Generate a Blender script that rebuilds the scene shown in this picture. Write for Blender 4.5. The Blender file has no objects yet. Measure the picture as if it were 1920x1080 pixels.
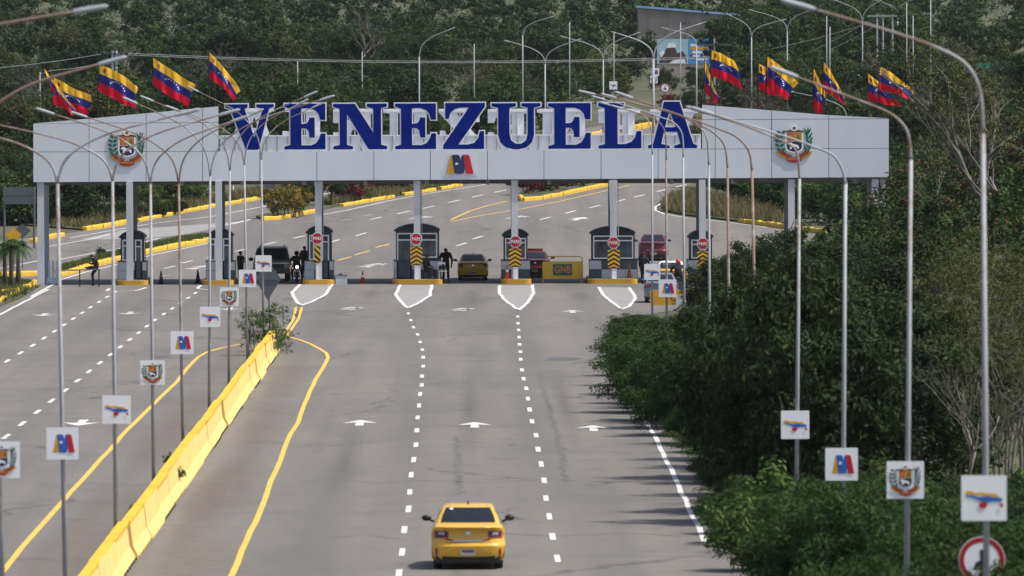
import bpy, math, random
import numpy as np
from mathutils import Vector, Matrix
rnd = random.Random(7)
S = bpy.context.scene
COL = S.collection
R = math.radians
# ------------------------------------------------------------------ camera, sky, sun, exposure
F = 19000.0            # focal length in pixels of a 1920 px wide frame (about 356 mm on 36 mm)
CAM_H = 11.4
cam_d = bpy.data.cameras.new('camera')
cam = bpy.data.objects.new('camera', cam_d); COL.objects.link(cam); S.camera = cam
yaw = math.atan(80 / F); pitch = math.atan(400 / F); roll = R(0.17)
M_CAM = (Matrix.Rotation(-yaw, 3, 'Z') @ Matrix.Rotation(math.pi / 2 - pitch, 3, 'X') @ Matrix.Rotation(-roll, 3, 'Z'))
cam.matrix_world = Matrix.Translation((0, 0, CAM_H)) @ M_CAM.to_4x4()
cam_d.sensor_width = 36; cam_d.lens = 36 * F / 1920
cam_d.clip_start = 1; cam_d.clip_end = 9000
cam_d.dof.use_dof = True; cam_d.dof.focus_distance = 548; cam_d.dof.aperture_fstop = 5.0
W = bpy.data.worlds.new('World'); S.world = W; W.use_nodes = True
nt = W.node_tree; bg = nt.nodes['Background']
sky = nt.nodes.new('ShaderNodeTexSky'); sky.sky_type = 'NISHITA'; sky.sun_disc = False
SUN_EL, SUN_AZ = 60, 13    # elevation; degrees from +X towards the camera (-Y)
to_sun = Vector((math.cos(R(SUN_EL)) * math.cos(R(SUN_AZ)), -math.cos(R(SUN_EL)) * math.sin(R(SUN_AZ)), math.sin(R(SUN_EL))))
sky.sun_elevation = R(SUN_EL); sky.sun_rotation = math.atan2(to_sun.x, to_sun.y)
sky.dust_density = 3.5; sky.air_density = .8; sky.ozone_density = .6
nt.links.new(sky.outputs[0], bg.inputs[0]); bg.inputs[1].default_value = 0.135
sun_d = bpy.data.lights.new('sun', 'SUN'); sun_d.energy = 4.4; sun_d.angle = R(0.53); sun_d.color = (1, .955, .89)
sun = bpy.data.objects.new('sun', sun_d); COL.objects.link(sun)
sun.rotation_euler = (-to_sun).to_track_quat('-Z', 'Y').to_euler()
S.view_settings.view_transform = 'Standard'; S.view_settings.look = 'None'
S.view_settings.exposure = 0.27; S.view_settings.gamma = 1; S.view_settings.use_curve_mapping = False
S.cycles.max_bounces = 6; S.cycles.diffuse_bounces = 3; S.cycles.glossy_bounces = 2
S.cycles.transparent_max_bounces = 8; S.cycles.use_denoising = True

# ------------------------------------------------------------------ where things are
def zg(x, y):
    if y < 205: return (205 - max(y, -150)) * 0.038
    if y < 560: return 0.0
    if y < 1200: return 0.02 * (y - 560)
    if y < 2600: return 12.8 + 0.036 * (y - 1200)
    return 63.2 + 0.01 * (y - 2600)
def ray(px, py):
    return M_CAM @ Vector(((px - 960) / F, (540 - py) / F, -1))
def at(px, py, Y):
    """the point of the plane at distance Y that the picture shows at px, py"""
    d = ray(px, py); t = Y / d.y
    return Vector((d.x * t, Y, CAM_H + d.z * t))
def G(px, py, dz=0.0):
    """the point of the ground at px, py"""
    d = ray(px, py); lo, hi = 60.0, 4000.0
    if CAM_H + d.z * lo < zg(0, lo): return Vector((d.x * lo, lo, zg(0, lo)))
    y = lo
    while y < hi:
        if CAM_H + d.z * y / d.y <= zg(0, y) + dz: break
        y += 5
    lo = y - 5; hi = y
    for _ in range(40):
        m = (lo + hi) / 2
        if CAM_H + d.z * m / d.y <= zg(0, m) + dz: hi = m
        else: lo = m
    return Vector((d.x * hi / d.y, hi, zg(0, hi) + dz))
def XA(px, Y): return at(px, 400, Y).x

# ------------------------------------------------------------------ materials
def N(nt, t, **kw):
    n = nt.nodes.new(t)
    for k, v in kw.items(): setattr(n, k, v)
    return n
MATS = {}
def pm(name, c, c2=None, scale=2.0, rough=.6, metal=0.0, bump=0.0, bscale=None, lo=.35, hi=.65, emis=0.0, spec=.5, detail=5, coat=0.0, stretch=None):
    """a procedural surface: two tones of one colour broken up by noise, optional relief"""
    if name in MATS: return MATS[name]
    m = bpy.data.materials.new(name); m.use_nodes = True; t = m.node_tree; b = t.nodes['Principled BSDF']
    b.inputs['Roughness'].default_value = rough; b.inputs['Metallic'].default_value = metal
    b.inputs['Specular IOR Level'].default_value = spec; b.inputs['Coat Weight'].default_value = coat
    if c2 is None: c2 = tuple(x * .8 for x in c)
    tc = N(t, 'ShaderNodeTexCoord'); co = tc.outputs['Object']
    if stretch:
        mp = N(t, 'ShaderNodeMapping'); mp.inputs['Scale'].default_value = stretch
        t.links.new(co, mp.inputs[0]); co = mp.outputs[0]
    no = N(t, 'ShaderNodeTexNoise'); no.inputs['Scale'].default_value = scale; no.inputs['Detail'].default_value = detail
    t.links.new(co, no.inputs[0])
    mr = N(t, 'ShaderNodeMapRange'); mr.inputs[1].default_value = lo; mr.inputs[2].default_value = hi
    t.links.new(no.outputs[0], mr.inputs[0])
    mx = N(t, 'ShaderNodeMix', data_type='RGBA')
    mx.inputs[6].default_value = (*c, 1); mx.inputs[7].default_value = (*c2, 1)
    t.links.new(mr.outputs[0], mx.inputs[0]); t.links.new(mx.outputs[2], b.inputs['Base Color'])
    if bump:
        n2 = N(t, 'ShaderNodeTexNoise'); n2.inputs['Scale'].default_value = bscale or scale * 6
        t.links.new(co, n2.inputs[0])
        bp = N(t, 'ShaderNodeBump'); bp.inputs['Strength'].default_value = bump
        t.links.new(n2.outputs[0], bp.inputs['Height']); t.links.new(bp.outputs[0], b.inputs['Normal'])
    if emis:
        b.inputs['Emission Color'].default_value = (*c, 1); b.inputs['Emission Strength'].default_value = emis
    MATS[name] = m; return m
def leafmat(name, a, b_, c, rough=.7, trans=.22):
    """leaves: each leaf and each plant has its own green, paler and yellower ones mixed in"""
    m = bpy.data.materials.new(name); m.use_nodes = True; t = m.node_tree; p = t.nodes['Principled BSDF']
    p.inputs['Roughness'].default_value = rough; p.inputs['Specular IOR Level'].default_value = .12
    ge = N(t, 'ShaderNodeNewGeometry'); oi = N(t, 'ShaderNodeObjectInfo'); tc = N(t, 'ShaderNodeTexCoord')
    no = N(t, 'ShaderNodeTexNoise'); no.inputs['Scale'].default_value = .9; no.inputs['Detail'].default_value = 3
    t.links.new(tc.outputs['Object'], no.inputs[0])
    r1 = N(t, 'ShaderNodeMix', data_type='RGBA'); r1.inputs[6].default_value = (*a, 1); r1.inputs[7].default_value = (*b_, 1)
    s1 = N(t, 'ShaderNodeMath', operation='ADD'); s2 = N(t, 'ShaderNodeMapRange'); s2.inputs[1].default_value = .35; s2.inputs[2].default_value = 1.15
    t.links.new(no.outputs[0], s1.inputs[0])
    k = N(t, 'ShaderNodeMath', operation='MULTIPLY'); k.inputs[1].default_value = .5
    t.links.new(oi.outputs['Random'], k.inputs[0]); t.links.new(k.outputs[0], s1.inputs[1])
    t.links.new(s1.outputs[0], s2.inputs[0]); t.links.new(s2.outputs[0], r1.inputs[0])
    r2 = N(t, 'ShaderNodeMix', data_type='RGBA'); r2.inputs[7].default_value = (*c, 1)
    pw = N(t, 'ShaderNodeMath', operation='POWER'); pw.inputs[1].default_value = 3.0
    t.links.new(ge.outputs['Random Per Island'], pw.inputs[0])
    t.links.new(pw.outputs[0], r2.inputs[0]); t.links.new(r1.outputs[2], r2.inputs[6])
    t.links.new(r2.outputs[2], p.inputs['Base Color'])
    tr = N(t, 'ShaderNodeBsdfTranslucent'); t.links.new(r2.outputs[2], tr.inputs[0])
    ms = N(t, 'ShaderNodeMixShader'); ms.inputs[0].default_value = trans
    t.links.new(p.outputs[0], ms.inputs[1]); t.links.new(tr.outputs[0], ms.inputs[2])
    t.links.new(ms.outputs[0], t.nodes['Material Output'].inputs[0])
    MATS[name] = m; return m

def asphalt():
    m = bpy.data.materials.new('asphalt'); m.use_nodes = True; t = m.node_tree; b = t.nodes['Principled BSDF']
    b.inputs['Roughness'].default_value = .8; b.inputs['Specular IOR Level'].default_value = .35
    tc = N(t, 'ShaderNodeTexCoord'); co = tc.outputs['Object']
    def noise(scale, detail=6, st=None, rough=.5):
        c = co
        if st:
            mp = N(t, 'ShaderNodeMapping'); mp.inputs['Scale'].default_value = st; t.links.new(co, mp.inputs[0]); c = mp.outputs[0]
        n = N(t, 'ShaderNodeTexNoise'); n.inputs['Scale'].default_value = scale; n.inputs['Detail'].default_value = detail
        n.inputs['Roughness'].default_value = rough
        t.links.new(c, n.inputs[0]); return n.outputs[0]
    def rng(v, a, b2, c=0, d=1):
        r = N(t, 'ShaderNodeMapRange'); r.inputs[1].default_value = a; r.inputs[2].default_value = b2; r.inputs[3].default_value = c; r.inputs[4].default_value = d
        t.links.new(v, r.inputs[0]); return r.outputs[0]
    def mix(f, a, b2, mode='MIX'):
        x = N(t, 'ShaderNodeMix', data_type='RGBA', blend_type=mode)
        for s, v in ((0, f), (6, a), (7, b2)):
            if isinstance(v, tuple): x.inputs[s].default_value = (*v, 1)
            elif isinstance(v, float): x.inputs[s].default_value = v
            else: t.links.new(v, x.inputs[s])
        return x.outputs[2]
    c = mix(rng(noise(.045, 4), .35, .68), (.166, .152, .134), (.138, .128, .115))
    c = mix(rng(noise(.35, 5, (1, .12, 1)), .52, .72, 0, .55), c, (.088, .084, .080))
    c = mix(rng(noise(2.2, 4, (.16, .5, 1)), .50, .75, 0, .5), c, (.200, .184, .164))
    c = mix(rng(noise(9, 3), .3, .7, 0, .40), c, (.085, .082, .078))
    # tyre-polished wheel tracks: slow bands across the lanes
    c = mix(rng(noise(.62, 3, (1, .012, 1)), .42, .66, 0, .6), c, (.092, .087, .082))
    c = mix(rng(noise(1.1, 9, (1, .22, 1), .68), .53, .70, 0, .5), c, (.090, .085, .080))
    c = mix(rng(noise(.16, 7, (.5, .5, 1), .6), .60, .66, 0, .38), c, (.085, .082, .080))
    # fine cracks and old transverse joints
    vo = N(t, 'ShaderNodeTexVoronoi', feature='DISTANCE_TO_EDGE'); vo.inputs['Scale'].default_value = .11
    wn = N(t, 'ShaderNodeTexNoise'); wn.inputs['Scale'].default_value = .4; wn.inputs['Detail'].default_value = 5; t.links.new(co, wn.inputs[0])
    ad = N(t, 'ShaderNodeMix', data_type='VECTOR'); ad.inputs[0].default_value = .012
    mp = N(t, 'ShaderNodeMapping'); mp.inputs['Scale'].default_value = (1, .45, 1); t.links.new(co, mp.inputs[0])
    sc = N(t, 'ShaderNodeVectorMath', operation='MULTIPLY_ADD'); sc.inputs[1].default_value = (2.2, 2.2, 0)
    t.links.new(wn.outputs[1], sc.inputs[0]); t.links.new(mp.outputs[0], sc.inputs[2]); t.links.new(sc.outputs[0], vo.inputs[0])
    crack = rng(vo.outputs[0], 0, .014, .85, 0)
    ck = N(t, 'ShaderNodeMath', operation='MULTIPLY'); t.links.new(crack, ck.inputs[0]); t.links.new(rng(noise(.06, 3), .45, .6), ck.inputs[1])
    c = mix(ck.outputs[0], c, (.045, .042, .04))
    t.links.new(c, b.inputs['Base Color'])
    bp = N(t, 'ShaderNodeBump'); bp.inputs['Strength'].default_value = .25; bp.inputs['Distance'].default_value = .02
    t.links.new(noise(14, 3), bp.inputs['Height']); t.links.new(bp.outputs[0], b.inputs['Normal'])
    MATS['asphalt'] = m; return m
ASPH = asphalt()
def smudge(name='tyre_smudge', col=(.055, .053, .055), top=.22):
    """rubber and oil on the road, fading out towards the edge of the sheet"""
    m = bpy.data.materials.new(name); m.use_nodes = True; t = m.node_tree; b = t.nodes['Principled BSDF']
    b.inputs['Base Color'].default_value = (*col, 1); b.inputs['Roughness'].default_value = .7
    tc = N(t, 'ShaderNodeTexCoord'); g = N(t, 'ShaderNodeTexGradient', gradient_type='SPHERICAL'); mp = N(t, 'ShaderNodeMapping'); mp.inputs['Location'].default_value = (-1, -1, 0); mp.inputs['Scale'].default_value = (2, 2, 0)
    t.links.new(tc.outputs['Generated'], mp.inputs[0]); t.links.new(mp.outputs[0], g.inputs[0])
    no = N(t, 'ShaderNodeTexNoise'); no.inputs['Scale'].default_value = 1.3; no.inputs['Detail'].default_value = 7; t.links.new(tc.outputs['Object'], no.inputs[0])
    mu = N(t, 'ShaderNodeMath', operation='MULTIPLY'); t.links.new(g.outputs[1], mu.inputs[0]); t.links.new(no.outputs[0], mu.inputs[1])
    r = N(t, 'ShaderNodeMapRange'); r.inputs[1].default_value = .05; r.inputs[2].default_value = .6; r.inputs[4].default_value = top; t.links.new(mu.outputs[0], r.inputs[0])
    t.links.new(r.outputs[0], b.inputs['Alpha']); return m
SMUDGE = smudge(); DUST = smudge('road_dust', (.20, .16, .125), .5)
def worn_paint(name, c, amount=.5):
    """road paint worn through to the asphalt here and there"""
    m = pm(name, c, tuple(x * .78 for x in c), scale=1.2, rough=.7, bump=.1, lo=.4, hi=.7)
    t = m.node_tree; b = t.nodes['Principled BSDF']; lk = b.inputs['Base Color'].links[0].from_socket
    no = N(t, 'ShaderNodeTexNoise'); no.inputs['Scale'].default_value = 5; no.inputs['Detail'].default_value = 8; no.inputs['Roughness'].default_value = .7
    tc = N(t, 'ShaderNodeTexCoord'); t.links.new(tc.outputs['Object'], no.inputs[0])
    mr = N(t, 'ShaderNodeMapRange'); mr.inputs[1].default_value = .56; mr.inputs[2].default_value = .7; mr.inputs[4].default_value = amount
    t.links.new(no.outputs[0], mr.inputs[0])
    mx = N(t, 'ShaderNodeMix', data_type='RGBA'); mx.inputs[7].default_value = (.2, .185, .175, 1)
    t.links.new(mr.outputs[0], mx.inputs[0]); t.links.new(lk, mx.inputs[6]); t.links.new(mx.outputs[2], b.inputs['Base Color'])
    return m
P_WHITE = worn_paint('road_paint_white', (.60, .60, .59), .6)
P_FAINT = worn_paint('road_paint_faint', (.46, .45, .44), .8)
P_WORN = worn_paint('road_paint_faded', (.25, .242, .232), .7)
P_YEL = worn_paint('road_paint_yellow', (.66, .42, .06), .4)
KERB_Y = pm('kerb_yellow', (.66, .42, .03), (.46, .30, .045), scale=1.6, rough=.75, bump=.25, lo=.4, hi=.75)
KERB_SHADED = pm('kerb_yellow_shaded', (.60, .32, .014), (.48, .25, .02), scale=1.6, rough=.75, bump=.25, lo=.4, hi=.75)  # kerb yellow with the shade on the island fronts put into its colour
CONC = pm('concrete', (.30, .28, .26), (.22, .21, .20), scale=1.2, rough=.85, bump=.3)
BARR_Y = pm('barrier_yellow', (.78, .55, .17), (.56, .40, .15), scale=1.3, rough=.8, bump=.2, lo=.45, hi=.85, detail=9)
BARR_TOP = pm('barrier_top_yellow', (.70, .42, .015), (.60, .34, .012), scale=1.5, rough=.7)
GALV = pm('galvanised_steel', (.36, .375, .40), (.27, .285, .31), scale=1.6, rough=.65, metal=.15, lo=.3, hi=.7)
RUST = pm('rusting_steel', (.40, .39, .39), (.17, .095, .055), scale=1.1, rough=.7, metal=.2, lo=.36, hi=.56, detail=8)
RUSTY = pm('rust', (.19, .09, .05), (.30, .23, .19), scale=1.4, rough=.85, lo=.4, hi=.7, detail=8)
def weathered(name, shift):
    """galvanised steel that rusts from the top down"""
    m = bpy.data.materials.new(name); m.use_nodes = True; t = m.node_tree; b = t.nodes['Principled BSDF']; b.inputs['Roughness'].default_value = .7; b.inputs['Metallic'].default_value = .12
    tc = N(t, 'ShaderNodeTexCoord'); n1 = N(t, 'ShaderNodeTexNoise'); n1.inputs['Scale'].default_value = 1.3; n1.inputs['Detail'].default_value = 9; n1.inputs['Roughness'].default_value = .65
    t.links.new(tc.outputs['Object'], n1.inputs[0]); sx = N(t, 'ShaderNodeSeparateXYZ'); t.links.new(tc.outputs['Object'], sx.inputs[0])
    zz = N(t, 'ShaderNodeMapRange'); zz.inputs[1].default_value = 3; zz.inputs[2].default_value = 11; zz.inputs[3].default_value = -.22; zz.inputs[4].default_value = .12; t.links.new(sx.outputs[2], zz.inputs[0])
    ad = N(t, 'ShaderNodeMath', operation='ADD'); t.links.new(n1.outputs[0], ad.inputs[0]); t.links.new(zz.outputs[0], ad.inputs[1])
    r = N(t, 'ShaderNodeMapRange'); r.inputs[1].default_value = .46 - shift; r.inputs[2].default_value = .60 - shift; t.links.new(ad.outputs[0], r.inputs[0])
    n2 = N(t, 'ShaderNodeTexNoise'); n2.inputs['Scale'].default_value = 4; t.links.new(tc.outputs['Object'], n2.inputs[0])
    c1 = N(t, 'ShaderNodeMix', data_type='RGBA'); c1.inputs[6].default_value = (.40, .41, .43, 1); c1.inputs[7].default_value = (.27, .28, .30, 1); t.links.new(n2.outputs[0], c1.inputs[0])
    c2 = N(t, 'ShaderNodeMix', data_type='RGBA'); c2.inputs[6].default_value = (.13, .075, .05, 1); c2.inputs[7].default_value = (.29, .22, .18, 1); t.links.new(n2.outputs[0], c2.inputs[0])
    mx = N(t, 'ShaderNodeMix', data_type='RGBA'); t.links.new(r.outputs[0], mx.inputs[0]); t.links.new(c1.outputs[2], mx.inputs[6]); t.links.new(c2.outputs[2], mx.inputs[7]); t.links.new(mx.outputs[2], b.inputs['Base Color'])
    return m
WEATH = weathered('weathered_steel', -.01); WEATH2 = weathered('rust_streaked_steel', .16)
LUM = pm('luminaire_grey', (.34, .37, .40), (.28, .31, .34), rough=.6)
PANEL = pm('aluminium_panel', (.70, .745, .79), (.63, .675, .73), scale=.5, rough=.38, metal=.1, lo=.3, hi=.8, stretch=(1, 1, .25))
SEAM = pm('panel_backing', (.07, .075, .085), rough=.8)
SOFFIT = pm('soffit_grey', (.30, .315, .34), (.24, .255, .28), rough=.7)
COLW = pm('column_paint', (.58, .60, .63), (.46, .48, .50), scale=1.1, rough=.6, bump=.08, stretch=(1, 1, .3))
WHITE = pm('white_paint', (.83, .84, .85), (.77, .78, .80), scale=1.4, rough=.5)
SIGNW = pm('sign_white', (.88, .90, .91), (.83, .85, .87), scale=1.5, rough=.45)
BLUEL = pm('letter_blue', (.002, .017, .21), (.0015, .012, .16), scale=1, rough=.7, spec=.03)
BOOTHD = pm('booth_frame_dark', (.018, .028, .036), (.012, .018, .024), rough=.45)
ROOFD = pm('booth_roof', (.013, .018, .026), (.02, .027, .036), scale=3, rough=.5, bump=.1)
TILE_L = pm('tile_light', (.50, .54, .58), (.44, .48, .52), scale=2, rough=.5)
TILE_D = pm('tile_dark', (.065, .085, .10), (.05, .065, .078), scale=2, rough=.5)
GLASS = pm('tinted_glass', (.010, .013, .018), (.016, .02, .026), scale=.8, rough=.12, spec=.25)
GLASSB = pm('booth_glass', (.10, .14, .165), (.028, .045, .055), scale=1.1, rough=.08, spec=.6)
RUBBER = pm('rubber', (.012, .012, .013), rough=.85)
BLACK = pm('black_plastic', (.013, .013, .015), rough=.5)
CHROME = pm('chrome', (.72, .74, .76), rough=.18, metal=1)
TAXI = pm('taxi_yellow', (.66, .39, .038), (.60, .355, .034), scale=.6, rough=.28, coat=.4)
TAXI2 = pm('taxi_ochre', (.84, .50, .03), (.78, .46, .03), scale=.6, rough=.35, coat=.3)
CARRED = pm('car_maroon', (.11, .008, .016), (.09, .006, .012), rough=.28, coat=.5)
CARGREY = pm('car_grey', (.22, .25, .29), (.19, .22, .25), rough=.3, metal=.4, coat=.4)
CARDARK = pm('car_dark', (.035, .030, .028), (.03, .026, .024), rough=.3, coat=.4)
CARBROWN = pm('car_brown', (.10, .075, .055), (.08, .06, .045), rough=.3, coat=.4)
LAMP_R = pm('tail_lamp_red', (.30, .012, .012), (.2, .008, .01), scale=8, rough=.15, coat=.6)
LAMP_C = pm('lamp_clear', (.45, .46, .5), (.2, .2, .22), scale=12, rough=.12, coat=.6)
LAMP_ON = pm('headlight_lit', (1, .98, .92), (1, .98, .92), rough=.3, emis=4.0)
LAMP_OR = pm('indicator_lit', (1, .35, .05), (1, .3, .04), rough=.3, emis=1.2)
PLATE = pm('number_plate', (.62, .64, .62), (.5, .52, .5), scale=6, rough=.5)
SIGN_RED = pm('sign_red', (.42, .008, .022), (.36, .008, .02), rough=.4)
CHV_Y = pm('chevron_yellow', (.72, .42, .01), (.62, .36, .012), rough=.5)
CHV_K = pm('chevron_black', (.012, .012, .013), rough=.5)
ORANGE = pm('cone_orange', (.55, .10, .02), (.45, .08, .02), rough=.6)
CONE_D = pm('cone_dirty', (.05, .028, .022), (.02, .018, .018), rough=.8)
CONE_B = pm('cone_faded', (.26, .09, .045), (.18, .07, .04), rough=.8)
SIGN_GREY = pm('sign_back_grey', (.12, .135, .15), (.095, .105, .12), scale=.8, rough=.55, metal=.3)
GNB_Y = pm('barrier_panel_yellow', (.66, .43, .03), (.56, .36, .03), scale=2, rough=.6)
GNB_G = pm('badge_green', (.03, .13, .08), rough=.6)
GNB_O = pm('badge_orange', (.60, .20, .05), rough=.6)
SIGN_Y = pm('sign_yellow', (.62, .34, .008), (.56, .3, .008), rough=.5)
INK = pm('ink_black', (.02, .018, .015), rough=.6)
def cloth(name, c):
    m = pm(name, c, tuple(x * .85 for x in c), scale=3, rough=.85, spec=.1); t = m.node_tree; b = t.nodes['Principled BSDF']
    tr = N(t, 'ShaderNodeBsdfTranslucent'); t.links.new(b.inputs['Base Color'].links[0].from_socket, tr.inputs[0])
    ms = N(t, 'ShaderNodeMixShader'); ms.inputs[0].default_value = .4; t.links.new(b.outputs[0], ms.inputs[1]); t.links.new(tr.outputs[0], ms.inputs[2])
    t.links.new(ms.outputs[0], t.nodes['Material Output'].inputs[0]); return m
FL_Y = cloth('flag_cloth_yellow', (.88, .52, .045)); FL_B = cloth('flag_cloth_blue', (.028, .046, .25)); FL_R = cloth('flag_cloth_red', (.72, .012, .04))
FL_W = pm('flag_star_white', (.75, .77, .82), rough=.8)
LG_Y = pm('logo_yellow', (.74, .40, .02), rough=.5)
LG_B = pm('logo_blue', (.02, .13, .55), rough=.5)
LG_N = pm('logo_navy', (.008, .014, .075), (.008, .03, .14), scale=1.2, rough=.4)
LG_R = pm('logo_red', (.56, .008, .02), rough=.5)
EM_G = pm('emblem_green', (.01, .13, .07), (.008, .09, .05), scale=6, rough=.5)
EM_BR = pm('emblem_brown', (.24, .10, .03), (.12, .05, .02), scale=9, rough=.6)
EM_RED = pm('emblem_red', (.38, .02, .02), rough=.5)
EM_OR = pm('emblem_orange', (.62, .12, .02), rough=.5)
EM_YEL = pm('emblem_yellow', (.55, .32, .03), (.3, .17, .03), scale=11, rough=.5)
EM_NAVY = pm('emblem_navy', (.012, .016, .06), rough=.5)
BARK = pm('bark', (.11, .085, .065), (.06, .045, .035), scale=4, rough=.9, bump=.5)
BARKG = pm('bare_bark', (.19, .17, .15), (.12, .105, .09), scale=3, rough=.9, bump=.4)
SKIN = pm('skin', (.20, .11, .075), rough=.6)
HAIR = pm('hair', (.012, .01, .009), rough=.7)
CL_NAVY = pm('cloth_navy', (.010, .011, .020), (.007, .008, .014), scale=5, rough=.9)
CL_BLK = pm('cloth_black', (.010, .010, .011), (.007, .007, .008), scale=5, rough=.9)
CL_GRY = pm('cloth_grey', (.055, .055, .062), (.04, .04, .046), scale=5, rough=.9)
CL_OLV = pm('cloth_olive', (.028, .026, .02), (.02, .018, .014), scale=5, rough=.9)
CL_MAR = pm('cloth_maroon', (.03, .008, .014), (.02, .006, .01), scale=5, rough=.9)
HELM_R = pm('helmet_red', (.45, .012, .012), rough=.25, coat=.5)
L_DARK = leafmat('leaf_dark', (.007, .021, .006), (.020, .040, .011), (.044, .064, .021))
L_SHADE = leafmat('leaf_deep_green', (.008, .021, .006), (.020, .036, .010), (.046, .062, .019))
L_MID = leafmat('leaf_mid', (.012, .038, .010), (.032, .062, .016), (.066, .09, .028))
L_FRESH = leafmat('leaf_fresh', (.034, .080, .018), (.056, .100, .022), (.11, .15, .042))
L_ACACIA = leafmat('leaf_acacia', (.014, .042, .012), (.034, .070, .016), (.065, .105, .028))
L_OLIVE = leafmat('leaf_olive', (.034, .048, .014), (.060, .070, .022), (.10, .10, .036))
L_GREY = leafmat('leaf_greyish', (.036, .042, .022), (.056, .058, .032), (.09, .09, .05))
L_RED = leafmat('leaf_bougainvillea', (.13, .010, .024), (.20, .018, .03), (.05, .07, .02))
L_BRN = leafmat('leaf_brown_seed', (.060, .022, .013), (.090, .036, .02), (.13, .06, .035))
L_YELG = leafmat('leaf_croton', (.045, .075, .016), (.085, .095, .02), (.36, .20, .03))
L_DRY = leafmat('dry_grass', (.15, .13, .06), (.22, .18, .085), (.08, .10, .03))
L_GRASS = leafmat('green_grass', (.06, .098, .025), (.09, .12, .035), (.16, .155, .06))
L_PALM = leafmat('palm_leaf', (.025, .060, .018), (.04, .08, .022), (.09, .12, .04))
def ground_mat():
    m = pm('ground_soil', (.036, .046, .018), (.075, .07, .036), scale=.08, rough=.95, bump=.4, bscale=2, lo=.4, hi=.65, detail=8)
    return m
GROUND = ground_mat()
HAZE_D = .000024

# ------------------------------------------------------------------ builders
def tag(o, label=None, cat=None, group=None, kind=None):
    if label: o['label'] = label
    if cat: o['category'] = cat
    if group: o['group'] = group
    if kind: o['kind'] = kind
    return o
def empty(name, loc=(0, 0, 0), rz=0.0, label=None, cat=None, group=None):
    o = bpy.data.objects.new(name, None); COL.objects.link(o); o.empty_display_size = .2
    o.location = loc; o.rotation_euler = (0, 0, rz)
    return tag(o, label, cat, group)
KIDS = {}
def link(o, parent=None):
    COL.objects.link(o)
    if parent is not None:
        o.parent = parent; KIDS.setdefault(parent.name, []).append(o)
    return o
def copy_tree(o, parent=None, loc=None, rz=None, **tags):
    c = o.copy(); link(c, parent)
    if loc is not None: c.location = loc
    if rz is not None: c.rotation_euler = (0, 0, rz)
    if parent is None: tag(c, **tags)
    for k in KIDS.get(o.name, []): copy_tree(k, c)
    return c
def org(o):
    v = Vector((0, 0, 0))
    while o is not None: v += o.location; o = o.parent
    return v
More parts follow.
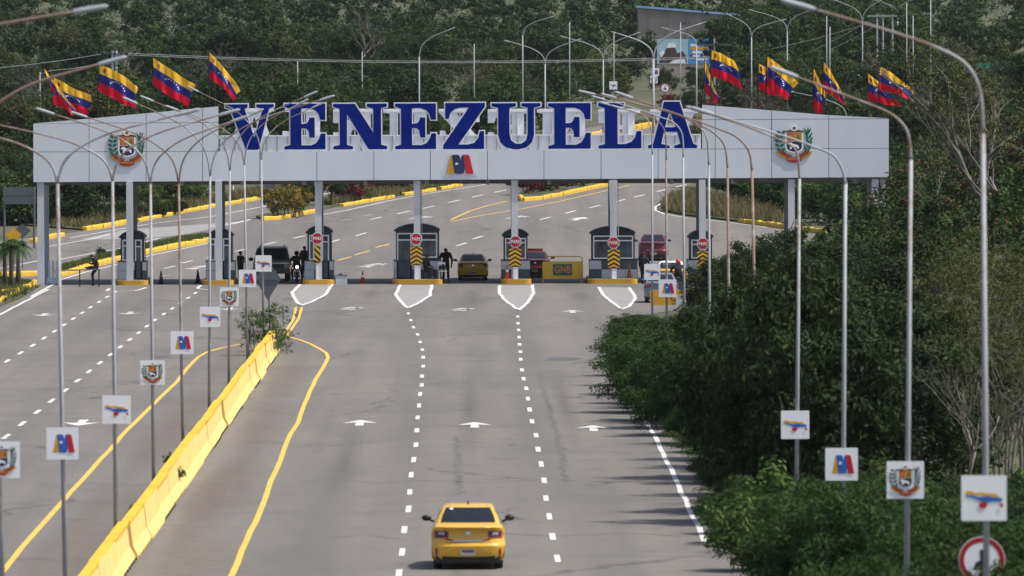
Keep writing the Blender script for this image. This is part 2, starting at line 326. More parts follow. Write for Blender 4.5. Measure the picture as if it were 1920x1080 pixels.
class MB:
    """collects verts and faces, then links them as ONE mesh object"""
    def __init__(s): s.v = []; s.f = []; s.m = []; s.mi = 0
    def add(s, vs, fs):
        b = len(s.v); s.v.extend(tuple(x) for x in vs)
        for f in fs: s.f.append(tuple(b + i for i in f)); s.m.append(s.mi)
        return s
    def mat(s, i): s.mi = i; return s
    def box(s, c, d, rz=0.0, rx=0.0, ry=0.0):
        x, y, z = d[0] / 2, d[1] / 2, d[2] / 2
        vs = [Vector((a * x, b * y, e * z)) for e in (-1, 1) for b in (-1, 1) for a in (-1, 1)]
        if rz or rx or ry:
            rm = Matrix.Rotation(rz, 3, 'Z') @ Matrix.Rotation(rx, 3, 'X') @ Matrix.Rotation(ry, 3, 'Y'); vs = [rm @ v for v in vs]
        c = Vector(c)
        return s.add([c + v for v in vs], [(0, 2, 3, 1), (4, 5, 7, 6), (0, 1, 5, 4), (2, 6, 7, 3), (0, 4, 6, 2), (1, 3, 7, 5)])
    def span(s, a, b):
        a = Vector(a); b = Vector(b); return s.box((a + b) / 2, (abs(b.x - a.x), abs(b.y - a.y), abs(b.z - a.z)))
    def tube(s, pts, r, n=8, caps=True):
        pts = [Vector(p) for p in pts]; k = len(pts)
        rs = r if isinstance(r, (list, tuple)) else [r] * k
        rings = []; up = None
        for i, p in enumerate(pts):
            d = (pts[min(i + 1, k - 1)] - pts[max(i - 1, 0)]).normalized()
            if up is None: up = Vector((1, 0, 0)) if abs(d.z) > .7 else Vector((0, 0, 1))
            u = d.cross(up).normalized(); w = u.cross(d).normalized(); up = w
            rings.append([p + (u * math.cos(a) + w * math.sin(a)) * rs[i] for a in (2 * math.pi * j / n for j in range(n))])
        vs = [v for q in rings for v in q]; fs = []
        for i in range(k - 1):
            for j in range(n):
                a = i * n + j; b = i * n + (j + 1) % n
                fs.append((a, b, b + n, a + n))
        if caps: fs.append(tuple(range(n))[::-1]); fs.append(tuple((k - 1) * n + j for j in range(n)))
        return s.add(vs, fs)
    def poly(s, pts): return s.add(pts, [tuple(range(len(pts)))])
    def prism(s, pts, dvec):
        """pts: outline, pushed along dvec"""
        n = len(pts); pts = [Vector(p) for p in pts]; d = Vector(dvec)
        fs = [tuple(range(n)), tuple(range(2 * n - 1, n - 1, -1))] + [(i, i + n, (i + 1) % n + n, (i + 1) % n) for i in range(n)]
        return s.add(pts + [p + d for p in pts], fs)
    def ball(s, c, r, n=10, m=7):
        c = Vector(c); r = Vector(r) if not isinstance(r, (int, float)) else Vector((r, r, r))
        vs = []
        for i in range(m + 1):
            t = math.pi * i / m
            for j in range(n):
                a = 2 * math.pi * j / n
                vs.append(c + Vector((r.x * math.sin(t) * math.cos(a), r.y * math.sin(t) * math.sin(a), r.z * math.cos(t))))
        return s.add(vs, [(i * n + j, (i + 1) * n + j, (i + 1) * n + (j + 1) % n, i * n + (j + 1) % n) for i in range(m) for j in range(n)])
    def build(s, name, mats, parent=None, smooth=False, world=False, loc=None):
        me = bpy.data.meshes.new(name)
        vs = s.v
        if world and parent is not None:
            o_ = org(parent); vs = [(v[0] - o_.x, v[1] - o_.y, v[2] - o_.z) for v in vs]
        if loc is not None:
            vs = [(v[0] - loc[0], v[1] - loc[1], v[2] - loc[2]) for v in vs]
        me.from_pydata(vs, [], s.f)
        mats = mats if isinstance(mats, (list, tuple)) else [mats]
        for m in mats: me.materials.append(m)
        if len(mats) > 1: me.polygons.foreach_set('material_index', s.m)
        if smooth: me.polygons.foreach_set('use_smooth', [True] * len(s.f))
        me.validate(); me.update()
        o = bpy.data.objects.new(name, me)
        if loc is not None: o.location = loc
        return link(o, parent)
def shared(name, me, parent=None, loc=(0, 0, 0), rot=(0, 0, 0), scale=(1, 1, 1)):
    o = bpy.data.objects.new(name, me); o.location = loc; o.rotation_euler = rot; o.scale = scale
    return link(o, parent)
def text(name, body, size, m, parent, loc, sx=1.0, rz=0.0, ext=.004, bold=0.0):
    c = bpy.data.curves.new(name, 'FONT'); c.body = body; c.size = size; c.align_x = 'CENTER'; c.align_y = 'CENTER'
    c.extrude = ext; c.materials.append(m); c.offset = bold; c.resolution_u = 3
    o = bpy.data.objects.new(name, c); o.location = loc; o.rotation_euler = (math.pi / 2, 0, rz); o.scale = (sx, 1, 1)
    return link(o, parent)
def smoothed(o, lv=2):
    m = o.modifiers.new('s', 'SUBSURF'); m.levels = lv; m.render_levels = lv; return o
# ------------------------------------------------------------------ ground and roads
def ground():
    xs = [-2500, -1200, -600, -300, -160, -90, -50, -25, 0, 25, 50, 90, 160, 300, 600, 1200, 2500]
    ys = [-150, 0, 100, 205, 300, 400, 500, 560, 650, 800, 1000, 1200, 1500, 2000, 2600, 4000, 7000]
    m = MB(); n = len(xs)
    m.add([(x, y, zg(x, y)) for y in ys for x in xs], [(j * n + i, j * n + i + 1, (j + 1) * n + i + 1, (j + 1) * n + i) for j in range(len(ys) - 1) for i in range(n - 1)])
    return tag(m.build('ground', GROUND), kind='structure')
ground()
road = MB()
road.add([(-23.5, -150, zg(0, -150) + .02), (6.5, -150, zg(0, -150) + .02), (6.5, 205, .02), (-23.5, 205, .02), (6.5, 560, .02), (-23.5, 560, .02)], [(0, 1, 2, 3), (3, 2, 4, 5)])
road.add([(-23.5, 470, .018), (-23.5, 560, .018), (-30, 560, .018), (-27, 520, .018)], [(0, 1, 2, 3)])
road.add([(6.5, 470, .018), (12, 500, .018), (32, 560, .018), (6.5, 560, .018)], [(0, 1, 2, 3)])
road = tag(road.build('road', ASPH), kind='structure')
far_px = [(0, 527), (0, 452), (115, 440), (155, 433), (240, 420), (345, 399), (490, 374), (590, 354), (700, 344), (760, 325), (900, 285), (1060, 247), (1180, 226), (1330, 221), (1420, 243), (1380, 290), (1305, 340),
          (1240, 374), (1228, 385), (1232, 396), (1290, 408), (1440, 426), (1560, 444), (1700, 470), (1900, 527)]
m = MB(); pts = [G(x, y, .02) for x, y in far_px]
pts[0] = Vector((-30, 560, .02)); pts[-1] = Vector((32, 560, .02))
m.poly(pts)
far_road = tag(m.build('far_road', ASPH), kind='structure')

def quad_mark(parent, name, a, b, w, m, dz=.008):
    """a painted stroke on the ground from a to b, w wide"""
    a = Vector((a[0], a[1], zg(0, a[1]) + .02 + dz)); b = Vector((b[0], b[1], zg(0, b[1]) + .02 + dz))
    d = (b - a); s = Vector((d.y, -d.x, 0)).normalized() * w / 2
    mb = MB(); mb.poly([a - s, a + s, b + s, b - s]); return mb.build(name, m, parent)
def line_mark(parent, name, pts, w, m, dz=.008, wob=0.0, step=6.0):
    """a continuous painted line through ground points; hand-laid lines wander by wob"""
    pts = [Vector((p[0], p[1])) for p in pts]; fine = []
    for a, b in zip(pts, pts[1:]):
        k = max(1, int((b - a).length / step))
        fine += [a.lerp(b, i / k) for i in range(k)]
    fine.append(pts[-1])
    L, Rr = [], []
    for i, p in enumerate(fine):
        d = (fine[min(i + 1, len(fine) - 1)] - fine[max(i - 1, 0)]).normalized(); s = Vector((d.y, -d.x))
        q = p + s * rnd.uniform(-wob, wob); ww = w * (1 + rnd.uniform(-wob, wob) * 1.5)
        z = zg(0, q.y) + .02 + dz
        L.append(Vector((*(q - s * ww / 2), z))); Rr.append(Vector((*(q + s * ww / 2), z)))
    mb = MB(); n = len(fine)
    mb.add(L + Rr, [(i, n + i, n + i + 1, i + 1) for i in range(n - 1)])
    return mb.build(name, m, parent)
def px_line(parent, name, px, w, m, **k): return line_mark(parent, name, [G(x, y) for x, y in px], w, m, **k)

# lane dashes of the near carriageway
Ld = [(683,125),(695,158),(708,192),(728,227),(740,263),(751,300),(755,337),(755,380),(749,428),(748,471),(740,515),(735,570),(728,628),(724,690),(720,760),(709,832),(697,905),(690,988),(684,1070)]
Rd = [(1211,140),(1212,173),(1215,205),(1217,240),(1219,275),(1224,310),(1225,347),(1231,398),(1239,441),(1252,487),(1260,537),(1268,590),(1280,647),(1299,714),(1309,782),(1324,853),(1338,932),(1347,1018)]
def dashes(px, w=.14, ln=4.1):
    g = [G(x, y) for x, y in px]
    for i, p in enumerate(g):
        a = g[max(i - 1, 0)]; b = g[min(i + 1, len(g) - 1)]; d = (b - a); d.z = 0; d.normalize()
        k = ln * rnd.uniform(.42, .52)
        quad_mark(road, 'lane_dash', p - d * k, p + d * k, w * rnd.uniform(.92, 1.08), P_WHITE)
dashes([(500 + x / 2.572, 540 + y / 2.572) for x, y in Ld] + [(758, 995), (754, 1037), (748, 1078)])
dashes([(500 + x / 2.572, 540 + y / 2.572) for x, y in Rd] + [(1030, 970), (1036, 1008), (1045, 1049)])
for x0, off in ((-14.65, 2.0), (-18.55, 5.0)):
    y = 236 + off
    while y < 541:
        x = x0 + (.35 * max(0, (y - 470) / 70) if x0 > -16 else .1 * math.sin(y / 30))
        quad_mark(road, 'lane_dash', (x, y - 2.1), (x + rnd.uniform(-.02, .02), y + 2.1), .15, P_WHITE); y += 11.7
line_mark(road, 'edge_line', [(5.72, 246), (5.8, 300), (5.8, 420)], .14, P_WHITE, wob=.035, step=4)
line_mark(road, 'edge_line', [(-22.2, 205), (-22.35, 400), (-22.45, 541)], .15, P_WHITE, wob=.03)
yl = [(430,1085),(437,1078),(462,1015),(487,965),(497,940),(507,905),(520,880),(533,845),(545,815),(558,795),(567,770),(577,745),(590,715),(600,700),(609,685),(615,672),(612,663),(600,655),(583,646),(565,639),(540,632)]
px_line(road, 'edge_line', yl, .15, P_YEL, wob=.018, step=5)
px_line(road, 'centre_line', [(530, 631), (550, 600), (555, 577)], .12, P_YEL, step=10)
px_line(road, 'centre_line', [(538, 631), (560, 598), (566, 577)], .12, P_YEL, step=10)
yl2 = [(5, 1076), (45, 1025), (100, 961), (150, 905), (190, 862), (240, 806), (285, 762), (330, 719), (352, 690), (372, 670), (388, 661), (418, 653), (452, 646)]
px_line(road, 'edge_line', yl2, .15, P_YEL, wob=.018, step=6)
# arrows
def arrow(parent, x, y, rev=False, s=1.0, m=P_WHITE, cross=False, ang=0.0):
    o = [(-.14, -2.6), (.14, -2.6), (.12, .3), (.56, -.2), (.05, 2.4), (-.05, 2.4), (-.56, -.2), (-.12, .3)]
    mb = MB(); k = -1 if rev else 1; c_, s_ = math.cos(ang), math.sin(ang)
    def put(o):
        q = [(a * s, b * k * s) for a, b in o]; q = [(a * c_ - b * s_, a * s_ + b * c_) for a, b in q]
        q = [Vector((x + a, y + b, zg(0, y + b) + .028)) for a, b in q]
        mb.poly(q if not rev else q[::-1])
    put(o)
    if cross and m is P_WHITE: m = P_FAINT
    if cross: put([(-.5, -1.9), (-.3, -2.2), (.52, 1.6), (.3, 2.0)])
    return mb.build('lane_arrow', m, parent)
for px, py in ((675, 794), (890, 798), (1112, 804)): p = G(px, py); arrow(road, p.x, p.y)
for px, py in ((660, 579), (868, 581)): p = G(px, py); arrow(road, p.x, p.y, s=1.15, cross=True)
p = G(1073, 585); arrow(road, p.x, p.y, s=1.1, m=P_FAINT)
for px, py in ((152, 794), (82, 591), (243, 588), (430, 580)): p = G(px, py); arrow(road, p.x, p.y, rev=True, s=1.1, m=P_WHITE if py > 700 else P_FAINT)
# painted noses in front of the islands
def nose(pts, fill=True):
    g = [G(x, y) for x, y in pts]
    if fill:
        mb = MB(); mb.poly([Vector((p.x, p.y, p.z + .024)) for p in g][::-1]); mb.build('painted_nose', P_WORN, road)
    line_mark(road, 'nose_outline', [(p.x, p.y) for p in g], .17, P_WHITE, dz=.012, wob=.03, step=3)
nose([(563, 534), (547, 550), (553, 561), (563, 574), (585, 567), (612, 552), (623, 534)])
nose([(751, 535), (741, 553), (752, 566), (764, 579), (790, 566), (806, 555), (810, 535)])
nose([(937, 536), (936, 549), (945, 562), (973, 583), (990, 568), (1000, 551), (998, 535)])
nose([(1122, 539), (1134, 557), (1165, 581), (1180, 575), (1192, 560), (1180, 540)])
nose([(206, 542), (200, 546), (220, 548), (255, 546), (274, 540)], fill=False)
nose([(377, 536), (370, 542), (395, 545), (425, 543)], fill=False)
p = G(1058, 674); mb = MB(); mb.poly([Vector((p.x + .7 * math.cos(a) * (1 + .2 * math.sin(3 * a)), p.y + 2.0 * math.sin(a), .024)) for a in (i * math.pi / 9 for i in range(18))])
mb.build('painted_lamp_shadow', pm('painted_lamp_shadow', (.075, .075, .085), rough=.6), road)  # dark patch painted on the asphalt as a lamp head's cast shadow
for px, py, a_, b_ in ((888, 562, 1.3, 30), (925, 612, 1.5, 18), (690, 552, .9, 14), (1090, 556, .9, 14), (800, 470, 2.2, 30), (880, 760, .5, 60), (1060, 760, .45, 50), (650, 860, .5, 40)):
    p = G(px, py); MB().poly([Vector((p.x + a_ * u, p.y + b_ * v, zg(0, p.y + b_ * v) + .0245)) for u, v in ((-1, -1), (1, -1), (1, 1), (-1, 1))] if p.y < 540 else [Vector((p.x + a_ * u, p.y + 14 * v, zg(0, p.y + 14 * v) + .0245)) for u, v in ((-1, -.9), (1, -.9), (1, 1), (-1, 1))]).build('tyre_smudge', SMUDGE, road if p.y < 540 else far_road)
CRACK = pm('crack_fill', (.075, .071, .068), (.11, .103, .098), scale=.9, rough=.85)
for pts in ([(760, 799), (800, 801), (850, 799), (905, 803), (950, 801)], [(600, 612), (640, 614), (672, 611), (720, 616)], [(1012, 700), (1020, 740), (1033, 775), (1040, 800), (1052, 850), (1060, 905)], [(690, 545), (740, 549), (800, 546)],
            [(560, 905), (640, 901), (700, 907), (790, 902), (900, 906), (1010, 903)], [(820, 665), (900, 669), (980, 667), (1080, 671)], [(100, 640), (170, 646), (240, 643)], [(30, 735), (110, 730), (180, 737)], [(230, 690), (300, 694), (345, 689)],
            [(855, 820), (858, 870), (862, 930)], [(700, 720), (760, 724), (840, 719)], [(150, 905), (210, 912), (280, 908)], [(460, 800), (520, 806), (565, 801)], [(940, 1002), (1040, 1007), (1180, 1001), (1290, 1008)], [(1090, 690), (1130, 696), (1150, 692)],
            [(480, 700), (540, 705), (585, 699)], [(620, 1010), (690, 1003), (745, 1012)]):
    px_line(road, 'crack', pts, .16, CRACK, dz=.003, wob=.10, step=.8)
x_ = -7.7
dz_ = .0225
for y0_, y1_, w_ in ((205, 262, 2.6), (250, 310, 2.2), (300, 360, 2.0), (350, 412, 1.8), (235, 300, 1.2)):
    MB().poly([Vector((x_, y0_, dz_)), Vector((x_ + w_, y0_, dz_)), Vector((x_ + w_, y1_, dz_)), Vector((x_, y1_, dz_))]).build('road_dust', DUST, road); dz_ += .0011
for i_, (y0_, y1_) in enumerate(((205, 290), (280, 380), (370, 470))):
    z_ = .0225 + i_ * .0011; MB().poly([Vector((-10.6, y0_, z_)), Vector((-8.5, y0_, z_)), Vector((-8.5, y1_, z_)), Vector((-10.6, y1_, z_))]).build('road_dust', DUST, road)
# markings beyond the gate
k = far_road
for a, b in (((58, 557), (109, 529)),): px_line(road, 'edge_line', [a, b], .14, P_WHITE)
px_line(k, 'edge_line', [(112, 526), (160, 511), (219, 497), (277, 481), (390, 457)], .15, P_WHITE, dz=.008)
px_line(k, 'edge_line', [(113, 487), (222, 467), (300, 447)], .15, P_WHITE)
px_line(k, 'edge_line', [(0, 504), (70, 490)], .15, P_WHITE)
px_line(k, 'edge_line', [(73, 466), (171, 449), (205, 440)], .15, P_WHITE)
px_line(k, 'edge_line', [(130, 447), (226, 430), (284, 420), (394, 407), (488, 389), (569, 372), (650, 356)], .15, P_WHITE)
px_line(k, 'edge_line', [(400, 425), (437, 420), (470, 412)], .22, P_WHITE)
mb = MB(); mb.poly([G(x, y, .026) for x, y in [(150, 449), (232, 431), (330, 424), (470, 414), (400, 428), (345, 440), (260, 448)]][::-1]); mb.build('painted_gore', P_WORN, k)
px_line(k, 'edge_line', [(590, 406), (650, 395), (730, 377), (800, 364), (920, 345)], .15, P_WHITE)
px_line(k, 'edge_line', [(1262, 378), (1240, 382), (1229, 388), (1229, 395), (1245, 402), (1290, 409), (1330, 413), (1440, 427)], .15, P_WHITE)
px_line(k, 'yellow_line', [(950, 378), (915, 386), (880, 397), (845, 413)], .15, P_YEL, dz=.010)
px_line(k, 'yellow_line', [(845, 416), (900, 405), (980, 392), (1050, 378), (1120, 362), (1180, 348)], .15, P_YEL)
px_line(k, 'white_line', [(560, 418), (610, 413), (675, 412)], .2, P_WORN)
def far_dash(px, py, dx=22, dy=-4.8, w=.17, m=P_WHITE):
    a = G(px - dx / 2, py - dy / 2); b = G(px + dx / 2, py + dy / 2); quad_mark(k, 'lane_dash', a, b, w, m)
for px, py in [(350, 492), (318, 502), (400, 482), (452, 470), (507, 457), (561, 445), (705, 410), (756, 399), (804, 389), (851, 378), (896, 368), (938, 359)]: far_dash(px, py)
for px, py in [(626, 453), (677, 440), (865, 459), (896, 446)]: far_dash(px, py, 20, -6)
for px, py in [(1023, 410), (1070, 398), (1115, 388), (1162, 377), (1199, 368), (1240, 358), (1276, 349)]: far_dash(px, py, 20, -5)
for px, py in [(640, 487), (652, 484), (672, 477), (686, 473), (711, 463), (724, 460)]: far_dash(px, py, 13, -4, .16, P_YEL)
for px, py in ((700, 498), (790, 409), (970, 408), (375, 502), (1085, 411)):
    p = G(px, py); arrow(k, p.x, p.y, s=1.2, cross=px < 1000, ang=-.12)
for px, py, ln in ((310, 518, 14), (650, 413, 22), (600, 408, 18), (690, 404, 16)): far_dash(px, py, ln, -2, .5, P_WORN)

# ------------------------------------------------------------------ kerbs, medians
KSTONE = None
def kerb_line(parent, pts, m, h=.2, w=.28, length=1.15, gap=.0, miss=0.0):
    """kerb stones laid end to end along a ground line, each one an object"""
    global KSTONE
    if KSTONE is None:
        mb = MB(); a, b, c = .5, .5, 1.0
        mb.add([(-a, -b, -.4), (a, -b, -.4), (a, b, -.4), (-a, b, -.4), (-a, -b, .75), (a, -b, .75), (a, b, .75), (-a, b, .75),
                (-a + .03, -b * .75, 1), (a - .03, -b * .75, 1), (a - .03, b * .75, 1), (-a + .03, b * .75, 1)],
               [(0, 1, 5, 4), (1, 2, 6, 5), (2, 3, 7, 6), (3, 0, 4, 7), (4, 5, 9, 8), (5, 6, 10, 9), (6, 7, 11, 10), (7, 4, 8, 11), (8, 9, 10, 11)])
        o = mb.build('kerb_stone', KERB_Y); KSTONE = o.data; bpy.data.objects.remove(o)
    pts = [Vector((p[0], p[1])) for p in pts]
    for a, b in zip(pts, pts[1:]):
        L = (b - a).length; n = max(1, round(L / length)); d = (b - a) / n; ang = math.atan2(d.y, d.x)
        for i in range(n):
            if rnd.random() < miss: continue
            c = a + d * (i + .5); jx = rnd.uniform(-.02, .02)
            me = KSTONE
            o = shared('kerb_stone', me, parent, (c.x + jx, c.y, zg(0, c.y)), (rnd.uniform(-.03, .03), 0, ang + rnd.uniform(-.02, .02)),
                       (d.length * .975, w, h * rnd.uniform(.9, 1.1)))
def median(name, px, m=GROUND, h=.14):
    g = [G(x, y) for x, y in px]; mb = MB(); n = len(g)
    top = [Vector((p.x, p.y, p.z + h)) for p in g]
    mb.add(top + g, [tuple(range(n))[::-1]] + [(i, (i + 1) % n, n + (i + 1) % n, n + i) for i in range(n)])
    return tag(mb.build(name, m), kind='structure'), g
GZ = {}
def strip_px(px): return [G(x, y) for x, y in px]
med_a, _ = median('median_strip', [(112, 519), (180, 500), (300, 470), (395, 453), (395, 443), (330, 452), (240, 472), (180, 487), (112, 506)])
kerb_line(med_a, strip_px([(112, 521), (180, 500), (300, 471), (395, 454)]), KERB_Y, length=1.6, h=.3)
med_b, _ = median('median_island', [(492, 413), (525, 411), (590, 398), (650, 384), (700, 377), (765, 365), (835, 354), (880, 345), (735, 345), (700, 352), (640, 362), (575, 380), (530, 396), (480, 408)])
kerb_line(med_b, strip_px([(492, 414), (525, 412), (590, 399)]), KERB_Y, length=1.4, h=.26)
kerb_line(med_b, strip_px([(640, 388), (700, 378), (765, 366), (835, 355), (880, 346)]), KERB_Y, length=2.0, h=.24, miss=.12)
med_c, _ = median('flower_island', [(978, 377), (1015, 374), (1060, 365), (1130, 350), (1190, 335), (1060, 320), (985, 345), (972, 368)])
kerb_line(med_c, strip_px([(975, 372), (980, 378), (1015, 375), (1060, 366), (1130, 351), (1190, 336)]), KERB_Y, length=1.6, h=.28)
verge_l = tag(MB().poly([Vector((p.x, p.y, p.z + .1)) for p in strip_px([(155, 432), (240, 419), (345, 398), (490, 373), (590, 353), (700, 343), (400, 300), (0, 380), (0, 420)])][::-1]).build('left_verge', GROUND), kind='structure')
kerb_line(verge_l, strip_px([(158, 433), (200, 427), (240, 420)]), KERB_Y, length=1.6, h=.3)
kerb_line(verge_l, strip_px([(257, 417), (345, 399), (490, 374), (590, 354), (640, 347)]), KERB_Y, length=2.4, h=.24, miss=.06)
kerb_line(verge_l, strip_px([(60, 456), (90, 449), (118, 444)]), KERB_Y, length=1.4, h=.3)
verge_r = tag(MB().poly([Vector((p.x, p.y, p.z + .1)) for p in strip_px([(1262, 379), (1246, 385), (1244, 396), (1290, 405), (1385, 416), (1545, 437), (1700, 460), (1700, 380), (1330, 345)])]).build('right_verge', GROUND), kind='structure')
kerb_line(verge_r, strip_px([(1388, 418), (1450, 426), (1548, 439)]), KERB_Y, length=1.6, h=.3)
kerb_line(far_road, strip_px([(1090, 262), (1150, 251), (1225, 238)]), KERB_Y, length=4, h=.5)
kerb_line(far_road, strip_px([(1400, 244), (1340, 225), (1240, 222)]), KERB_Y, length=4, h=.4)
# the palm island at the left edge
pal, _ = median('palm_island', [(-60, 585), (0, 576), (40, 560), (66, 543), (66, 538), (0, 528), (-60, 528)])
kerb_line(pal, [(-23.55, 478), (-23.5, 505), (-23.45, 545)], KERB_Y, length=2.2, h=.3)
kerb_line(pal, strip_px([(0, 556), (30, 553), (52, 545), (66, 537)]), KERB_Y, length=1.6, h=.34)
kerb_line(pal, strip_px([(0, 520), (35, 519), (72, 517)]), KERB_Y, length=1.2, h=.34)
sh = MB()
for i in range(16): a = i * .62; sh.ball((G(20, 541).x + .55 * math.cos(a) * 1.8, 536 + 1.2 * math.sin(a), .22), (.12, .2, .09), 6, 4)
tag(sh.build('white_stones', WHITE), kind='stuff')
# ------------------------------------------------------------------ the border gate
YF, YB = 551.4, 558.6
PXM = YF / F
gate = empty('border_gate', (0, YF, 0), label='wide grey panelled border gate spanning the road with VENEZUELA in big blue letters on top', cat='border gate')
def gp(px, py, y=YF): return at(px, py, y)
def tilt(x, a, b):   # panel row heights follow the slight tilt of the beam across the picture
    return a + (b - a) * (x - 62) / (1667 - 62)
def row_y(k, x): return {0: tilt(x, 231.5, 222.5), 1: tilt(x, 285, 278), 2: tilt(x, 342, 332.5)}[k]
def panel(pts, gap=.9):
    cx = sum(p[0] for p in pts) / len(pts); cy = sum(p[1] for p in pts) / len(pts)
    q = [(x + (gap * .6 if x < cx else -gap * .6), y + (gap * .5 if y < cy else -gap * .5)) for x, y in pts]
    v = [gp(x, y) for x, y in q]; dy = rnd.uniform(-.008, .008)
    for p in v: p.y += dy
    MB().prism(v[::-1], (0, .06, 0)).build('panel', PANEL, gate, world=True)
lcols = [62, 167, 274, 380, 410]; rcols = [1316, 1341, 1447, 1554, 1667]
def ltop(x): return 232 + (199 - 232) * (x - 62) / (410 - 62)
def rtop(x): return 196 + (224.5 - 196) * (x - 1316) / (1667 - 1316)
for cols, top in ((lcols, ltop), (rcols, rtop)):
    for a, b in zip(cols, cols[1:]):
        ya, yb = top(a), top(b); ra, rb = row_y(0, a), row_y(0, b)
        if cols is lcols and a == 62: panel([(a, ya), (b, yb), (b, rb)])
        elif cols is rcols and b == 1667: panel([(a, ya), (b, rb - .2), (b, rb), (a, ra)])
        else: panel([(a, ya), (b, yb), (b, rb), (a, ra)])
        panel([(a, ra), (b, rb), (b, row_y(1, b)), (a, row_y(1, a))])
band = [62, 167, 274, 380, 487, 594, 701, 807, 914, 1020, 1127, 1234, 1341, 1447, 1554, 1667]
for a, b in zip(band, band[1:]): panel([(a, row_y(1, a)), (b, row_y(1, b)), (b, row_y(2, b)), (a, row_y(2, a))])
# dark backing, one body from front to rear, with the wing side walls
def slab(pts, y0, y1, name, m):
    v = [gp(x, y) for x, y in pts]
    for p in v: p.y = y0
    MB().prism(v[::-1], (0, y1 - y0, 0)).build(name, m, gate, world=True)
slab([(63, 233), (409, 200), (409, 285), (1317, 279.5), (1317, 197), (1666, 225.5), (1666, 332), (63, 341)], YF + .065, YF + .45, 'backing', SEAM)
MB().span((XA(64, YF), YF + .45, gp(62, 341).z + .05), (XA(1665, YF), YB + 4.0, gp(62, 341).z + .45)).build('deck', SOFFIT, gate, world=True)
MB().span((XA(80, YB), YB - .3, 5.40), (XA(1655, YB), YB + .2, 5.66)).build('rear_beam', SOFFIT, gate, world=True)
for i in range(14):
    x = XA(110 + i * 115, YF); MB().span((x - .1, YF + .46, 5.42), (x + .1, YB - .31, 5.68)).build('joist', SOFFIT, gate, world=True)
# rear wall behind the letters: white ribbed strip
rw0, rw1 = at(412, 256, (YB - 1.4)), at(1314, 253, (YB - 1.4))
MB().span((rw0.x, (YB - 1.4), 6.2), (rw1.x, (YB - 1.34), rw0.z)).build('rear_panel', WHITE, gate, world=True)
nrib = 46
ribm = None
for i in range(nrib):
    x = rw0.x + (rw1.x - rw0.x) * (i + .5) / nrib
    if ribm is None:
        ro = MB().box((0, 0, 0), (.035, .05, .9)).build('rib', SOFFIT, gate); ribm = ro.data
    else: ro = shared('rib', ribm, gate)
    ro.location = (x, (YB - 1.43) - YF, rw0.z - .46)
MB().span((rw0.x, (YB - 1.5), rw0.z + .003), (rw1.x, (YB - 1.25), rw0.z + .06)).build('rail', WHITE, gate, world=True)
# columns
cols_px = [76, 243, 410, 597, 782, 965, 1150, 1317, 1484, 1641]
ISL_Z = .26
ISL_PY = {243: (247, 538), 410: (410, 536), 597: (597, 531), 782: (782, 531), 965: (967, 533), 1150: (1150, 537), 1317: (1317, 540)}
def isl_y(px): return min(max(G(*min(ISL_PY.values(), key=lambda q: abs(q[0] - px))).y, 550.9), 551.2)
for i, px in enumerate(cols_px):
    yc = isl_y(px) + .45 if px in ISL_PY else YF + .1
    x = XA(px, yc); w = .36; x0c = XA(px, YF)
    b = MB().span((x - w / 2, yc, 0), (x + w / 2, yc + .32, 5.66)); b.build('column', COLW, gate, world=True)
    if px in (597, 1150):
        s = 1 if px == 597 else -1
        MB().prism([(x - .24, yc - .01, 5.62), (x + .24, yc - .01, 5.62), (x + s * .12 + .06, yc - .01, 3.9), (x + s * .12 - .06, yc - .01, 3.9)], (0, .2, 0)).build('bracket', COLW, gate, world=True)
    xr = x0c if i else x0c - .02; yr = max(YB, yc + 4) if i else YB
    MB().span((xr - w / 2, yr - .2, 0), (xr + w / 2, yr + .12, 5.66)).build('rear_column', COLW if i in (0,) else SOFFIT, gate, world=True)
xr = XA(1655, YF); MB().span((xr - .12, YF + .5, 2.4), (xr + .2, YF + .75, 5.6)).build('column', COLW, gate, world=True)
for px in (782, 597, 1150):
    yc = isl_y(px) + .7; x = XA(px, yc) + .26; MB().tube([(x, yc, 2.6), (x, yc, 5.6)], .025, 6).build('conduit', SOFFIT, gate, world=True)

# big letters: outlines in picture pixels from their lower left corner (one pixel is about 29 mm)
LET = {
 'V': ([(0,86),(42,86),(42,80),(36,77),(54,24),(70,77),(58,80),(58,86),(91,86),(91,81),(82,77),(62,0),(38,0),(9,77),(0,80)], []),
 'E': ([(0,0),(77,0),(77,30),(68,30),(65,21),(59,12),(50,8),(32,8),(32,40),(41,39),(45,35),(47,22),(57,22),(57,60),(47,60),(45,53),(41,49),(32,48),(32,77),(48,77),(58,73),(64,66),(67,55),(77,55),(77,86),(0,86),(0,80),(11,76),(11,9),(0,6)], []),
 'N': ([(0,0),(37,0),(37,6),(26,9),(26,66),(66,0),(101,0),(101,6),(90,9),(90,77),(101,80),(101,86),(63,86),(63,80),(75,76),(75,32),(41,86),(0,86),(0,80),(12,76),(12,9),(0,6)], []),
 'Z': ([(0,0),(77,0),(77,34),(69,34),(66,22),(58,12),(46,9),(29,9),(79,80),(79,87),(4,87),(4,57),(11,57),(14,68),(22,75),(32,78),(48,78),(0,8)], []),
 'U': ([(0,86),(45,86),(45,80),(33,77),(33,28),(36,16),(44,10),(54,10),(63,16),(66,28),(66,77),(55,80),(55,86),(90,86),(90,80),(78,77),(78,26),(74,12),(64,3),(50,-1),(40,-1),(26,3),(16,12),(12,26),(12,77),(0,80)], []),
 'L': ([(0,0),(80,0),(80,33),(71,33),(68,22),(61,13),(50,9),(36,9),(36,77),(48,80),(48,86),(0,86),(0,80),(12,76),(12,9),(0,6)], []),
 'A': ([(0,0),(42,0),(42,5),(26,9),(31,31),(56,31),(62,9),(50,5),(50,0),(94,0),(94,6),(87,9),(61,88),(31,88),(10,9),(0,6)], [[(33,40),(42,70),(53,40)]]),
}
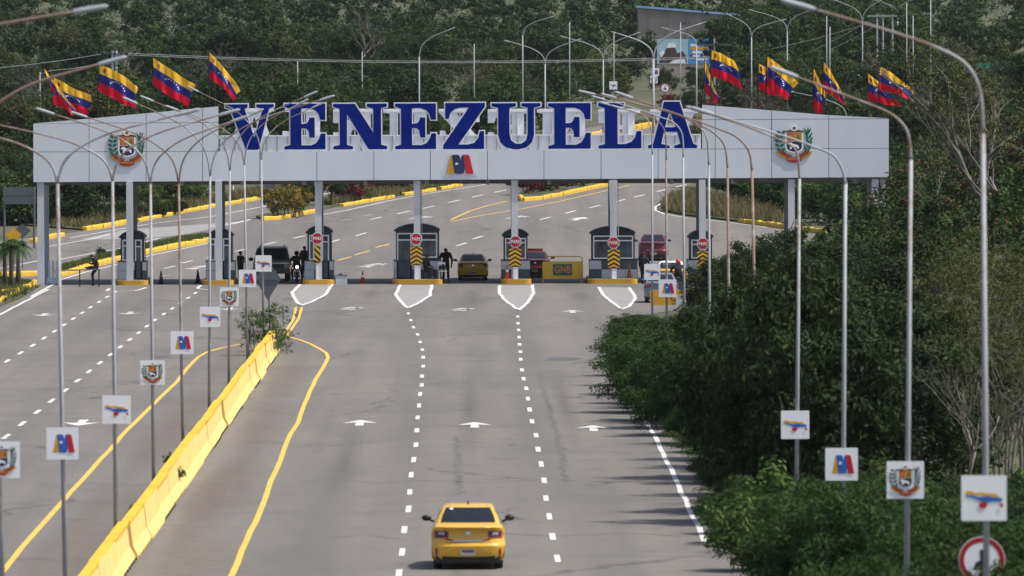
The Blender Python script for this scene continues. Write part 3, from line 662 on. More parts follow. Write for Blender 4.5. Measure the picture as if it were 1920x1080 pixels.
def inset_out(pts, d):
    """outline moved outwards by d (outline runs counter-clockwise; a hole run clockwise shrinks)"""
    n = len(pts); out = []
    for i in range(n):
        p0, p1, p2 = Vector(pts[i - 1]), Vector(pts[i]), Vector(pts[(i + 1) % n])
        a = (p1 - p0).normalized(); b = (p2 - p1).normalized()
        na = Vector((a.y, -a.x)); nb = Vector((b.y, -b.x)); mm = na + nb
        if mm.length < .2: mm = na
        mm.normalize(); c = max(.45, mm.dot(na)); out.append(tuple(p1 + mm * d / c))
    return out
def area(p): return sum(p[i - 1][0] * p[i][1] - p[i][0] * p[i - 1][1] for i in range(len(p))) / 2
def letter_curve(name, ch, k, w, depth, grow, mat_, mirror=False):
    c = bpy.data.curves.new(name, 'CURVE'); c.dimensions = '2D'; c.fill_mode = 'BOTH'; c.extrude = depth / 2
    outer, holes = LET[ch]; W0 = max(p[0] for p in outer)
    for j, loop in enumerate([outer] + holes):
        if (area(loop) < 0) == (j == 0): loop = loop[::-1]
        q = inset_out(loop, grow)
        s = c.splines.new('POLY'); s.points.add(len(q) - 1); s.use_cyclic_u = True
        for i, (x, y) in enumerate(q):
            x = x / W0 * w
            if mirror: x = w - x
            s.points[i].co = (x * k, y * k, 0, 1)
    c.materials.append(mat_)
    o = bpy.data.objects.new(name, c); o.rotation_euler = (math.pi / 2, 0, 0)
    return link(o, gate)
word = [('V', 423, 91, 281.5), ('E', 533.5, 77, 280.5), ('N', 625, 101, 280.5), ('E', 741, 77, 280), ('Z', 831, 79, 280), ('U', 922, 92, 279.5), ('E', 1028, 80, 279.3), ('L', 1122, 81, 279), ('A', 1215, 92, 278.5)]
for ch, px, w, py in word:
    p = gp(px, py)
    o = letter_curve('letter', ch, PXM, w, .014, -.2, BLUEL); o.location = (p.x, .06, p.z); o.rotation_euler[1] = -.0028
    e = letter_curve('letter_outline', ch, PXM, w, .20, 2.0, WHITE); e.location = (p.x, YF + .17 - YF, p.z); e.rotation_euler[1] = -.0028
# the other side's letters, seen from behind: white open trays with ribs
for ch, px, w, py in word:
    mx = 867 * 2 - px - w                      # mirrored about the middle of the gate
    p = at(mx, 272, (YB - .4))
    e = letter_curve('rear_letter', ch, PXM, w, .16, 1.2, WHITE, mirror=True); e.location = (p.x, (YB - .4) - YF, p.z)
    e.scale = (1, .78, 1)
    for s in (.28, .5, .72):
        MB().span((p.x + w * PXM * s - .02, (YB - .58), p.z + .15), (p.x + w * PXM * s + .02, (YB - .49), p.z + 1.8)).build('letter_rib', WHITE, gate, world=True)
    MB().span((p.x + .1, (YB - .6), p.z + 1.83), (p.x + w * PXM - .1, (YB - .5), p.z + 2.0)).build('letter_rib', WHITE, gate, world=True)
    for s in (.3, .7):
        x = p.x + w * PXM * s
        MB().tube([(x, YF + .33, 7.2), (x - .25, YF + 1.2, 8.1)], .03, 5).build('strut', SOFFIT, gate, world=True)
# coat of arms and the M logo -------------------------------------------------
def leafpts(x, y, l, w, a):
    c, s = math.cos(a), math.sin(a)
    return [(x + u * l * c - v * w * s, y + u * l * s + v * w * c) for u, v in ((0, 0), (.35, .5), (.75, .35), (1, 0), (.75, -.35), (.35, -.5))]
def emblem_shapes():
    """(part, material index, outline) in a unit square centred on 0; layers in order"""
    out = []
    # laurel at the left, palm at the right
    for i in range(5):
        y = -.20 + i * .115; x = -.34 - .05 * math.sin(i / 4 * 3.1)
        out += [('laurel_branch', 0, leafpts(x, y, .15, .075, R(150))), ('laurel_branch', 0, leafpts(x, y, .14, .075, R(35)))]
        xx = .35 + .04 * math.sin(i / 4 * 3.1)
        out += [('palm_branch', 0, leafpts(xx, y - .03, .21, .05, R(118))), ('palm_branch', 0, leafpts(xx, y - .03, .21, .05, R(62)))]
    out.append(('palm_branch', 0, leafpts(.36, .2, .24, .05, R(88))))
    # ribbons
    for j, (c, r0, r1) in enumerate(((5, .47, .39), (3, .40, .325), (1, .335, .27))):
        for side in (-1, 1):
            arc = [(side * math.sin(a) * r0 * 1.05, -.14 - math.cos(a) * r0 * .62) for a in (R(v) for v in range(12, 84, 9))]
            arc2 = [(side * math.sin(a) * r1 * 1.05, -.14 - math.cos(a) * r1 * .62) for a in (R(v) for v in range(12, 84, 9))]
            out.append(('ribbon', c, arc + arc2[::-1]))
    out.append(('ribbon', 3, [(-.22, -.36), (.22, -.36), (.19, -.46), (.08, -.50), (-.08, -.50), (-.19, -.46)]))
    out.append(('ribbon', 5, [(-.2, -.385), (.2, -.385), (.16, -.42), (-.16, -.42)]))
    # shield
    sh = [(-.215, .30), (.215, .30), (.215, -.10), (.19, -.17), (.11, -.21), (0, -.235), (-.11, -.21), (-.19, -.17), (-.215, -.10)]
    out.append(('shield', 6, [(x * 1.09, y * 1.06) for x, y in sh]))
    out.append(('shield', 4, [(-.20, .285), (0, .285), (0, .065), (-.20, .065)]))
    out.append(('shield', 5, [(.004, .285), (.20, .285), (.20, .065), (.004, .065)]))
    out.append(('shield', 2, [(-.20, .055), (.20, .055), (.20, -.10), (.17, -.16), (.10, -.195), (0, -.22), (-.10, -.195), (-.17, -.16), (-.20, -.10)]))
    out.append(('shield', 6, [(-.17, -.03), (-.13, .02), (-.07, .025), (-.03, -.01), (.06, -.025), (.12, -.06), (.13, -.14), (.09, -.14), (.06, -.09), (-.03, -.09), (-.08, -.15), (-.12, -.14), (-.10, -.06)]))
    out.append(('shield', 5, [(-.15 + .0 + .05 * math.cos(a) + .05, .175 + .06 * math.sin(a)) for a in (i * math.pi / 5 for i in range(10))]))
    out.append(('shield', 1, [(.06, .10), (.10, .24), (.13, .24), (.15, .10), (.12, .12), (.09, .12)]))
    # horns of plenty over the shield
    out.append(('cornucopia', 1, [(-.25, .33), (-.10, .36), (0, .33), (.10, .36), (.25, .33), (.25, .29), (-.25, .29)]))
    out.append(('cornucopia', 6, [(.09 * math.cos(a), .40 + .075 * math.sin(a)) for a in (i * math.pi / 6 for i in range(12))]))
    out.append(('cornucopia', 1, [(.05 * math.cos(a), .40 + .042 * math.sin(a)) for a in (i * math.pi / 6 for i in range(12))]))
    return out
EM_MATS = [EM_G, EM_BR, EM_NAVY, EM_RED, EM_OR, EM_YEL, SIGNW]
def emblem(parent, c, size, thick, y_step=.004, part_split=True, name='coat_of_arms'):
    """flat coloured shapes stacked towards the viewer (-Y)"""
    groups = {}
    for i, (part, mi, pts) in enumerate(emblem_shapes()):
        groups.setdefault(part if part_split else 'emblem', []).append((i, mi, pts))
    res = []
    for g, items in groups.items():
        mb = MB()
        for i, mi, pts in items:
            if area(pts) > 0: pts = pts[::-1]
            y = c[1] - i * y_step * .12 - .002
            mb.mat(mi).prism([(c[0] + x * size, y, c[2] + z * size) for x, z in pts], (0, thick, 0))
        res.append(mb.build(g, EM_MATS, parent, world=True))
    return res
for px, py, s in ((238, 277, 64), (1489, 269, 66)):
    c = gp(px, py); holder = MB().box((c.x, YF - .01, c.z - .2), (.5, .02, .5)).build('coat_of_arms', EM_NAVY, gate, world=True)
    emblem(holder, (c.x, YF - .05, c.z), s * PXM * 1.08, .04)
M_Y = [(-.44, -.46), (-.13, -.46), (-.12, .05), (-.22, .45), (-.30, .40)]
M_B = [(-.24, .46), (-.02, .46), (.05, .40), (.09, .18), (.13, .40), (.18, .46), (.30, .46), (.30, .1), (.20, -.44), (.16, -.46), (-.10, -.46), (-.14, -.42)]
M_R = [(.19, .46), (.38, .46), (.43, .38), (.58, -.46), (.32, -.46), (.28, -.40)]
def star(cx, cy, r): return [(cx + r * (1 if i % 2 == 0 else .42) * math.sin(i * math.pi / 5), cy + r * (1 if i % 2 == 0 else .42) * math.cos(i * math.pi / 5)) for i in range(10)]
def shapes(parent, c, size, items, mats, thick, name, y_step=.004, sx=1.0):
    mb = MB()
    for i, (mi, pts) in enumerate(items):
        if area(pts) > 0: pts = pts[::-1]
        mb.mat(mi).prism([(c[0] + x * size * sx, c[1] - .002 - i * y_step, c[2] + z * size) for x, z in pts], (0, thick, 0))
    return mb.build(name, mats, parent, world=True)
c = gp(861, 308)
lg = MB().prism([(c.x + x * 1.13, YF - .02, c.z + z * 1.2) for x, z in [(-.83, -.52), (-.5, .52), (.66, .52), (.9, -.52)]], (0, .02, 0)).build('m_logo', PANEL, gate, world=True)
shapes(lg, (c.x - .05, YF - .06, c.z), 1.12, [(0, M_Y), (1, M_B), (2, M_R), (3, star(-.06, .02, .085))], [FL_Y, LG_N, LG_R, SIGNW], .05, 'stripes', y_step=.006, sx=1.28)

# ------------------------------------------------------------------ islands, booths, stop signs
def rrect(x0, x1, y0, y1, r):
    pts = []
    for cx, cy, a0 in ((x1 - r, y0 + r, -90), (x1 - r, y1 - r, 0), (x0 + r, y1 - r, 90), (x0 + r, y0 + r, 180)):
        pts += [(cx + r * math.cos(R(a0 + k * 30)), cy + r * math.sin(R(a0 + k * 30))) for k in range(4)]
    return pts
bnames = {247: 'first', 413: 'second'}
def island(px0, px1, py, who):
    y0 = isl_y((px0 + px1) / 2); x0, x1 = XA(px0, y0), XA(px1, y0)
    r = empty('traffic_island', ((x0 + x1) / 2, y0, 0), label='yellow kerbed traffic island under ' + who, cat='traffic island', group='traffic islands under the booths')
    o = rrect(x0, x1, y0, y0 + 9.5, .35)
    MB().prism([(a, b, .0) for a, b in o][::-1], (0, 0, ISL_Z)).build('kerb', KERB_SHADED, r, world=True)
    o2 = rrect(x0 + .14, x1 - .14, y0 + .14, y0 + 9.36, .28)
    MB().prism([(a, b, ISL_Z + .004) for a, b in o2][::-1], (0, 0, .012)).build('slab', CONC, r, world=True)
    return y0
def booth(px0, px1, bx0, bx1, y_top, kind, label, Yb=None):
    """px0..px1: the upper cabin; bx0..bx1: the base block; kind of front"""
    Y = isl_y((bx0 + bx1) / 2) + 2.0; r = empty('toll_booth', (XA((px0 + px1) / 2, Y), Y, ISL_Z), label=label, cat='toll booth', group='toll booths under the gate')
    X0, X1, B0, B1 = XA(px0, Y), XA(px1, Y), XA(bx0, Y), XA(bx1, Y); D = 2.6; z0 = ISL_Z + .016; zb = z0 + .98
    zt = at(0, y_top + 13, Y).z; xm = (X0 + X1) / 2; w = X1 - X0
    base = MB().span((B0 + .015, Y + .02, z0), (B1 - .015, Y + D, zb)).build('base', TILE_D, r, world=True)
    doorside = {'door_r': (xm + .12 * w - .02, X1 - .12), 'door_l': (X0 + .06, X0 + .86), 'win': None}[kind]
    # tiles on the base front and the sides, in two courses
    n = max(2, round((B1 - B0) / .62)); tw = (B1 - B0) / n
    for i in range(n):
        for j in range(2):
            xa, xb = B0 + i * tw + .012, B0 + (i + 1) * tw - .012
            if doorside and xa < doorside[1] and xb > doorside[0]:
                if xa < doorside[0] - .12: xb = doorside[0] - .02
                elif xb > doorside[1] + .12: xa = doorside[1] + .02
                else: continue
            light = (j == 1) if kind != 'win' or n < 4 else (i + j) % 2 == 1 if i in (0,) else (j == 0)
            if kind != 'win' and i == 0: light = True
            MB().span((xa, Y - .012, z0 + j * .49 + .01), (xb, Y + .03, z0 + (j + 1) * .49 - .01)).build('tile', TILE_L if light else TILE_D, base, world=True)
    for j in range(2):
        for i in range(4):
            for xs in (B0, B1): MB().span((xs - .012, Y + .05 + i * .63, z0 + j * .49 + .01), (xs + .012, Y + .05 + i * .63 + .6, z0 + (j + 1) * .49 - .01)).build('tile', TILE_L if (i + j) % 2 else TILE_D, base, world=True)
    MB().span((B0 - .03, Y - .03, zb), (B1 + .03, Y + D + .03, zb + .03)).build('ledge', BOOTHD, r, world=True)
    cab = MB()
    for xa, xb in ((X0, X0 + .09), (X1 - .09, X1)):
        for ya in (Y + .06, Y + D - .15): cab.span((xa, ya, zb + .03), (xb, ya + .09, zt))
    cab.span((X0, Y + .065, zt - .10), (X1, Y + D - .06, zt)); cab.span((X0 + .09, Y + D - .13, zb + .03), (X1 - .09, Y + D - .08, zb + .35))
    cab.span((X0 + .09, Y + .08, zb + .03), (X1 - .09, Y + .13, zb + .16))
    cab.build('cabin_frame', BOOTHD, r, world=True)
    MB().span((X0 + .02, Y + .17, zb + .03), (X0 + .035, Y + D - .17, zt - .1)).build('side_glass', GLASSB, r, world=True)
    MB().span((X1 - .035, Y + .17, zb + .03), (X1 - .02, Y + D - .17, zt - .1)).build('side_glass', GLASSB, r, world=True)
    MB().span((X0 + .1, Y + D - .12, zb + .36), (X1 - .1, Y + D - .105, zt - .11)).build('rear_glass', GLASSB, r, world=True)
    MB().span((X0 + .2, Y + .9, zb + .03), (X1 - .2, Y + 1.5, zb + .12)).build('desk', TILE_D, r, world=True)
    # arched roof with an overhang
    arc = [(xm + (w / 2 + .1) * math.sin(a), zt + .36 * (math.cos(a) - math.cos(R(62))) / (1 - math.cos(R(62)))) for a in (R(v) * 1.0 for v in range(-62, 63, 8))]
    arc = [(xm + (x - xm) / math.sin(R(62)), z) for x, z in arc]
    MB().prism([(x, Y - .15, z + .02) for x, z in arc][::-1] + [(x, Y - .15, z - .035) for x, z in arc], (0, D + .3, 0)).build('roof', ROOFD, r, world=True)
    MB().prism([(x * .985 + xm * .015, Y + .05, z - .037) for x, z in arc][::-1], (0, D - .1, 0)).build('gable', BOOTHD, r, world=True)
    def window(a, b, z_lo, z_hi, transom, name='window', sill=True, m=GLASSB):
        f = MB(); t = .07; y0, y1 = Y + .02, Y + .09
        f.span((a, y0, z_lo), (a + t, y1, z_hi)); f.span((b - t, y0, z_lo), (b, y1, z_hi)); f.span((a + t, y0, z_hi - t), (b - t, y1, z_hi)); f.span((a + t, y0, z_lo), (b - t, y1, z_lo + t))
        zs = z_hi - transom; f.span((a + t, y0 + .004, zs - t / 2), (b - t, y1 - .004, zs + t / 2))
        fo = f.build(name, WHITE, r, world=True)
        MB().span((a + t, Y + .05, z_lo + t), (b - t, Y + .065, zs - t / 2)).build('pane', m, fo, world=True)
        lv = MB(); q = 5
        for i in range(q):
            z = zs + t / 2 + (transom - t * 1.5) * (i + .5) / q; lv.box(((a + b) / 2, Y + .055, z), (b - a - 2 * t - .004, .045, .018), rx=.5)
        lv.build('louvre', SIGN_GREY, fo, world=True)
    zh = zt - .12
    if kind == 'door_r':
        window(X0 + .09, X0 + .09 + .22 * w, zb + .05, zh, .33)
        window(doorside[0], doorside[1], z0, zh, .38, 'door')
    elif kind == 'door_l':
        window(doorside[0], doorside[1], z0, zh, .38, 'door')
        window(doorside[1] + .04, X1 - .1, zb + .16, zh, .38)
        MB().span((doorside[1] + .42 * w, Y + .004, z0), (B1 - .02, Y + .018, zb - .01)).build('plinth', BOOTHD, r, world=True)
    else:
        window(X0 + .08, X1 - .08, zb + .08, zh, .28 if w > 2 else .26)
    return r
islands = [(219, 276, 538, 'the booth beside the man sitting on the rail'), (378, 437, 536, 'the booth beside the dark off-roader'), (567, 626, 531, 'the narrow booth with a diagonal striped board'),
           (735, 829, 531, 'the wide booth with a glazed door'), (939, 996, 533, 'the narrow booth with the orange cone'), (1102, 1195, 537, 'the wide booth with one long window'), (1289, 1342, 540, 'the narrow booth half behind the bushes')]
for a in islands: island(*a)
booth(226, 270, 220, 274, 433, 'door_r', 'narrow dark roofed booth with door, beside the man sitting on the rail')
booth(391, 435, 386, 440, 431, 'door_r', 'narrow dark booth behind two lamp posts, left of the dark off-roader')
booth(576, 621, 571, 625, 425, 'door_r', 'narrow booth with door behind the stop sign with diagonal stripes')
booth(742, 823, 738, 827, 422, 'door_l', 'wide arched booth with glazed door, behind the seated person')
booth(944, 989, 940, 993, 432, 'win', 'narrow arched booth with one window, between taxi and yellow GNB barrier')
booth(1109, 1190, 1105, 1195, 428, 'win', 'wide booth with long window and checkered base beside the maroon car')
booth(1293, 1335, 1289, 1340, 436, 'win', 'narrow booth partly covered by lamp posts and bushes')
def octagon(r): return [(r * math.sin(R(22.5 + 45 * i)) / math.cos(R(22.5)), r * math.cos(R(22.5 + 45 * i)) / math.cos(R(22.5))) for i in range(8)]
stops = [(595, 447, 'above the diagonal striped board'), (780.5, 448, 'on the wide booth with the glazed door'), (966.5, 453, 'on the column beside the parked taxi'), (1150.5, 455, 'on the wide booth with the long window'), (1318, 457, 'on the rightmost booth behind a lamp post')]
for px, py, where in stops:
    c = at(px, py, isl_y(px) + .3); r = empty('stop_sign', c, label='red octagonal PARE stop sign ' + where, cat='stop sign', group='stop signs on the gate columns')
    MB().prism([(x, 0, z) for x, z in octagon(.315)], (0, .02, 0)).build('board', SIGNW, r)
    MB().prism([(x, -.005, z) for x, z in octagon(.285)], (0, .004, 0)).build('face', SIGN_RED, r)
    text('lettering', 'PARE', .265, SIGNW, r, (0, -.010, -.01), sx=.80, ext=.002, bold=.002)
    MB().box((0, .09, 0), (.08, .16, .08)).build('bracket', COLW, r)
for px, y0, y1, w, where in ((781, 462, 497, .66, 'on the column of the wide booth with glazed door'), (966, 465, 500, .66, 'under the stop sign beside the taxi'), (1151, 467, 503, .66, 'on the column of the long-windowed booth'), (1318, 470, 505, .62, 'under the rightmost stop sign')):
    yq = isl_y(px) + .31; a = at(px, y0, yq); b = at(px, y1, yq); h = a.z - b.z
    r = empty('chevron_board', (b.x, yq, b.z), label='yellow and black chevron board ' + where, cat='chevron board', group='chevron boards on the columns')
    MB().span((-w / 2, 0, 0), (w / 2, .02, h)).build('board', CHV_K, r)
    n = 4; st = h / (n + .35); up = .2
    for i in range(n + 1):
        zl = i * st - .10
        for s in (-1, 1):
            pts = [(0, zl + up), (s * w / 2, zl), (s * w / 2, zl + st * .52), (0, zl + up + st * .52)]
            pts = [(x, min(max(z, 0.0), h)) for x, z in pts]
            if s < 0: pts = pts[::-1]
            if abs(area(pts)) < .004: continue
            MB().prism([(x, -.006, z) for x, z in pts][::-1], (0, .005, 0)).build('stripe', CHV_Y, r)
yq = isl_y(595) + .31; a = at(595, 459, yq); b = at(595, 493, yq); h = a.z - b.z; w = .34
r = empty('striped_board', (b.x, yq, b.z), label='narrow board of diagonal yellow and black stripes under a stop sign', cat='warning board')
MB().span((-w / 2, 0, 0), (w / 2, .02, h)).build('board', CHV_K, r)
for i in range(4):
    z = -.16 + i * .34; pts = [(-w / 2, z + .34), (w / 2, z), (w / 2, z + .17), (-w / 2, z + .51)]
    pts = [(x, min(max(q, 0), h)) for x, q in pts]
    MB().prism([(x, -.006, q) for x, q in pts][::-1], (0, .005, 0)).build('stripe', CHV_Y, r)
MB().span((b.x - .06, yq + .02, ISL_Z), (b.x + .07, yq + .13, b.z)).build('column_foot', WHITE, gate, world=True)
for px in (781, 966, 1151, 1318):
    yq = isl_y(px) + .33; x = XA(px, yq); MB().span((x - .11, yq, ISL_Z), (x + .11, yq + .11, at(px, 499, yq).z)).build('column_foot', WHITE, gate, world=True)

# ------------------------------------------------------------------ flags
def flag(ht, hb, ft, fb, pole_px, pole_top, pole_bot, label, Y=YF + .5, bow=(0, 0), amp=.16, ph=0.0, with_flag=True, fold=None):
    """corners of the cloth in the picture; bow lifts the middle of the top and bottom edge (px)"""
    r = empty('flag', at(pole_px, pole_bot, Y), label=label, cat='flag', group='flags along the top of the gate')
    p0, p1 = at(pole_px, pole_bot, Y), at(pole_px, pole_top, Y)
    MB().tube([p0 - Vector((0, 0, .5)), p1], [.05, .034], 6).build('pole', BLACK, r, world=True)
    if not with_flag: return
    nu, nv = 26, 12; V = []; mats = []
    def P(u, v, off=0.0):
        tx = ht[0] + (ft[0] - ht[0]) * u; ty = ht[1] + (ft[1] - ht[1]) * u - bow[0] * 4 * u * (1 - u)
        bx = hb[0] + (fb[0] - hb[0]) * u; by = hb[1] + (fb[1] - hb[1]) * u - bow[1] * 4 * u * (1 - u)
        d = amp * 1.7 * (math.sin(u * 8.5 + v * 2.2 + ph) * (.25 + u) + .35 * math.sin(u * 17 - v * 3 + ph)) + off
        y = Y - .05 + d
        return at(tx + (bx - tx) * v + 1.6 * u * math.sin(7 * v + 5 * u + ph), ty + (by - ty) * v + 1.2 * u * math.sin(u * 11 + ph * 2 + v * 3), y)
    mb = MB()
    for j in range(nv):
        mb.mat(j * 3 // nv)
        for i in range(nu):
            q = [P(i / nu, j / nv), P(i / nu, (j + 1) / nv), P((i + 1) / nu, (j + 1) / nv), P((i + 1) / nu, j / nv)]
            mb.add(q, [(0, 1, 2, 3)])
    o = mb.build('cloth', [FL_Y, FL_B, FL_R], r, smooth=True, world=True)
    bm_ = o.data
    st = MB()
    for i in range(8):
        a = math.pi * (.12 + .76 * i / 7); u = .5 - .2 * math.cos(a); v = .59 - .2 * math.sin(a)
        for off in (-.02, .02):
            c = P(u, v, off); ex = (P(u + .02, v, off) - c).normalized(); ez = (P(u, v - .02, off) - c).normalized()
            st.poly([c + ex * x * 1.0 + ez * z for x, z in star(0, 0, .062)])
    st.build('stars', FL_W, o, world=True)
    em = MB(); c = P(.14, .17, -.02); ex = (P(.2, .17, -.02) - c).normalized(); ez = (P(.14, .1, -.02) - c).normalized()
    em.poly([c + ex * .11 * math.cos(q) + ez * .13 * math.sin(q) for q in (i * math.pi / 4 for i in range(8))]); em.build('crest', EM_BR, o, world=True)
flag((83,129),(97,168),(143,206),(137,217), 81, 127, 225, 'flag hanging in a thin twisted strip at the far left end of the gate', Y=YF + .2, amp=.08)
flag((101,144),(100,196),(171,178),(166,215), 100, 142, 224, 'small sagging flag on the second pole from the left end', bow=(-3, -2), ph=1, Y=YF + .9)
flag((187,122),(184,170),(257,162),(252,205), 184, 121, 217, 'flag flying broad with its yellow top bulging above the left coat of arms', bow=(6, 0), ph=2)
flag((287,108),(286,158),(366,160),(351,200), 287, 107, 207, 'broad flag on the pole left of the big letter V by two poles', bow=(0, -2), ph=3)
flag((393,98),(393,147),(450,170),(437,188), 392, 97, 198, 'flag folding down to a point directly left of the big letter V', bow=(5, 4), ph=4)
for px, t, b, w in ((201, 125, 215, 'bulging flag'), (303, 128, 206, 'broad flag'), (403, 128, 198, 'folding flag')):
    flag(0, 0, 0, 0, px, t, b, 'bare black flag pole just right of the %s over the left wing' % w, Y=YF + 1.4, with_flag=False)
flag((1322,113),(1321,172),(1346,178),(1347,194), 1321.5, 110, 197, 'limp narrow flag at the inner end of the right wing, beside the letter A', bow=(-4, -2), amp=.08, Y=YF + 1.0)
flag((1335,95),(1333,143),(1379,116),(1393,168), 1333, 92, 198, 'flag with a drooping tail, first broad one right of the letter A', bow=(3, 3), ph=.6)
flag((1423,119),(1423,168),(1452,134),(1455,182), 1421, 117, 203, 'short flag half covered by the flag with the bright yellow fold', amp=.1, ph=2.2, Y=YF + 1.1)
flag((1439,106),(1438,160),(1496,156),(1474,187), 1437, 103, 204, 'flag with a bright yellow fold above the right coat of arms', bow=(4, -3), ph=3.1, amp=.26)
flag((1526,129),(1525,208),(1548,170),(1543,213), 1524.5, 127, 211, 'flag hanging straight down behind the diagonal lamp arm', bow=(-2, -1), amp=.07, ph=.3, Y=YF + 1.0)
flag((1545,117),(1543,168),(1581,178),(1586,200), 1543, 114, 213, 'steeply folded flag crossed by the lamp arm on the right wing', bow=(5, 3), amp=.2, ph=1.4)
flag((1628,138),(1626,187),(1660,163),(1690,200), 1627, 135, 220, 'flag whose red corner trails below its neighbour at the right end', bow=(0, -2), ph=2.5, Y=YF + 1.0)
flag((1650,124),(1648,170),(1714,170),(1706,187), 1648, 121, 222, 'broad flag on the last pole at the right end of the gate', bow=(3, 3), ph=.9, amp=.2)
# ------------------------------------------------------------------ lamp posts and their signs
def lamp(label, Y, low, top, arms, m=GALV, group='lamp posts along the road', r0=.066, head=True, arm_m=None):
    """low, top: two picture points of the pole; each arm a chain of picture points from the bend to its tip"""
    a, b = at(*low, Y), at(*top, Y); z0 = zg(0, Y); d = (a - b) / (a.z - b.z)
    base = b + d * (z0 - b.z)
    r = empty('lamp_post', base, label=label, cat='lamp post', group=group)
    k = max(1.0, r0 / .075)
    MB().tube([base, base.lerp(b, .5), b], [r0, r0 * .85, r0 * .66], 10).build('pole', m, r, smooth=True, world=True)
    MB().tube([base, base + Vector((0, 0, .06))], [r0 * 2.2, r0 * 2.2], 8).build('base_plate', m, r, world=True)
    for chain in arms:
        pts = [b] + [at(*p, Y) for p in chain]; sm = []
        for i in range(len(pts) - 1):      # smooth the bend
            p0, p1, p2, p3 = pts[max(i - 1, 0)], pts[i], pts[i + 1], pts[min(i + 2, len(pts) - 1)]
            for t in (0, .25, .5, .75):
                sm.append(.5 * ((2 * p1) + (p2 - p0) * t + (2 * p0 - 5 * p1 + 4 * p2 - p3) * t * t + (-p0 + 3 * p1 - 3 * p2 + p3) * t ** 3))
        sm.append(pts[-1]); n = len(sm)
        arm = MB().tube(sm, [r0 * (.54 - .24 * i / n) for i in range(n)], 8).build('arm', arm_m or m, r, smooth=True, world=True)
        if head:
            t = sm[-1]; dv = (sm[-1] - sm[-3]).normalized()
            MB().tube([t - dv * .10, t + dv * .02, t + dv * .36, t + dv * .42], [.034, .042, .038, .015], 8).build('luminaire', LUM, r, world=True)
    return r
SIGN_SHAPES = {}
def road_sign(kind, px, py, size_px, Y, label, front=.09):
    c = at(px, py, Y - front); s = size_px * Y / F
    r = empty('square_sign', c, label=label, cat='sign', group='square signs on the lamp posts')
    h = s / 2; o = [(h * x, h * z) for x, z in ((-.97, -1), (.97, -1), (1, -.97), (1, .97), (.97, 1), (-.97, 1), (-1, .97), (-1, -.97))]
    MB().prism([(x, 0, z) for x, z in o], (0, .02, 0)).build('board', SIGNW, r)
    MB().box((0, .05, h * .5), (.16, .06, .04)).box((0, .05, -h * .5), (.16, .06, .04)).build('clamp', GALV, r)
    o = (c.x, c.y, c.z)
    if kind == 'm':
        shapes(r, o, s * .62, [(0, M_Y), (1, M_B), (2, M_R), (3, star(-.06, .06, .11))], [LG_Y, LG_B, LG_R, SIGNW], .002, 'logo', sx=1.08)
    elif kind == 'map':
        y_ = [(-.42, .14), (-.30, .17), (-.2, .12), (-.05, .13), (.1, .11), (.25, .10), (.36, .02), (.2, .0), (-.1, .05), (-.4, .09)]
        b_ = [(-.42, .08), (-.25, .06), (-.1, .02), (.1, .05), (.2, .02), (.41, .0), (.40, -.06), (.38, -.08), (.2, -.07), (.08, -.10), (-.08, -.07), (-.22, .0), (-.4, .04)]
        r1 = [(-.02 + .095 * math.cos(q) * (1 + .1 * math.sin(3 * q)), -.155 + .072 * math.sin(q)) for q in (i * math.pi / 6 for i in range(12))]
        r2 = [(.385 + .04 * math.cos(q), -.155 + .05 * math.sin(q)) for q in (i * math.pi / 4 for i in range(8))]
        shapes(r, o, s, [(0, y_), (1, b_), (2, r1), (2, r2)], [LG_Y, LG_B, LG_R], .002, 'map_print')
    else:
        emblem(r, (c.x, c.y, c.z), s * .86, .002, part_split=False)
    return r
def curl(px, py, tip, s):
    """a bend from the top of the pole out to the tip, picture points"""
    dx = tip[0] - px; dy = tip[1] - py
    return [(px + dx * .05, py - abs(dy) * .30), (px + dx * .18, py + dy * .52), (px + dx * .45, py + dy * .74), tip]
LPI = 29.8
left = [  # n, pole low, pole top, left tip, right tip, material, sign
 (7, (122, 1080), (108, 345), (-90, 236), (338, 214), GALV, ('m', 117, 831.5, 60), 'galvanised double lamp post carrying the nearest M logo sign left of the barrier'),
 (8, (217, 1000), (211, 340), (-12, 232), (418, 214), GALV, ('map', 218.5, 768, 53), 'double lamp post with the map sign directly above the yellow kerbing line'),
 (9, (288, 900), (282, 345), (95, 212), (440, 226), GALV, ('coat', 286, 698.5, 46), 'double lamp post carrying the coat of arms sign between map sign and M sign'),
 (10, (343, 840), (335, 345), (158, 218), (470, 215), RUSTY, ('m', 341.5, 642.5, 43), 'rust brown double lamp post in the row along the barrier'),
 (11, (392, 770), (394, 330), (252, 192), (605, 186), GALV, ('map', 394, 594, 38), 'double lamp post with long arm crossing the letter V, map sign low on it'),
 (12, (429, 715), (431, 320), (283, 188), (575, 180), GALV, ('coat', 430, 556.5, 35), 'double lamp post with small coat of arms sign near the second booth'),
 (13, (464, 672), (458, 310), (330, 205), (560, 195), GALV, ('m', 464, 522, 32.5), 'double lamp post with small M sign in front of the dark off-roader'),
 (14, (494, 640), (490, 300), (368, 170), (590, 200), GALV, ('map', 494, 494, 30.5), 'farthest double lamp post of the barrier row, its map sign beside the off-roader'),
]
labs = {'m': 'white square M logo sign, ', 'map': 'white square tricolour map sign, ', 'coat': 'white square coat of arms sign, '}
where_l = ['nearest of its kind in the barrier row', 'nearest of its kind in the barrier row', 'nearest whole one of its kind in the barrier row', 'on the rusty brown post', 'middle one of its kind in the barrier row', 'on a thin post left of the leafy median bush', 'in front of the dark off-roader', 'overlapping the grey diamond sign back']
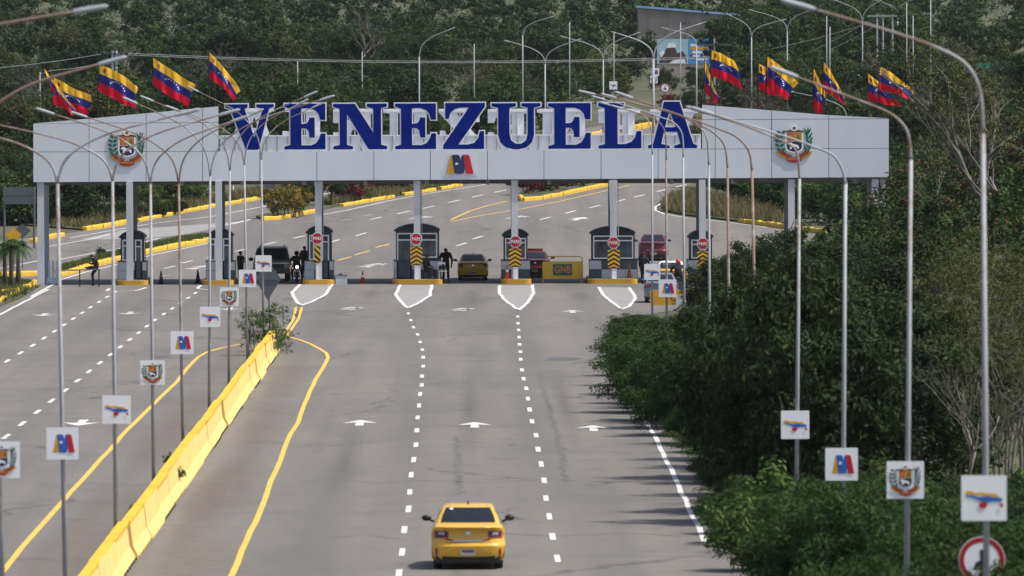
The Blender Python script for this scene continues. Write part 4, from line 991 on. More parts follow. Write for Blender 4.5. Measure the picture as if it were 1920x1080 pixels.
for (n, lo, tp, lt, rt, m, sg, lab), wl in zip(left, where_l):
    Y = n * LPI
    lamp(lab, Y, lo, tp, [curl(*tp, lt, 1), curl(*tp, rt, 1)], WEATH2 if n == 10 else WEATH, r0=.053)
    road_sign(sg[0], sg[1], sg[2], sg[3], Y, labs[sg[0]] + wl)
lamp('double lamp post half outside the picture at the lower left edge', 6 * LPI, (3, 1080), (-24, 300), [curl(-24, 250, (195, 118), 1), curl(-24, 250, (-230, 130), 1)], WEATH2)
road_sign('coat', 3, 862, 48 if 0 else 68, 6 * LPI, labs['coat'] + 'cut by the left picture edge')
lamp('nearest double lamp post, only its rusty right arm in view at top left', 5 * LPI, (-185, 1080), (-200, 190), [curl(-200, 150, (150, 20), 1), curl(-200, 150, (-560, 20), 1)], WEATH2)
right = [
 (5, (1849, 1000), (1843, 250), [(1838, 175), (1816, 126), (1772, 96), (1680, 62), (1515, 14)], ('map', 1845, 934, 85), 'tall near lamp post at the right edge with largest map sign'),
 (6, (1700, 1050), (1708, 300), [(1703, 253), (1688, 228), (1660, 208), (1597, 183), (1486, 141)], ('coat', 1697.5, 900, 70), 'lamp post carrying the coat of arms sign among the right bushes'),
 (7, (1581, 950), (1585, 345), [(1580, 320), (1563, 292), (1530, 277), (1470, 255), (1330, 212)], ('m', 1578, 870.5, 61), 'pale lamp post carrying the M sign among the right bushes'),
 (8, (1494, 870), (1499, 335), [(1496, 295), (1486, 275), (1455, 259), (1390, 234), (1318, 210)], ('map', 1491, 796.5, 53), 'lamp post crossing the right coat of arms, map sign below'),
 (9, (1414, 520), (1410, 320), [(1404, 284), (1381, 257), (1340, 239), (1278, 217), (1180, 182)], None, 'lamp post with rusty arm directly left of the right coat of arms'),
 (10, (1366, 520), (1364, 315), [(1359, 275), (1341, 252), (1309, 233), (1246, 208), (1110, 176)], None, 'lamp post in front of the right end of the gate beside the barrier panel'),
 (11, (1330, 520), (1329, 310), [(1325, 259), (1309, 237), (1270, 216), (1150, 182)], None, 'lamp post covering the rightmost stop sign'),
 (12, (1283, 580), (1281, 295), [(1279, 252), (1263, 230), (1236, 219), (1190, 203), (1130, 186)], None, 'lamp post between maroon car and rightmost booth'),
 (13, (1250, 560), (1249, 300), [(1248, 255), (1240, 234), (1220, 220), (1165, 203)], ('m', 1251.5, 540.5, 33), 'lamp post with small M sign beside the yellow panel of words'),
 (14, (1223, 560), (1223, 290), [(1222, 250), (1216, 228), (1200, 214), (1140, 196)], ('map', 1223, 510, 30), 'farthest lamp post of the right row, map sign by the grey car'),
]
where_r = ['largest, at the right edge', 'among the right bushes', 'among the right bushes', 'in front of the darkest bushes', '', '', '', '', 'over the yellow panel of words', 'beside the grey car']
for (n, lo, tp, arm, sg, lab), wl in zip(right, where_r):
    Y = n * LPI
    lamp(lab, Y, lo, tp, [arm], GALV if n in (7, 12, 14) else WEATH2 if n in (9, 10, 13) else WEATH, r0=.054)
    if sg: road_sign(sg[0], sg[1], sg[2], sg[3], Y, labs[sg[0]] + wl)
lamp('thin lamp post rising behind the right wing of the gate', 575, (1588, 330), (1589, 235), [[(1586, 212), (1575, 198), (1540, 184), (1485, 172)]], GALV, r0=.05)
# lamps along the road beyond the gate: pole px, bend py, tips
far_l = [
 (980, 52, [(1033, 32)], 'far single lamp post with arm to the right behind the letter U'), (1022, 106, [(955, 78), (1080, 76)], 'far double lamp post above the gap of letters U and E'),
 (1131, 98, [(1060, 70), (1190, 64)], 'far double lamp post above the letter L'), (1225, 96, [(1155, 62), (1315, 44)], 'thick far double lamp post left of the mural'),
 (1306, 70, [(1250, 54)], 'far lamp post in front of the blue part of the mural'), (1409, 56, [(1371, 30), (1466, 38)], 'far double lamp post right of the grey building'),
 (1476, 44, [(1412, 20), (1522, 18)], 'second far double lamp post right of the grey building'), (786, 92, [(844, 55)], 'far lamp post with arm to the right above the letter E'),
 (1617, 28, [(1570, 2), (1650, 2)], 'far lamp post with a small white sign above the last flag'), (1683, 14, [(1640, 0), (1720, -4)], 'far lamp post with a coat of arms sign above the last flag'),
]
for px, by, tips, lab in far_l:
    Y = 13.3 / ((by - 140) / F + .02); Y = min(max(Y, 735), 1000)
    lamp(lab, Y, (px, by + 60), (px, by + 14), [curl(px, by + 14, t, 1) for t in tips], GALV, group='lamp posts beyond the gate', r0=.075 if px != 1225 else .13)
for px, ty, lab in ((558, 115, 'bare'), (679, 97, 'bare'), (889, 82, 'bare'), (1068, 42, 'bare'), (1276, 42, 'bare'), (1151, 62, 'bare'), (1550, 30, 'bare'), (1556, 50, 'bare'), (1700, 5, 'bare'), (1712, 30, 'bare'), (1745, 0, 'bare'), (75, 135, 'bare')):
    Y = 880; lamp('slim far pole seen without its arm among the trees beyond the gate', Y, (px, ty + 60), (px, ty), [], GALV, group='slim poles beyond the gate', r0=.06)
road_sign('map', 1150, 160, 15, 880, 'tiny white square sign on a far post above the letter L')
road_sign('m', 1229, 135, 14, 800, 'upper of two tiny signs on the thick far lamp post')
road_sign('coat', 1226, 149, 14, 800, 'lower of two tiny signs on the thick far lamp post')
road_sign('map', 1617, 147, 15, 860, 'tiny white square sign above the flag at the far right')
road_sign('coat', 1683, 135, 14, 860, 'tiny coat of arms sign above the last flag on the right')
def round_sign(px, py, rad, Y, label, zl=None, glyph=True):
    c = at(px, py, Y); s = rad * Y / F; r = empty('round_sign', c, label=label, cat='road sign')
    circ = lambda k, y: [(k * s * math.cos(q), y, k * s * math.sin(q)) for q in (i * math.pi / 14 for i in range(28))]
    MB().prism(circ(1, 0), (0, .02, 0)).build('board', SIGNW, r)
    ring = circ(.97, -.004) ; inn = circ(.76, -.004); n = 28
    MB().add(ring + inn, [(i, (i + 1) % n, n + (i + 1) % n, n + i) for i in range(n)]).build('red_ring', SIGN_RED, r)
    if glyph: MB().prism([(x * s, -.006, z * s) for x, z in ((-.34, -.35), (.34, -.35), (.28, -.12), (.05, .0), (.12, .45), (-.08, .45), (-.06, .0), (-.28, -.12))], (0, .003, 0)).build('symbol', INK, r)
    MB().tube([(0, .05, s), (0, .05, zg(0, Y) - c.z)], .035, 6).build('post', SIGN_GREY, r)
round_sign(1841, 1050, 44, 168, 'large red ringed round sign half sunk in the bushes at bottom right')
round_sign(1594, 943, 20, 219, 'red ringed round sign almost hidden in bushes beside the M sign', glyph=False)
round_sign(1247, 165, 9, 840, 'small far round sign with red ring right of the thick lamp post')

# ------------------------------------------------------------------ the yellow barrier
prof = [(-.30, 0), (-.30, .09), (-.17, .33), (-.10, .90), (.10, .90), (.17, .33), (.30, .09), (.30, 0)]
bl = ['nearest yellow barrier section, cut by the bottom of the picture', 'yellow barrier section next after the nearest one, ending below the coat of arms sign', 'yellow barrier section with a weed growing over its face', 'yellow barrier section whose far end meets the map sign post with the long arm',
      'yellow barrier section third from the far end', 'yellow barrier section second from the far end', 'farthest yellow barrier section, ending at the leafy bush']
for i in range(7):
    y0 = LPI * (7 + i) + .2; y1 = min(LPI * (8 + i), 424) + .2
    x0 = -8.12
    r = empty('barrier_section', (x0, y0, 0), label=bl[i], cat='barrier', group='yellow barrier sections along the median')
    nseg = 3; L = (y1 - y0)
    for s in range(nseg):
        a = L * s / nseg + .03; b = L * (s + 1) / nseg - (.16 if s == nseg - 1 else .05)
        jx = rnd.uniform(-.03, .03); jr = rnd.uniform(-.002, .002)
        mb = MB(); n = len(prof); ks = 5
        vs = []; fs = []
        for q in range(ks + 1):
            t = q / ks; y = a + (b - a) * t; sag = rnd.uniform(-.008, .008)
            vs += [(x + jx + jr * y, y, z + (sag if z > .5 else 0)) for x, z in prof]
        fs = [(q * n + j, q * n + j + 1, (q + 1) * n + j + 1, (q + 1) * n + j) for q in range(ks) for j in range(n - 1)] + [tuple(range(n)), tuple(ks * n + j for j in range(n))[::-1]]
        mb.add(vs, fs); mb.m = [0 if not any(abs(vs[v][2] - .9) > .02 for v in f) is False else 0 for f in fs]
        for k_, f in enumerate(fs):
            mb.m[k_] = 1 if all(vs[v][2] > .85 for v in f) else 0
        o = mb.build('barrier_block', [BARR_Y, BARR_TOP], r)
        cap = MB(); cap.add([(x + jx, y, z) for y in (a + .01, b - .01) for x, z in ((-.115, .84), (-.11, .91), (.11, .91), (.115, .84))], [(0, 1, 5, 4), (1, 2, 6, 5), (2, 3, 7, 6), (0, 3, 2, 1), (4, 5, 6, 7)])
        cap.build('top_cap', BARR_TOP, o)
        sl = MB(); y = a + .6
        while y < b: sl.box((.295 + jx, y, .045), (.03, .5, .07)); y += 1.45
        tag(sl.build('drain_slots', RUBBER, o), kind='stuff')

# ------------------------------------------------------------------ street furniture
def cone(px, py, Y, m, label, h=.75, band=True):
    c = at(px, py, Y); z = ISL_Z + .016 if 'island' in label or 'booth base' in label else zg(0, Y) + .02
    r = empty('traffic_cone', (c.x, Y, z), label=label, cat='traffic cone', group='traffic cones at the gate')
    MB().prism([(a, b, 0) for a, b in rrect(-.19, .19, -.19, .19, .05)][::-1], (0, 0, .04)).build('foot', RUBBER if m is CONE_D else m, r)
    MB().tube([(0, 0, .04), (0, 0, h * .95), (0, 0, h)], [.14, .035, .025], 12).build('body', m, r, smooth=True)
    if band: MB().tube([(0, 0, h * .5), (0, 0, h * .68)], [.092, .07], 12, caps=False).build('band', SIGNW if m is not CONE_D else SIGN_GREY, r)
cone(302, 517, 553, CONE_D, 'dirty black looking cone right of the first booth')
cone(371, 515, 555, CONE_D, 'dirty dark brown cone left of the second booth', band=False)
cone(680, 521, 553, ORANGE, 'orange cone standing alone in the open lane', h=.7)
cone(951, 514, isl_y(967) + .5, ORANGE, 'orange cone on the narrow island under a chevron board', h=.78)
cone(1180, 514, isl_y(1150) + 1.2, CONE_B, 'faded brown cone against the checkered booth base', h=.8, band=False)
def gnb(px0, px1, y_top, y_lo, y_tube, Y, label, badge=True):
    a, b = at(px0, y_lo, Y), at(px1, y_top, Y); w = b.x - a.x; zt = b.z; z0 = zg(0, Y) + .02
    r = empty('crowd_barrier', ((a.x + b.x) / 2, Y, z0), label=label, cat='crowd barrier')
    tz = at(px0, y_tube, Y).z
    MB().tube([(a.x + .12, Y, tz - .03), (a.x + .25, Y, tz), (b.x - .15, Y, tz), (b.x - .05, Y, tz - .05), (b.x, Y, tz - .18), (b.x + .01, Y, z0)], .03, 8).build('frame', GNB_Y, r, world=True)
    MB().tube([(a.x, Y, z0), (a.x, Y, zt)], .03, 8).build('leg', GNB_Y, r, world=True)
    MB().span((a.x - .02, Y - .02, a.z), (b.x + .02, Y + .02, zt)).build('panel', GNB_Y, r, world=True)
    for x in (a.x + .1, b.x - .1): MB().box((x, Y, z0 + .03), (.06, .6, .05)).build('foot', GNB_Y, r, world=True)
    if badge:
        cx = (a.x + b.x) / 2; cz = (a.z + zt) / 2 + .02
        MB().span((cx - .53, Y - .026, cz - .31), (cx + .51, Y - .021, cz + .31)).build('badge', GNB_G, r, world=True)
        text('lettering', 'GNB', .55, GNB_O, r, (cx - r.location.x, -.032, cz - z0), sx=.80, ext=.002, bold=.012)
gnb(1018, 1092, 490, 523, 481, 553.2, 'yellow barrier panel with green GNB badge and tube frame')
gnb(1371, 1440, 495, 520, 487, 553.5, 'yellow barrier panel half hidden by bushes right of the last booth', badge=False)
c = at(1304, 545, 500); z0 = .0                                   # yellow notice panel among the bushes
a, b = at(1219, 605, 500), at(1345, 543, 500)
r = empty('notice_panel', ((a.x + b.x) / 2, 500, 0), label='yellow notice panel with black words, half buried in the bushes', cat='notice board')
MB().span((a.x, 499.9, a.z - .5), (b.x, 500, b.z)).build('panel', SIGN_Y, r, world=True)
for x in (a.x + .3, b.x - .3): MB().tube([(x, 500.1, 0), (x, 500.1, b.z - .1)], .05, 8).build('post', SIGN_GREY, r, world=True)
text('lettering', 'CONTROL', .36, INK, r, (at(1290, 559, 500).x - r.location.x, -.105, at(1290, 559, 500).z), ext=.002, bold=.01)
text('lettering', 'VEHÍCULOS', .36, INK, r, (at(1270, 579, 500).x - r.location.x, -.105, at(1270, 579, 500).z), ext=.002, bold=.01)
MB().span((at(1268, 561, 499).x, 499.85, at(0, 580, 499).z), (at(1290, 561, 499).x, 499.87, at(0, 558, 499).z)).build('pale_patch', TILE_L, r, world=True)
# grey box, water-cooler box beside the narrow booth
p = at(640, 526, 549); r = empty('utility_box', (p.x, 549, .02), label='pale grey box with lid on the road right of the striped board', cat='box')
MB().box((0, 0, .26), (.62, .45, .52)).build('body', TILE_L, r); MB().box((0, 0, .545), (.68, .5, .05)).build('lid', SIGN_GREY, r); MB().box((-.05, 0, .60), (.2, .08, .07)).build('handle', BLACK, r)
# diamond sign back on the median end
c = at(502, 523, 425); s = 32 * 425 / F
r = empty('diamond_sign', (c.x, 425, 0), label='grey back of a diamond road sign on the median beside the leafy bush', cat='road sign')
MB().prism([(0, 0, c.z - s * 1.25), (s * .78, 0, c.z), (0, 0, c.z + s * 1.1), (-s * .78, 0, c.z)], (0, .02, 0)).build('board', SIGN_GREY, r)
MB().box((0, -.02, c.z - .02), (s * 1.3, .03, .05)).build('rail', SIGN_GREY, r)
MB().tube([(.1, .06, 0), (.02, .06, c.z + .3)], .035, 8).build('post', SIGN_GREY, r)
for px, py, m, lab in ((25, 440, CHV_Y, 'orange yellow warning diamond above the palms at left'), (42, 432, SIGN_GREY, 'dark back of a diamond sign directly above the palms at left')):
    Y = 575 if m is CHV_Y else 580; c = at(px, py, Y); s = 16 * Y / F
    r = empty('diamond_sign', (c.x, Y, zg(0, Y)), label=lab, cat='road sign'); h = c.z - zg(0, Y)
    MB().prism([(0, 0, h - s), (s, 0, h), (0, 0, h + s * .8), (-s, 0, h)], (0, .02, 0)).build('board', m, r)
    MB().tube([(0, .05, 0), (0, .05, h + .2)], .035, 6).build('post', SIGN_GREY, r)
# large sign back at the far left
Y = 610; r = empty('billboard_back', (at(36, 380, Y).x, Y, zg(0, Y)), label='dark grey back of a two panel road sign left of the gate', cat='road sign'); g0 = zg(0, Y)
for y0, y1 in ((351, 367), (368, 383)):
    a, b = at(6, y1, Y), at(64, y0, Y); MB().span((a.x, Y, a.z), (b.x, Y + .05, b.z)).build('panel', SIGN_GREY, r, world=True)
for px in (8, 64): x = XA(px, Y); MB().tube([(x, Y + .1, g0), (x, Y + .1, at(px, 350, Y).z)], .07, 8).build('post', SIGN_GREY, r, world=True)
Y = 690; a, b = at(496, 354, Y), at(516, 343, Y)
r = empty('blue_sign', ((a.x + b.x) / 2, Y, zg(0, Y)), label='small bluish grey sign on a thin post beside the flowering bush', cat='road sign')
MB().span((a.x, Y, a.z), (b.x, Y + .03, b.z)).build('board', SIGN_GREY, r, world=True); MB().tube([(0, .05, 0), (0, .05, b.z - zg(0, Y))], .035, 6).build('post', SIGN_GREY, r)
for px, y0, y1, Y in ((352, 350, 382, 700), (437, 348, 372, 720)):
    a = at(px, y1, Y); b = at(px, y0, Y); r = empty('white_post', (a.x, Y, a.z), label='white marker post on the grassy verge %s the second booth' % ('left of' if px < 400 else 'right behind'), cat='marker post')
    MB().tube([(0, 0, -.6), (0, 0, b.z - a.z)], .06, 8).build('shaft', WHITE, r)
# white bollards in a white tub
r = empty('post_stand', (XA(99, 556), 556, .02), label='three slim white posts standing in a white base beside the left column', cat='bollards')
for dx in (-.2, .0, .2):
    MB().tube([(dx, dx * .5, .25), (dx * 1.1, dx * .5, 1.25)], .05, 8).build('post', WHITE, r); 
MB().tube([(0, 0, 0), (0, 0, .12), (0, 0, .34)], [.40, .38, .28], 10).build('base', WHITE, r)
# hand rail that the man sits on
Y = 547; a, b = at(108, 507, Y), at(188, 505, Y)
r = empty('hand_rail', (a.x, Y, .02), label='low grey rail across the left lane under a sitting man', cat='rail')
MB().tube([a, b], .035, 8).build('bar', SIGN_GREY, r, world=True)
for px in (149, 185): x = XA(px, Y); MB().tube([(x, Y, .02), (x, Y, b.z)], .035, 8).build('post', BLACK, r, world=True)
# lift pole painted blue and white by the last booth
p = at(1327, 545, 540); r = empty('blue_post', (p.x, 540, .02), label='blue and white post at the edge of the right bushes', cat='post')
MB().box((0, 0, .45), (.24, .2, .9)).build('lower', LG_B, r); MB().box((0, 0, 1.05), (.18, .16, .3)).build('upper', WHITE, r)
# chair beside the wide booth
yw = isl_y(782) + 1.2; r = empty('plastic_chair', (XA(829, yw), yw, ISL_Z + .016), rz=.2, label='white plastic chair beside the seated person at the wide booth', cat='chair')
for x in (-.2, .2):
    for y in (-.2, .2): MB().tube([(x, y, 0), (x * .92, y * .92, .42 if y < 0 else .9)], .022, 6).build('leg', WHITE, r)
MB().box((0, 0, .43), (.46, .46, .04)).build('seat', WHITE, r)
MB().box((0, .2, .85), (.42, .03, .10)).build('backrest', WHITE, r); MB().box((0, -.0, .62), (.34, .2, .18)).build('bag', CL_BLK, r)

# ------------------------------------------------------------------ vehicles
def wheel(r, x, y, rad=.31, w=.2):
    s = 1 if x > 0 else -1
    t = MB(); n = 20
    pr = [(-w / 2, rad * .62), (-w / 2, rad * .92), (-w / 2 + .03, rad), (w / 2 - .03, rad), (w / 2, rad * .92), (w / 2, rad * .62)]
    vs = [(x + a, y + b * math.cos(q), rad + b * math.sin(q)) for a, b in pr for q in (2 * math.pi * i / n for i in range(n))]
    t.add(vs, [(k_ * n + i, k_ * n + (i + 1) % n, (k_ + 1) * n + (i + 1) % n, (k_ + 1) * n + i) for k_ in range(5) for i in range(n)])
    wo = t.build('wheel', RUBBER, r, smooth=True)
    MB().prism([(x + s * w * .35, y + rad * .62 * math.cos(q), rad + rad * .62 * math.sin(q)) for q in (2 * math.pi * i / 10 for i in range(10))], (-s * .05, 0, 0)).build('rim', LUM, wo)
ZP = [(.20, .05, .74), (.25, .02, .78), (.31, -.01, .815), (.42, -.03, .835), (.53, -.045, .85), (.555, -.045, .855), (.575, -.02, .858), (.66, .01, .86), (.72, .03, .86), (.80, .045, .857), (.88, .05, .85), (.93, .03, .835), (.955, -.005, .82), (.975, -.012, .805), (.99, .0, .79), (1.01, .06, .77), (1.04, .22, .75), (1.07, .42, .73)]
def lerp_tab(z):
    for a, b in zip(ZP, ZP[1:]):
        if z <= b[0]:
            t = max(0, (z - a[0]) / (b[0] - a[0])); return (a[1] + (b[1] - a[1]) * t, a[2] + (b[2] - a[2]) * t)
    return ZP[-1][1:]
def car(label, loc, rz, paint, L=4.35, cat='car', lights='wide', plate=True, lip=True, group=None, roof_paint=None, kz=1.0, glass=GLASS, wide=1.0, roofbar=None, badge=True):
    r = empty('car', loc, rz, label=label, cat=cat, group=group)
    X = lambda x: x * wide
    def P(x, z, off=0.0):
        y, hw = lerp_tab(z); u = abs(x) / hw; y += .05 * u * u + .20 * u ** 7
        return (X(x), y + off, z * kz)
    # rear skin from bumper to the foot of the rear window
    nx = 22; mb = MB(); vs = []
    for z, _, hw in ZP: vs += [P(hw * math.sin(math.pi / 2 * (2 * i / nx - 1)), z) for i in range(nx + 1)]
    n = nx + 1
    mb.add(vs, [(j * n + i, j * n + i + 1, (j + 1) * n + i + 1, (j + 1) * n + i) for j in range(len(ZP) - 1) for i in range(nx)])
    mb.build('rear_body', paint, r, smooth=True)
    # flanks, bonnet, sills
    st = [(.24, .855, .20, .95, .98), (.6, .87, .17, .985, 1.03), (1.6, .87, .16, .98, 1.0), (2.7, .868, .16, .95, .98), (L * .72, .862, .16, .92, .97), (L * .86, .83, .18, .84, .90), (L * .95, .76, .22, .74, .80), (L, .62, .30, .62, .66)]
    vs = []
    for y, hw, zb, zs, zt in st:
        half = [(0, zb), (hw * .88, zb), (hw * .985, zb + .08), (hw, zb + .3), (hw * .985, zs - .12), (hw * .93, zs - .02), (hw * .8, zs + .01), (0, zt)]
        ring = half + [(-x, z) for x, z in half[-2:0:-1]]
        vs += [(X(x), y, z * kz) for x, z in ring]
    n = len(ring); mb = MB()
    mb.add(vs, [(k_ * n + i, k_ * n + (i + 1) % n, (k_ + 1) * n + (i + 1) % n, (k_ + 1) * n + i) for k_ in range(len(st) - 1) for i in range(n)] + [tuple(range(n)), tuple((len(st) - 1) * n + i for i in range(n))[::-1]])
    mb.build('body', paint, r, smooth=True)
    # cabin: base and roof outlines
    zb, zr = 1.0, 1.455
    lv = [(zb, .38, 3.28, .76, .70), (zb + .20, .70, 2.98, .70, .66), (zr - .10, 1.05, 2.62, .615, .585), (zr - .03, 1.20, 2.46, .57, .545), (zr, 1.42, 2.25, .47, .46)]
    mb = MB(); vs = []
    for z, y0, y1, w0, w1 in lv:
        vs += [(X(x), y, z * kz) for x, y in ((-w0 * .93, y0), (0, y0 - .03), (w0 * .93, y0), (w0, y0 + .10), ((w0 + w1) / 2 + .015, (y0 + y1) / 2), (w1, y1 - .1), (w1 * .92, y1), (0, y1 + .05), (-w1 * .92, y1), (-w1, y1 - .1), (-(w0 + w1) / 2 - .015, (y0 + y1) / 2), (-w0, y0 + .10))]
    n = 12
    mb.add(vs, [(k_ * n + i, k_ * n + (i + 1) % n, (k_ + 1) * n + (i + 1) % n, (k_ + 1) * n + i) for k_ in range(len(lv) - 1) for i in range(n)] + [tuple((len(lv) - 1) * n + i for i in range(n))])
    mb.build('cabin', roof_paint or paint, r, smooth=True)
    def cab(u, z, off):     # point on the rear of the cabin, u across -1..1
        for a, b in zip(lv, lv[1:]):
            if z <= b[0] + 1e-6:
                t = (z - a[0]) / (b[0] - a[0]); y0 = a[1] + (b[1] - a[1]) * t; w0 = a[3] + (b[3] - a[3]) * t
                return (X(u * w0 * .93), (y0 - .03 * (1 - abs(u)) + off), z * kz + .006)
    mb = MB(); zs = [1.075, 1.20, 1.30, 1.385]; us = [-.93, -.5, 0, .5, .93]
    mb.add([cab(u, z, -.014) for z in zs for u in us], [(j * 5 + i, j * 5 + i + 1, j * 5 + i + 6, j * 5 + i + 5) for j in range(3) for i in range(4)])
    mb.build('rear_window', glass, r, smooth=True)
    for s in (-1, 1):   # side windows with their lower edge on the shoulder
        mb = MB(); q = [(s * .735, .75, 1.06), (s * .695, 3.0, 1.06), (s * .60, 2.5, 1.36), (s * .62, 1.12, 1.36)]
        mb.poly([(X(x) + s * .03, y, z * kz) for x, y, z in q]).build('side_window', glass, r)
        mi = MB(); mi.ball((X(s * .98), 2.78, 1.08 * kz), (.115, .06, .075), 10, 7); mi.tube([(X(s * .80), 2.8, .99 * kz), (X(s * .93), 2.78, 1.05 * kz)], .03, 6)
        mi.build('mirror', BLACK, r, smooth=True)
    def patch(name, m, x0, x1, zl, zh, off=-.010, k_=8, parent=r):
        mb = MB(); vs = []
        for j in range(4):
            for i in range(k_ + 1):
                t = i / k_; x = x0 + (x1 - x0) * t; z = zl(t) + (zh(t) - zl(t)) * j / 3; vs.append(P(x, z, off))
        n = k_ + 1
        return mb.add(vs, [(j * n + i, j * n + i + 1, (j + 1) * n + i + 1, (j + 1) * n + i) for j in range(3) for i in range(k_)]).build(name, m, parent, smooth=True)
    K = lambda v: (lambda t: v)
    for s in (-1, 1):
        if lights == 'wide':
            tl = patch('tail_light', LAMP_R, s * .80, s * .46, lambda t: .725 + .01 * t, lambda t: .90 - .02 * t)
            patch('lens', EM_NAVY, s * .75, s * .49, lambda t: .765, lambda t: .885 - .02 * t, -.016, parent=tl)
            patch('lamp', LAMP_C, s * .70, s * .56, lambda t: .80, lambda t: .865, -.022, parent=tl)
            patch('chrome_tail', LAMP_R, s * .52, s * .33, lambda t: .69 - .03 * t, lambda t: .735 - .05 * t, -.013)
            patch('reflector', LAMP_R, s * .775, s * .715, lambda t: .33 + .0 * t, lambda t: .50 - .03 * t, -.014, 3)
            patch('bumper_cut', TAXI2, s * .70, s * .33, lambda t: .325 + .17 * t, lambda t: .345 + .19 * t, -.004)
        elif lights == 'tall':
            tl = patch('tail_light', LAMP_R, s * .83, s * .56, lambda t: .70 + .03 * t, lambda t: .93 - .03 * t)
            patch('lamp', LAMP_C, s * .72, s * .64, K(.77), K(.82), -.016, parent=tl)
        else:
            patch('tail_light', LAMP_R, s * .80, s * .50, lambda t: .74 + .03 * t, lambda t: .89 - .01 * t)
            patch('reflector', LAMP_R, s * .70, s * .55, K(.42), K(.47), -.012)
    if lights == 'wide':
        patch('chrome_strip', CHROME, -.36, .36, K(.655), K(.682), -.014)
        patch('brake_light', LAMP_R, -.26, .26, K(.935), K(.952), -.012)
    else: patch('boot_seam', BLACK, -.55, .55, K(.700), K(.708), -.004)
    if badge: patch('badge', CHROME, -.075, .075, lambda t: .845 - .045 * math.sin(math.pi * t), lambda t: .845 + .04 * math.sin(math.pi * t), -.012, 6)
    if plate:
        po = patch('number_plate', PLATE, -.17, .17, K(.335), K(.475), -.022)
        patch('plate_text', SIGN_GREY, -.14, .14, K(.40), K(.46), -.026, parent=po)
    patch('diffuser', BLACK, -.76, .76, lambda t: .203, lambda t: .325 - .03 * math.sin(math.pi * t), -.016)
    if lights == 'wide':
        for s in (-1, 1):
            patch('boot_gap', BLACK, s * .555, s * .545, K(.70), K(.95), -.004, 2)
            MB().prism([(s * .43, 1.20, 1.436 * kz), (s * .445, 1.20, 1.436 * kz), (s * .445, 2.3, 1.462 * kz), (s * .43, 2.3, 1.462 * kz)], (0, 0, .004)).build('roof_channel', BLACK, r)
        patch('boot_gap', BLACK, -.55, .55, K(.628), K(.634), -.004)
        patch('bumper_crease', TAXI2, -.6, .6, lambda t: .548, lambda t: .556, -.006)
        q = [cab(u, z, -.02) for u, z in ((-.74, 1.345), (-.62, 1.345), (-.62, 1.375), (-.74, 1.375))]; MB().poly([(x, y, z) for x, y, z in q]).build('sticker', SIGNW, r)
    if lip: MB().tube([P(x, .972, -.02) for x in (-.66, -.4, -.2, 0, .2, .4, .66)], [.012, .022, .026, .027, .026, .022, .012], 8).build('boot_lip', paint, r, smooth=True)
    MB().prism([(-.02, 1.35, 1.452 * kz), (.02, 1.35, 1.452 * kz), (.012, 1.5, 1.452 * kz), (-.012, 1.5, 1.452 * kz)], (0, .02, .07)).build('antenna', BLACK, r)
    for x in (-.71, .71):
        for y in (.78, L - .86): wheel(r, X(x), y)
    MB().span((X(-.76), .10, .155), (X(.76), L - .3, .30)).build('underbody', BLACK, r)
    if roofbar: MB().span((-.42, 1.6, 1.46 * kz), (.42, 1.85, 1.60 * kz)).build('roof_bar', roofbar, r)
    return r
def carpos(px, py, back=.78): p = G(px, py); return (p.x, p.y - back, p.z + .02)
car('yellow taxi driving away in the middle lane, nearest vehicle', carpos(878, 1067), 0.0, TAXI, cat='taxi', wide=.985)
car('ochre yellow taxi stopped at the gate beside a standing guard', carpos(887, 526), .01, TAXI2, L=4.2, cat='taxi', lights='tall', lip=False, wide=.985)
car('maroon car with red roof bar behind the yellow GNB barrier', carpos(1003, 521), -.02, CARRED, lights='slim', lip=False, roofbar=LAMP_R)
car('maroon car behind the white roofed taxi, just past the gate', carpos(1225, 489), .0, CARRED, lights='slim', kz=1.05)
wt = car('white roofed yellow taxi waiting beside the rightmost booth', carpos(1256, 542), -.05, TAXI, lights='tall', cat='taxi', roof_paint=WHITE, wide=1.0)
MB().box((0, 1.25, 1.40), (1.02, .05, .10)).build('window_band', TAXI, wt)
MB().box((-.2, .88, 1.26), (.42, .02, .12)).build('sticker', SIGNW, wt)
car('grey sedan behind the M sign and yellow panel', carpos(1239, 568), -.02, CARGREY, lights='slim')
# dark off-roader facing the camera
p = G(509, 529); r = empty('car', (p.x, p.y, .02), label='dark brown off-roader with roof rack facing the camera at the second booth', cat='off-roader'); r.scale = (1.1, 1.1, 1.09)
bd = MB(); 
bd.span((-.92, .05, .45), (.92, 4.6, 1.02)); bd.build('body', CARBROWN, r)
MB().add([(x, y, z) for z, y0, y1, w in ((1.02, .9, 4.55, .88), (1.12, 1.05, 4.55, .88), (1.68, 1.75, 4.4, .74), (1.74, 2.0, 4.2, .68)) for x, y in ((-w, y0), (w, y0), (w, y1), (-w, y1))],
         [(k_ * 4 + i, k_ * 4 + (i + 1) % 4, (k_ + 1) * 4 + (i + 1) % 4, (k_ + 1) * 4 + i) for k_ in range(3) for i in range(4)] + [(12, 13, 14, 15)]).build('cabin', CARDARK, r)
MB().prism([(-.78, 1.07, 1.14), (.78, 1.07, 1.14), (.66, 1.70, 1.64), (-.66, 1.70, 1.64)], (0, -.02, .0)).build('windscreen', GLASS, r)
MB().add([(-.86, .04, .98), (.86, .04, .98), (.86, .95, 1.07), (-.86, .95, 1.07)], [(0, 1, 2, 3)]).build('bonnet', CARBROWN, r)
g = MB().span((-.62, -.0, .66), (.62, .05, .92)).build('grille', BLACK, r)
for i in range(3): MB().span((-.60, -.012, .70 + i * .08), (.60, .0, .725 + i * .08)).build('bar', LUM if i == 2 else SIGN_GREY, g)
MB().span((-.9, -.012, .925), (.9, .045, .955)).build('chrome_strip', CHROME, r)
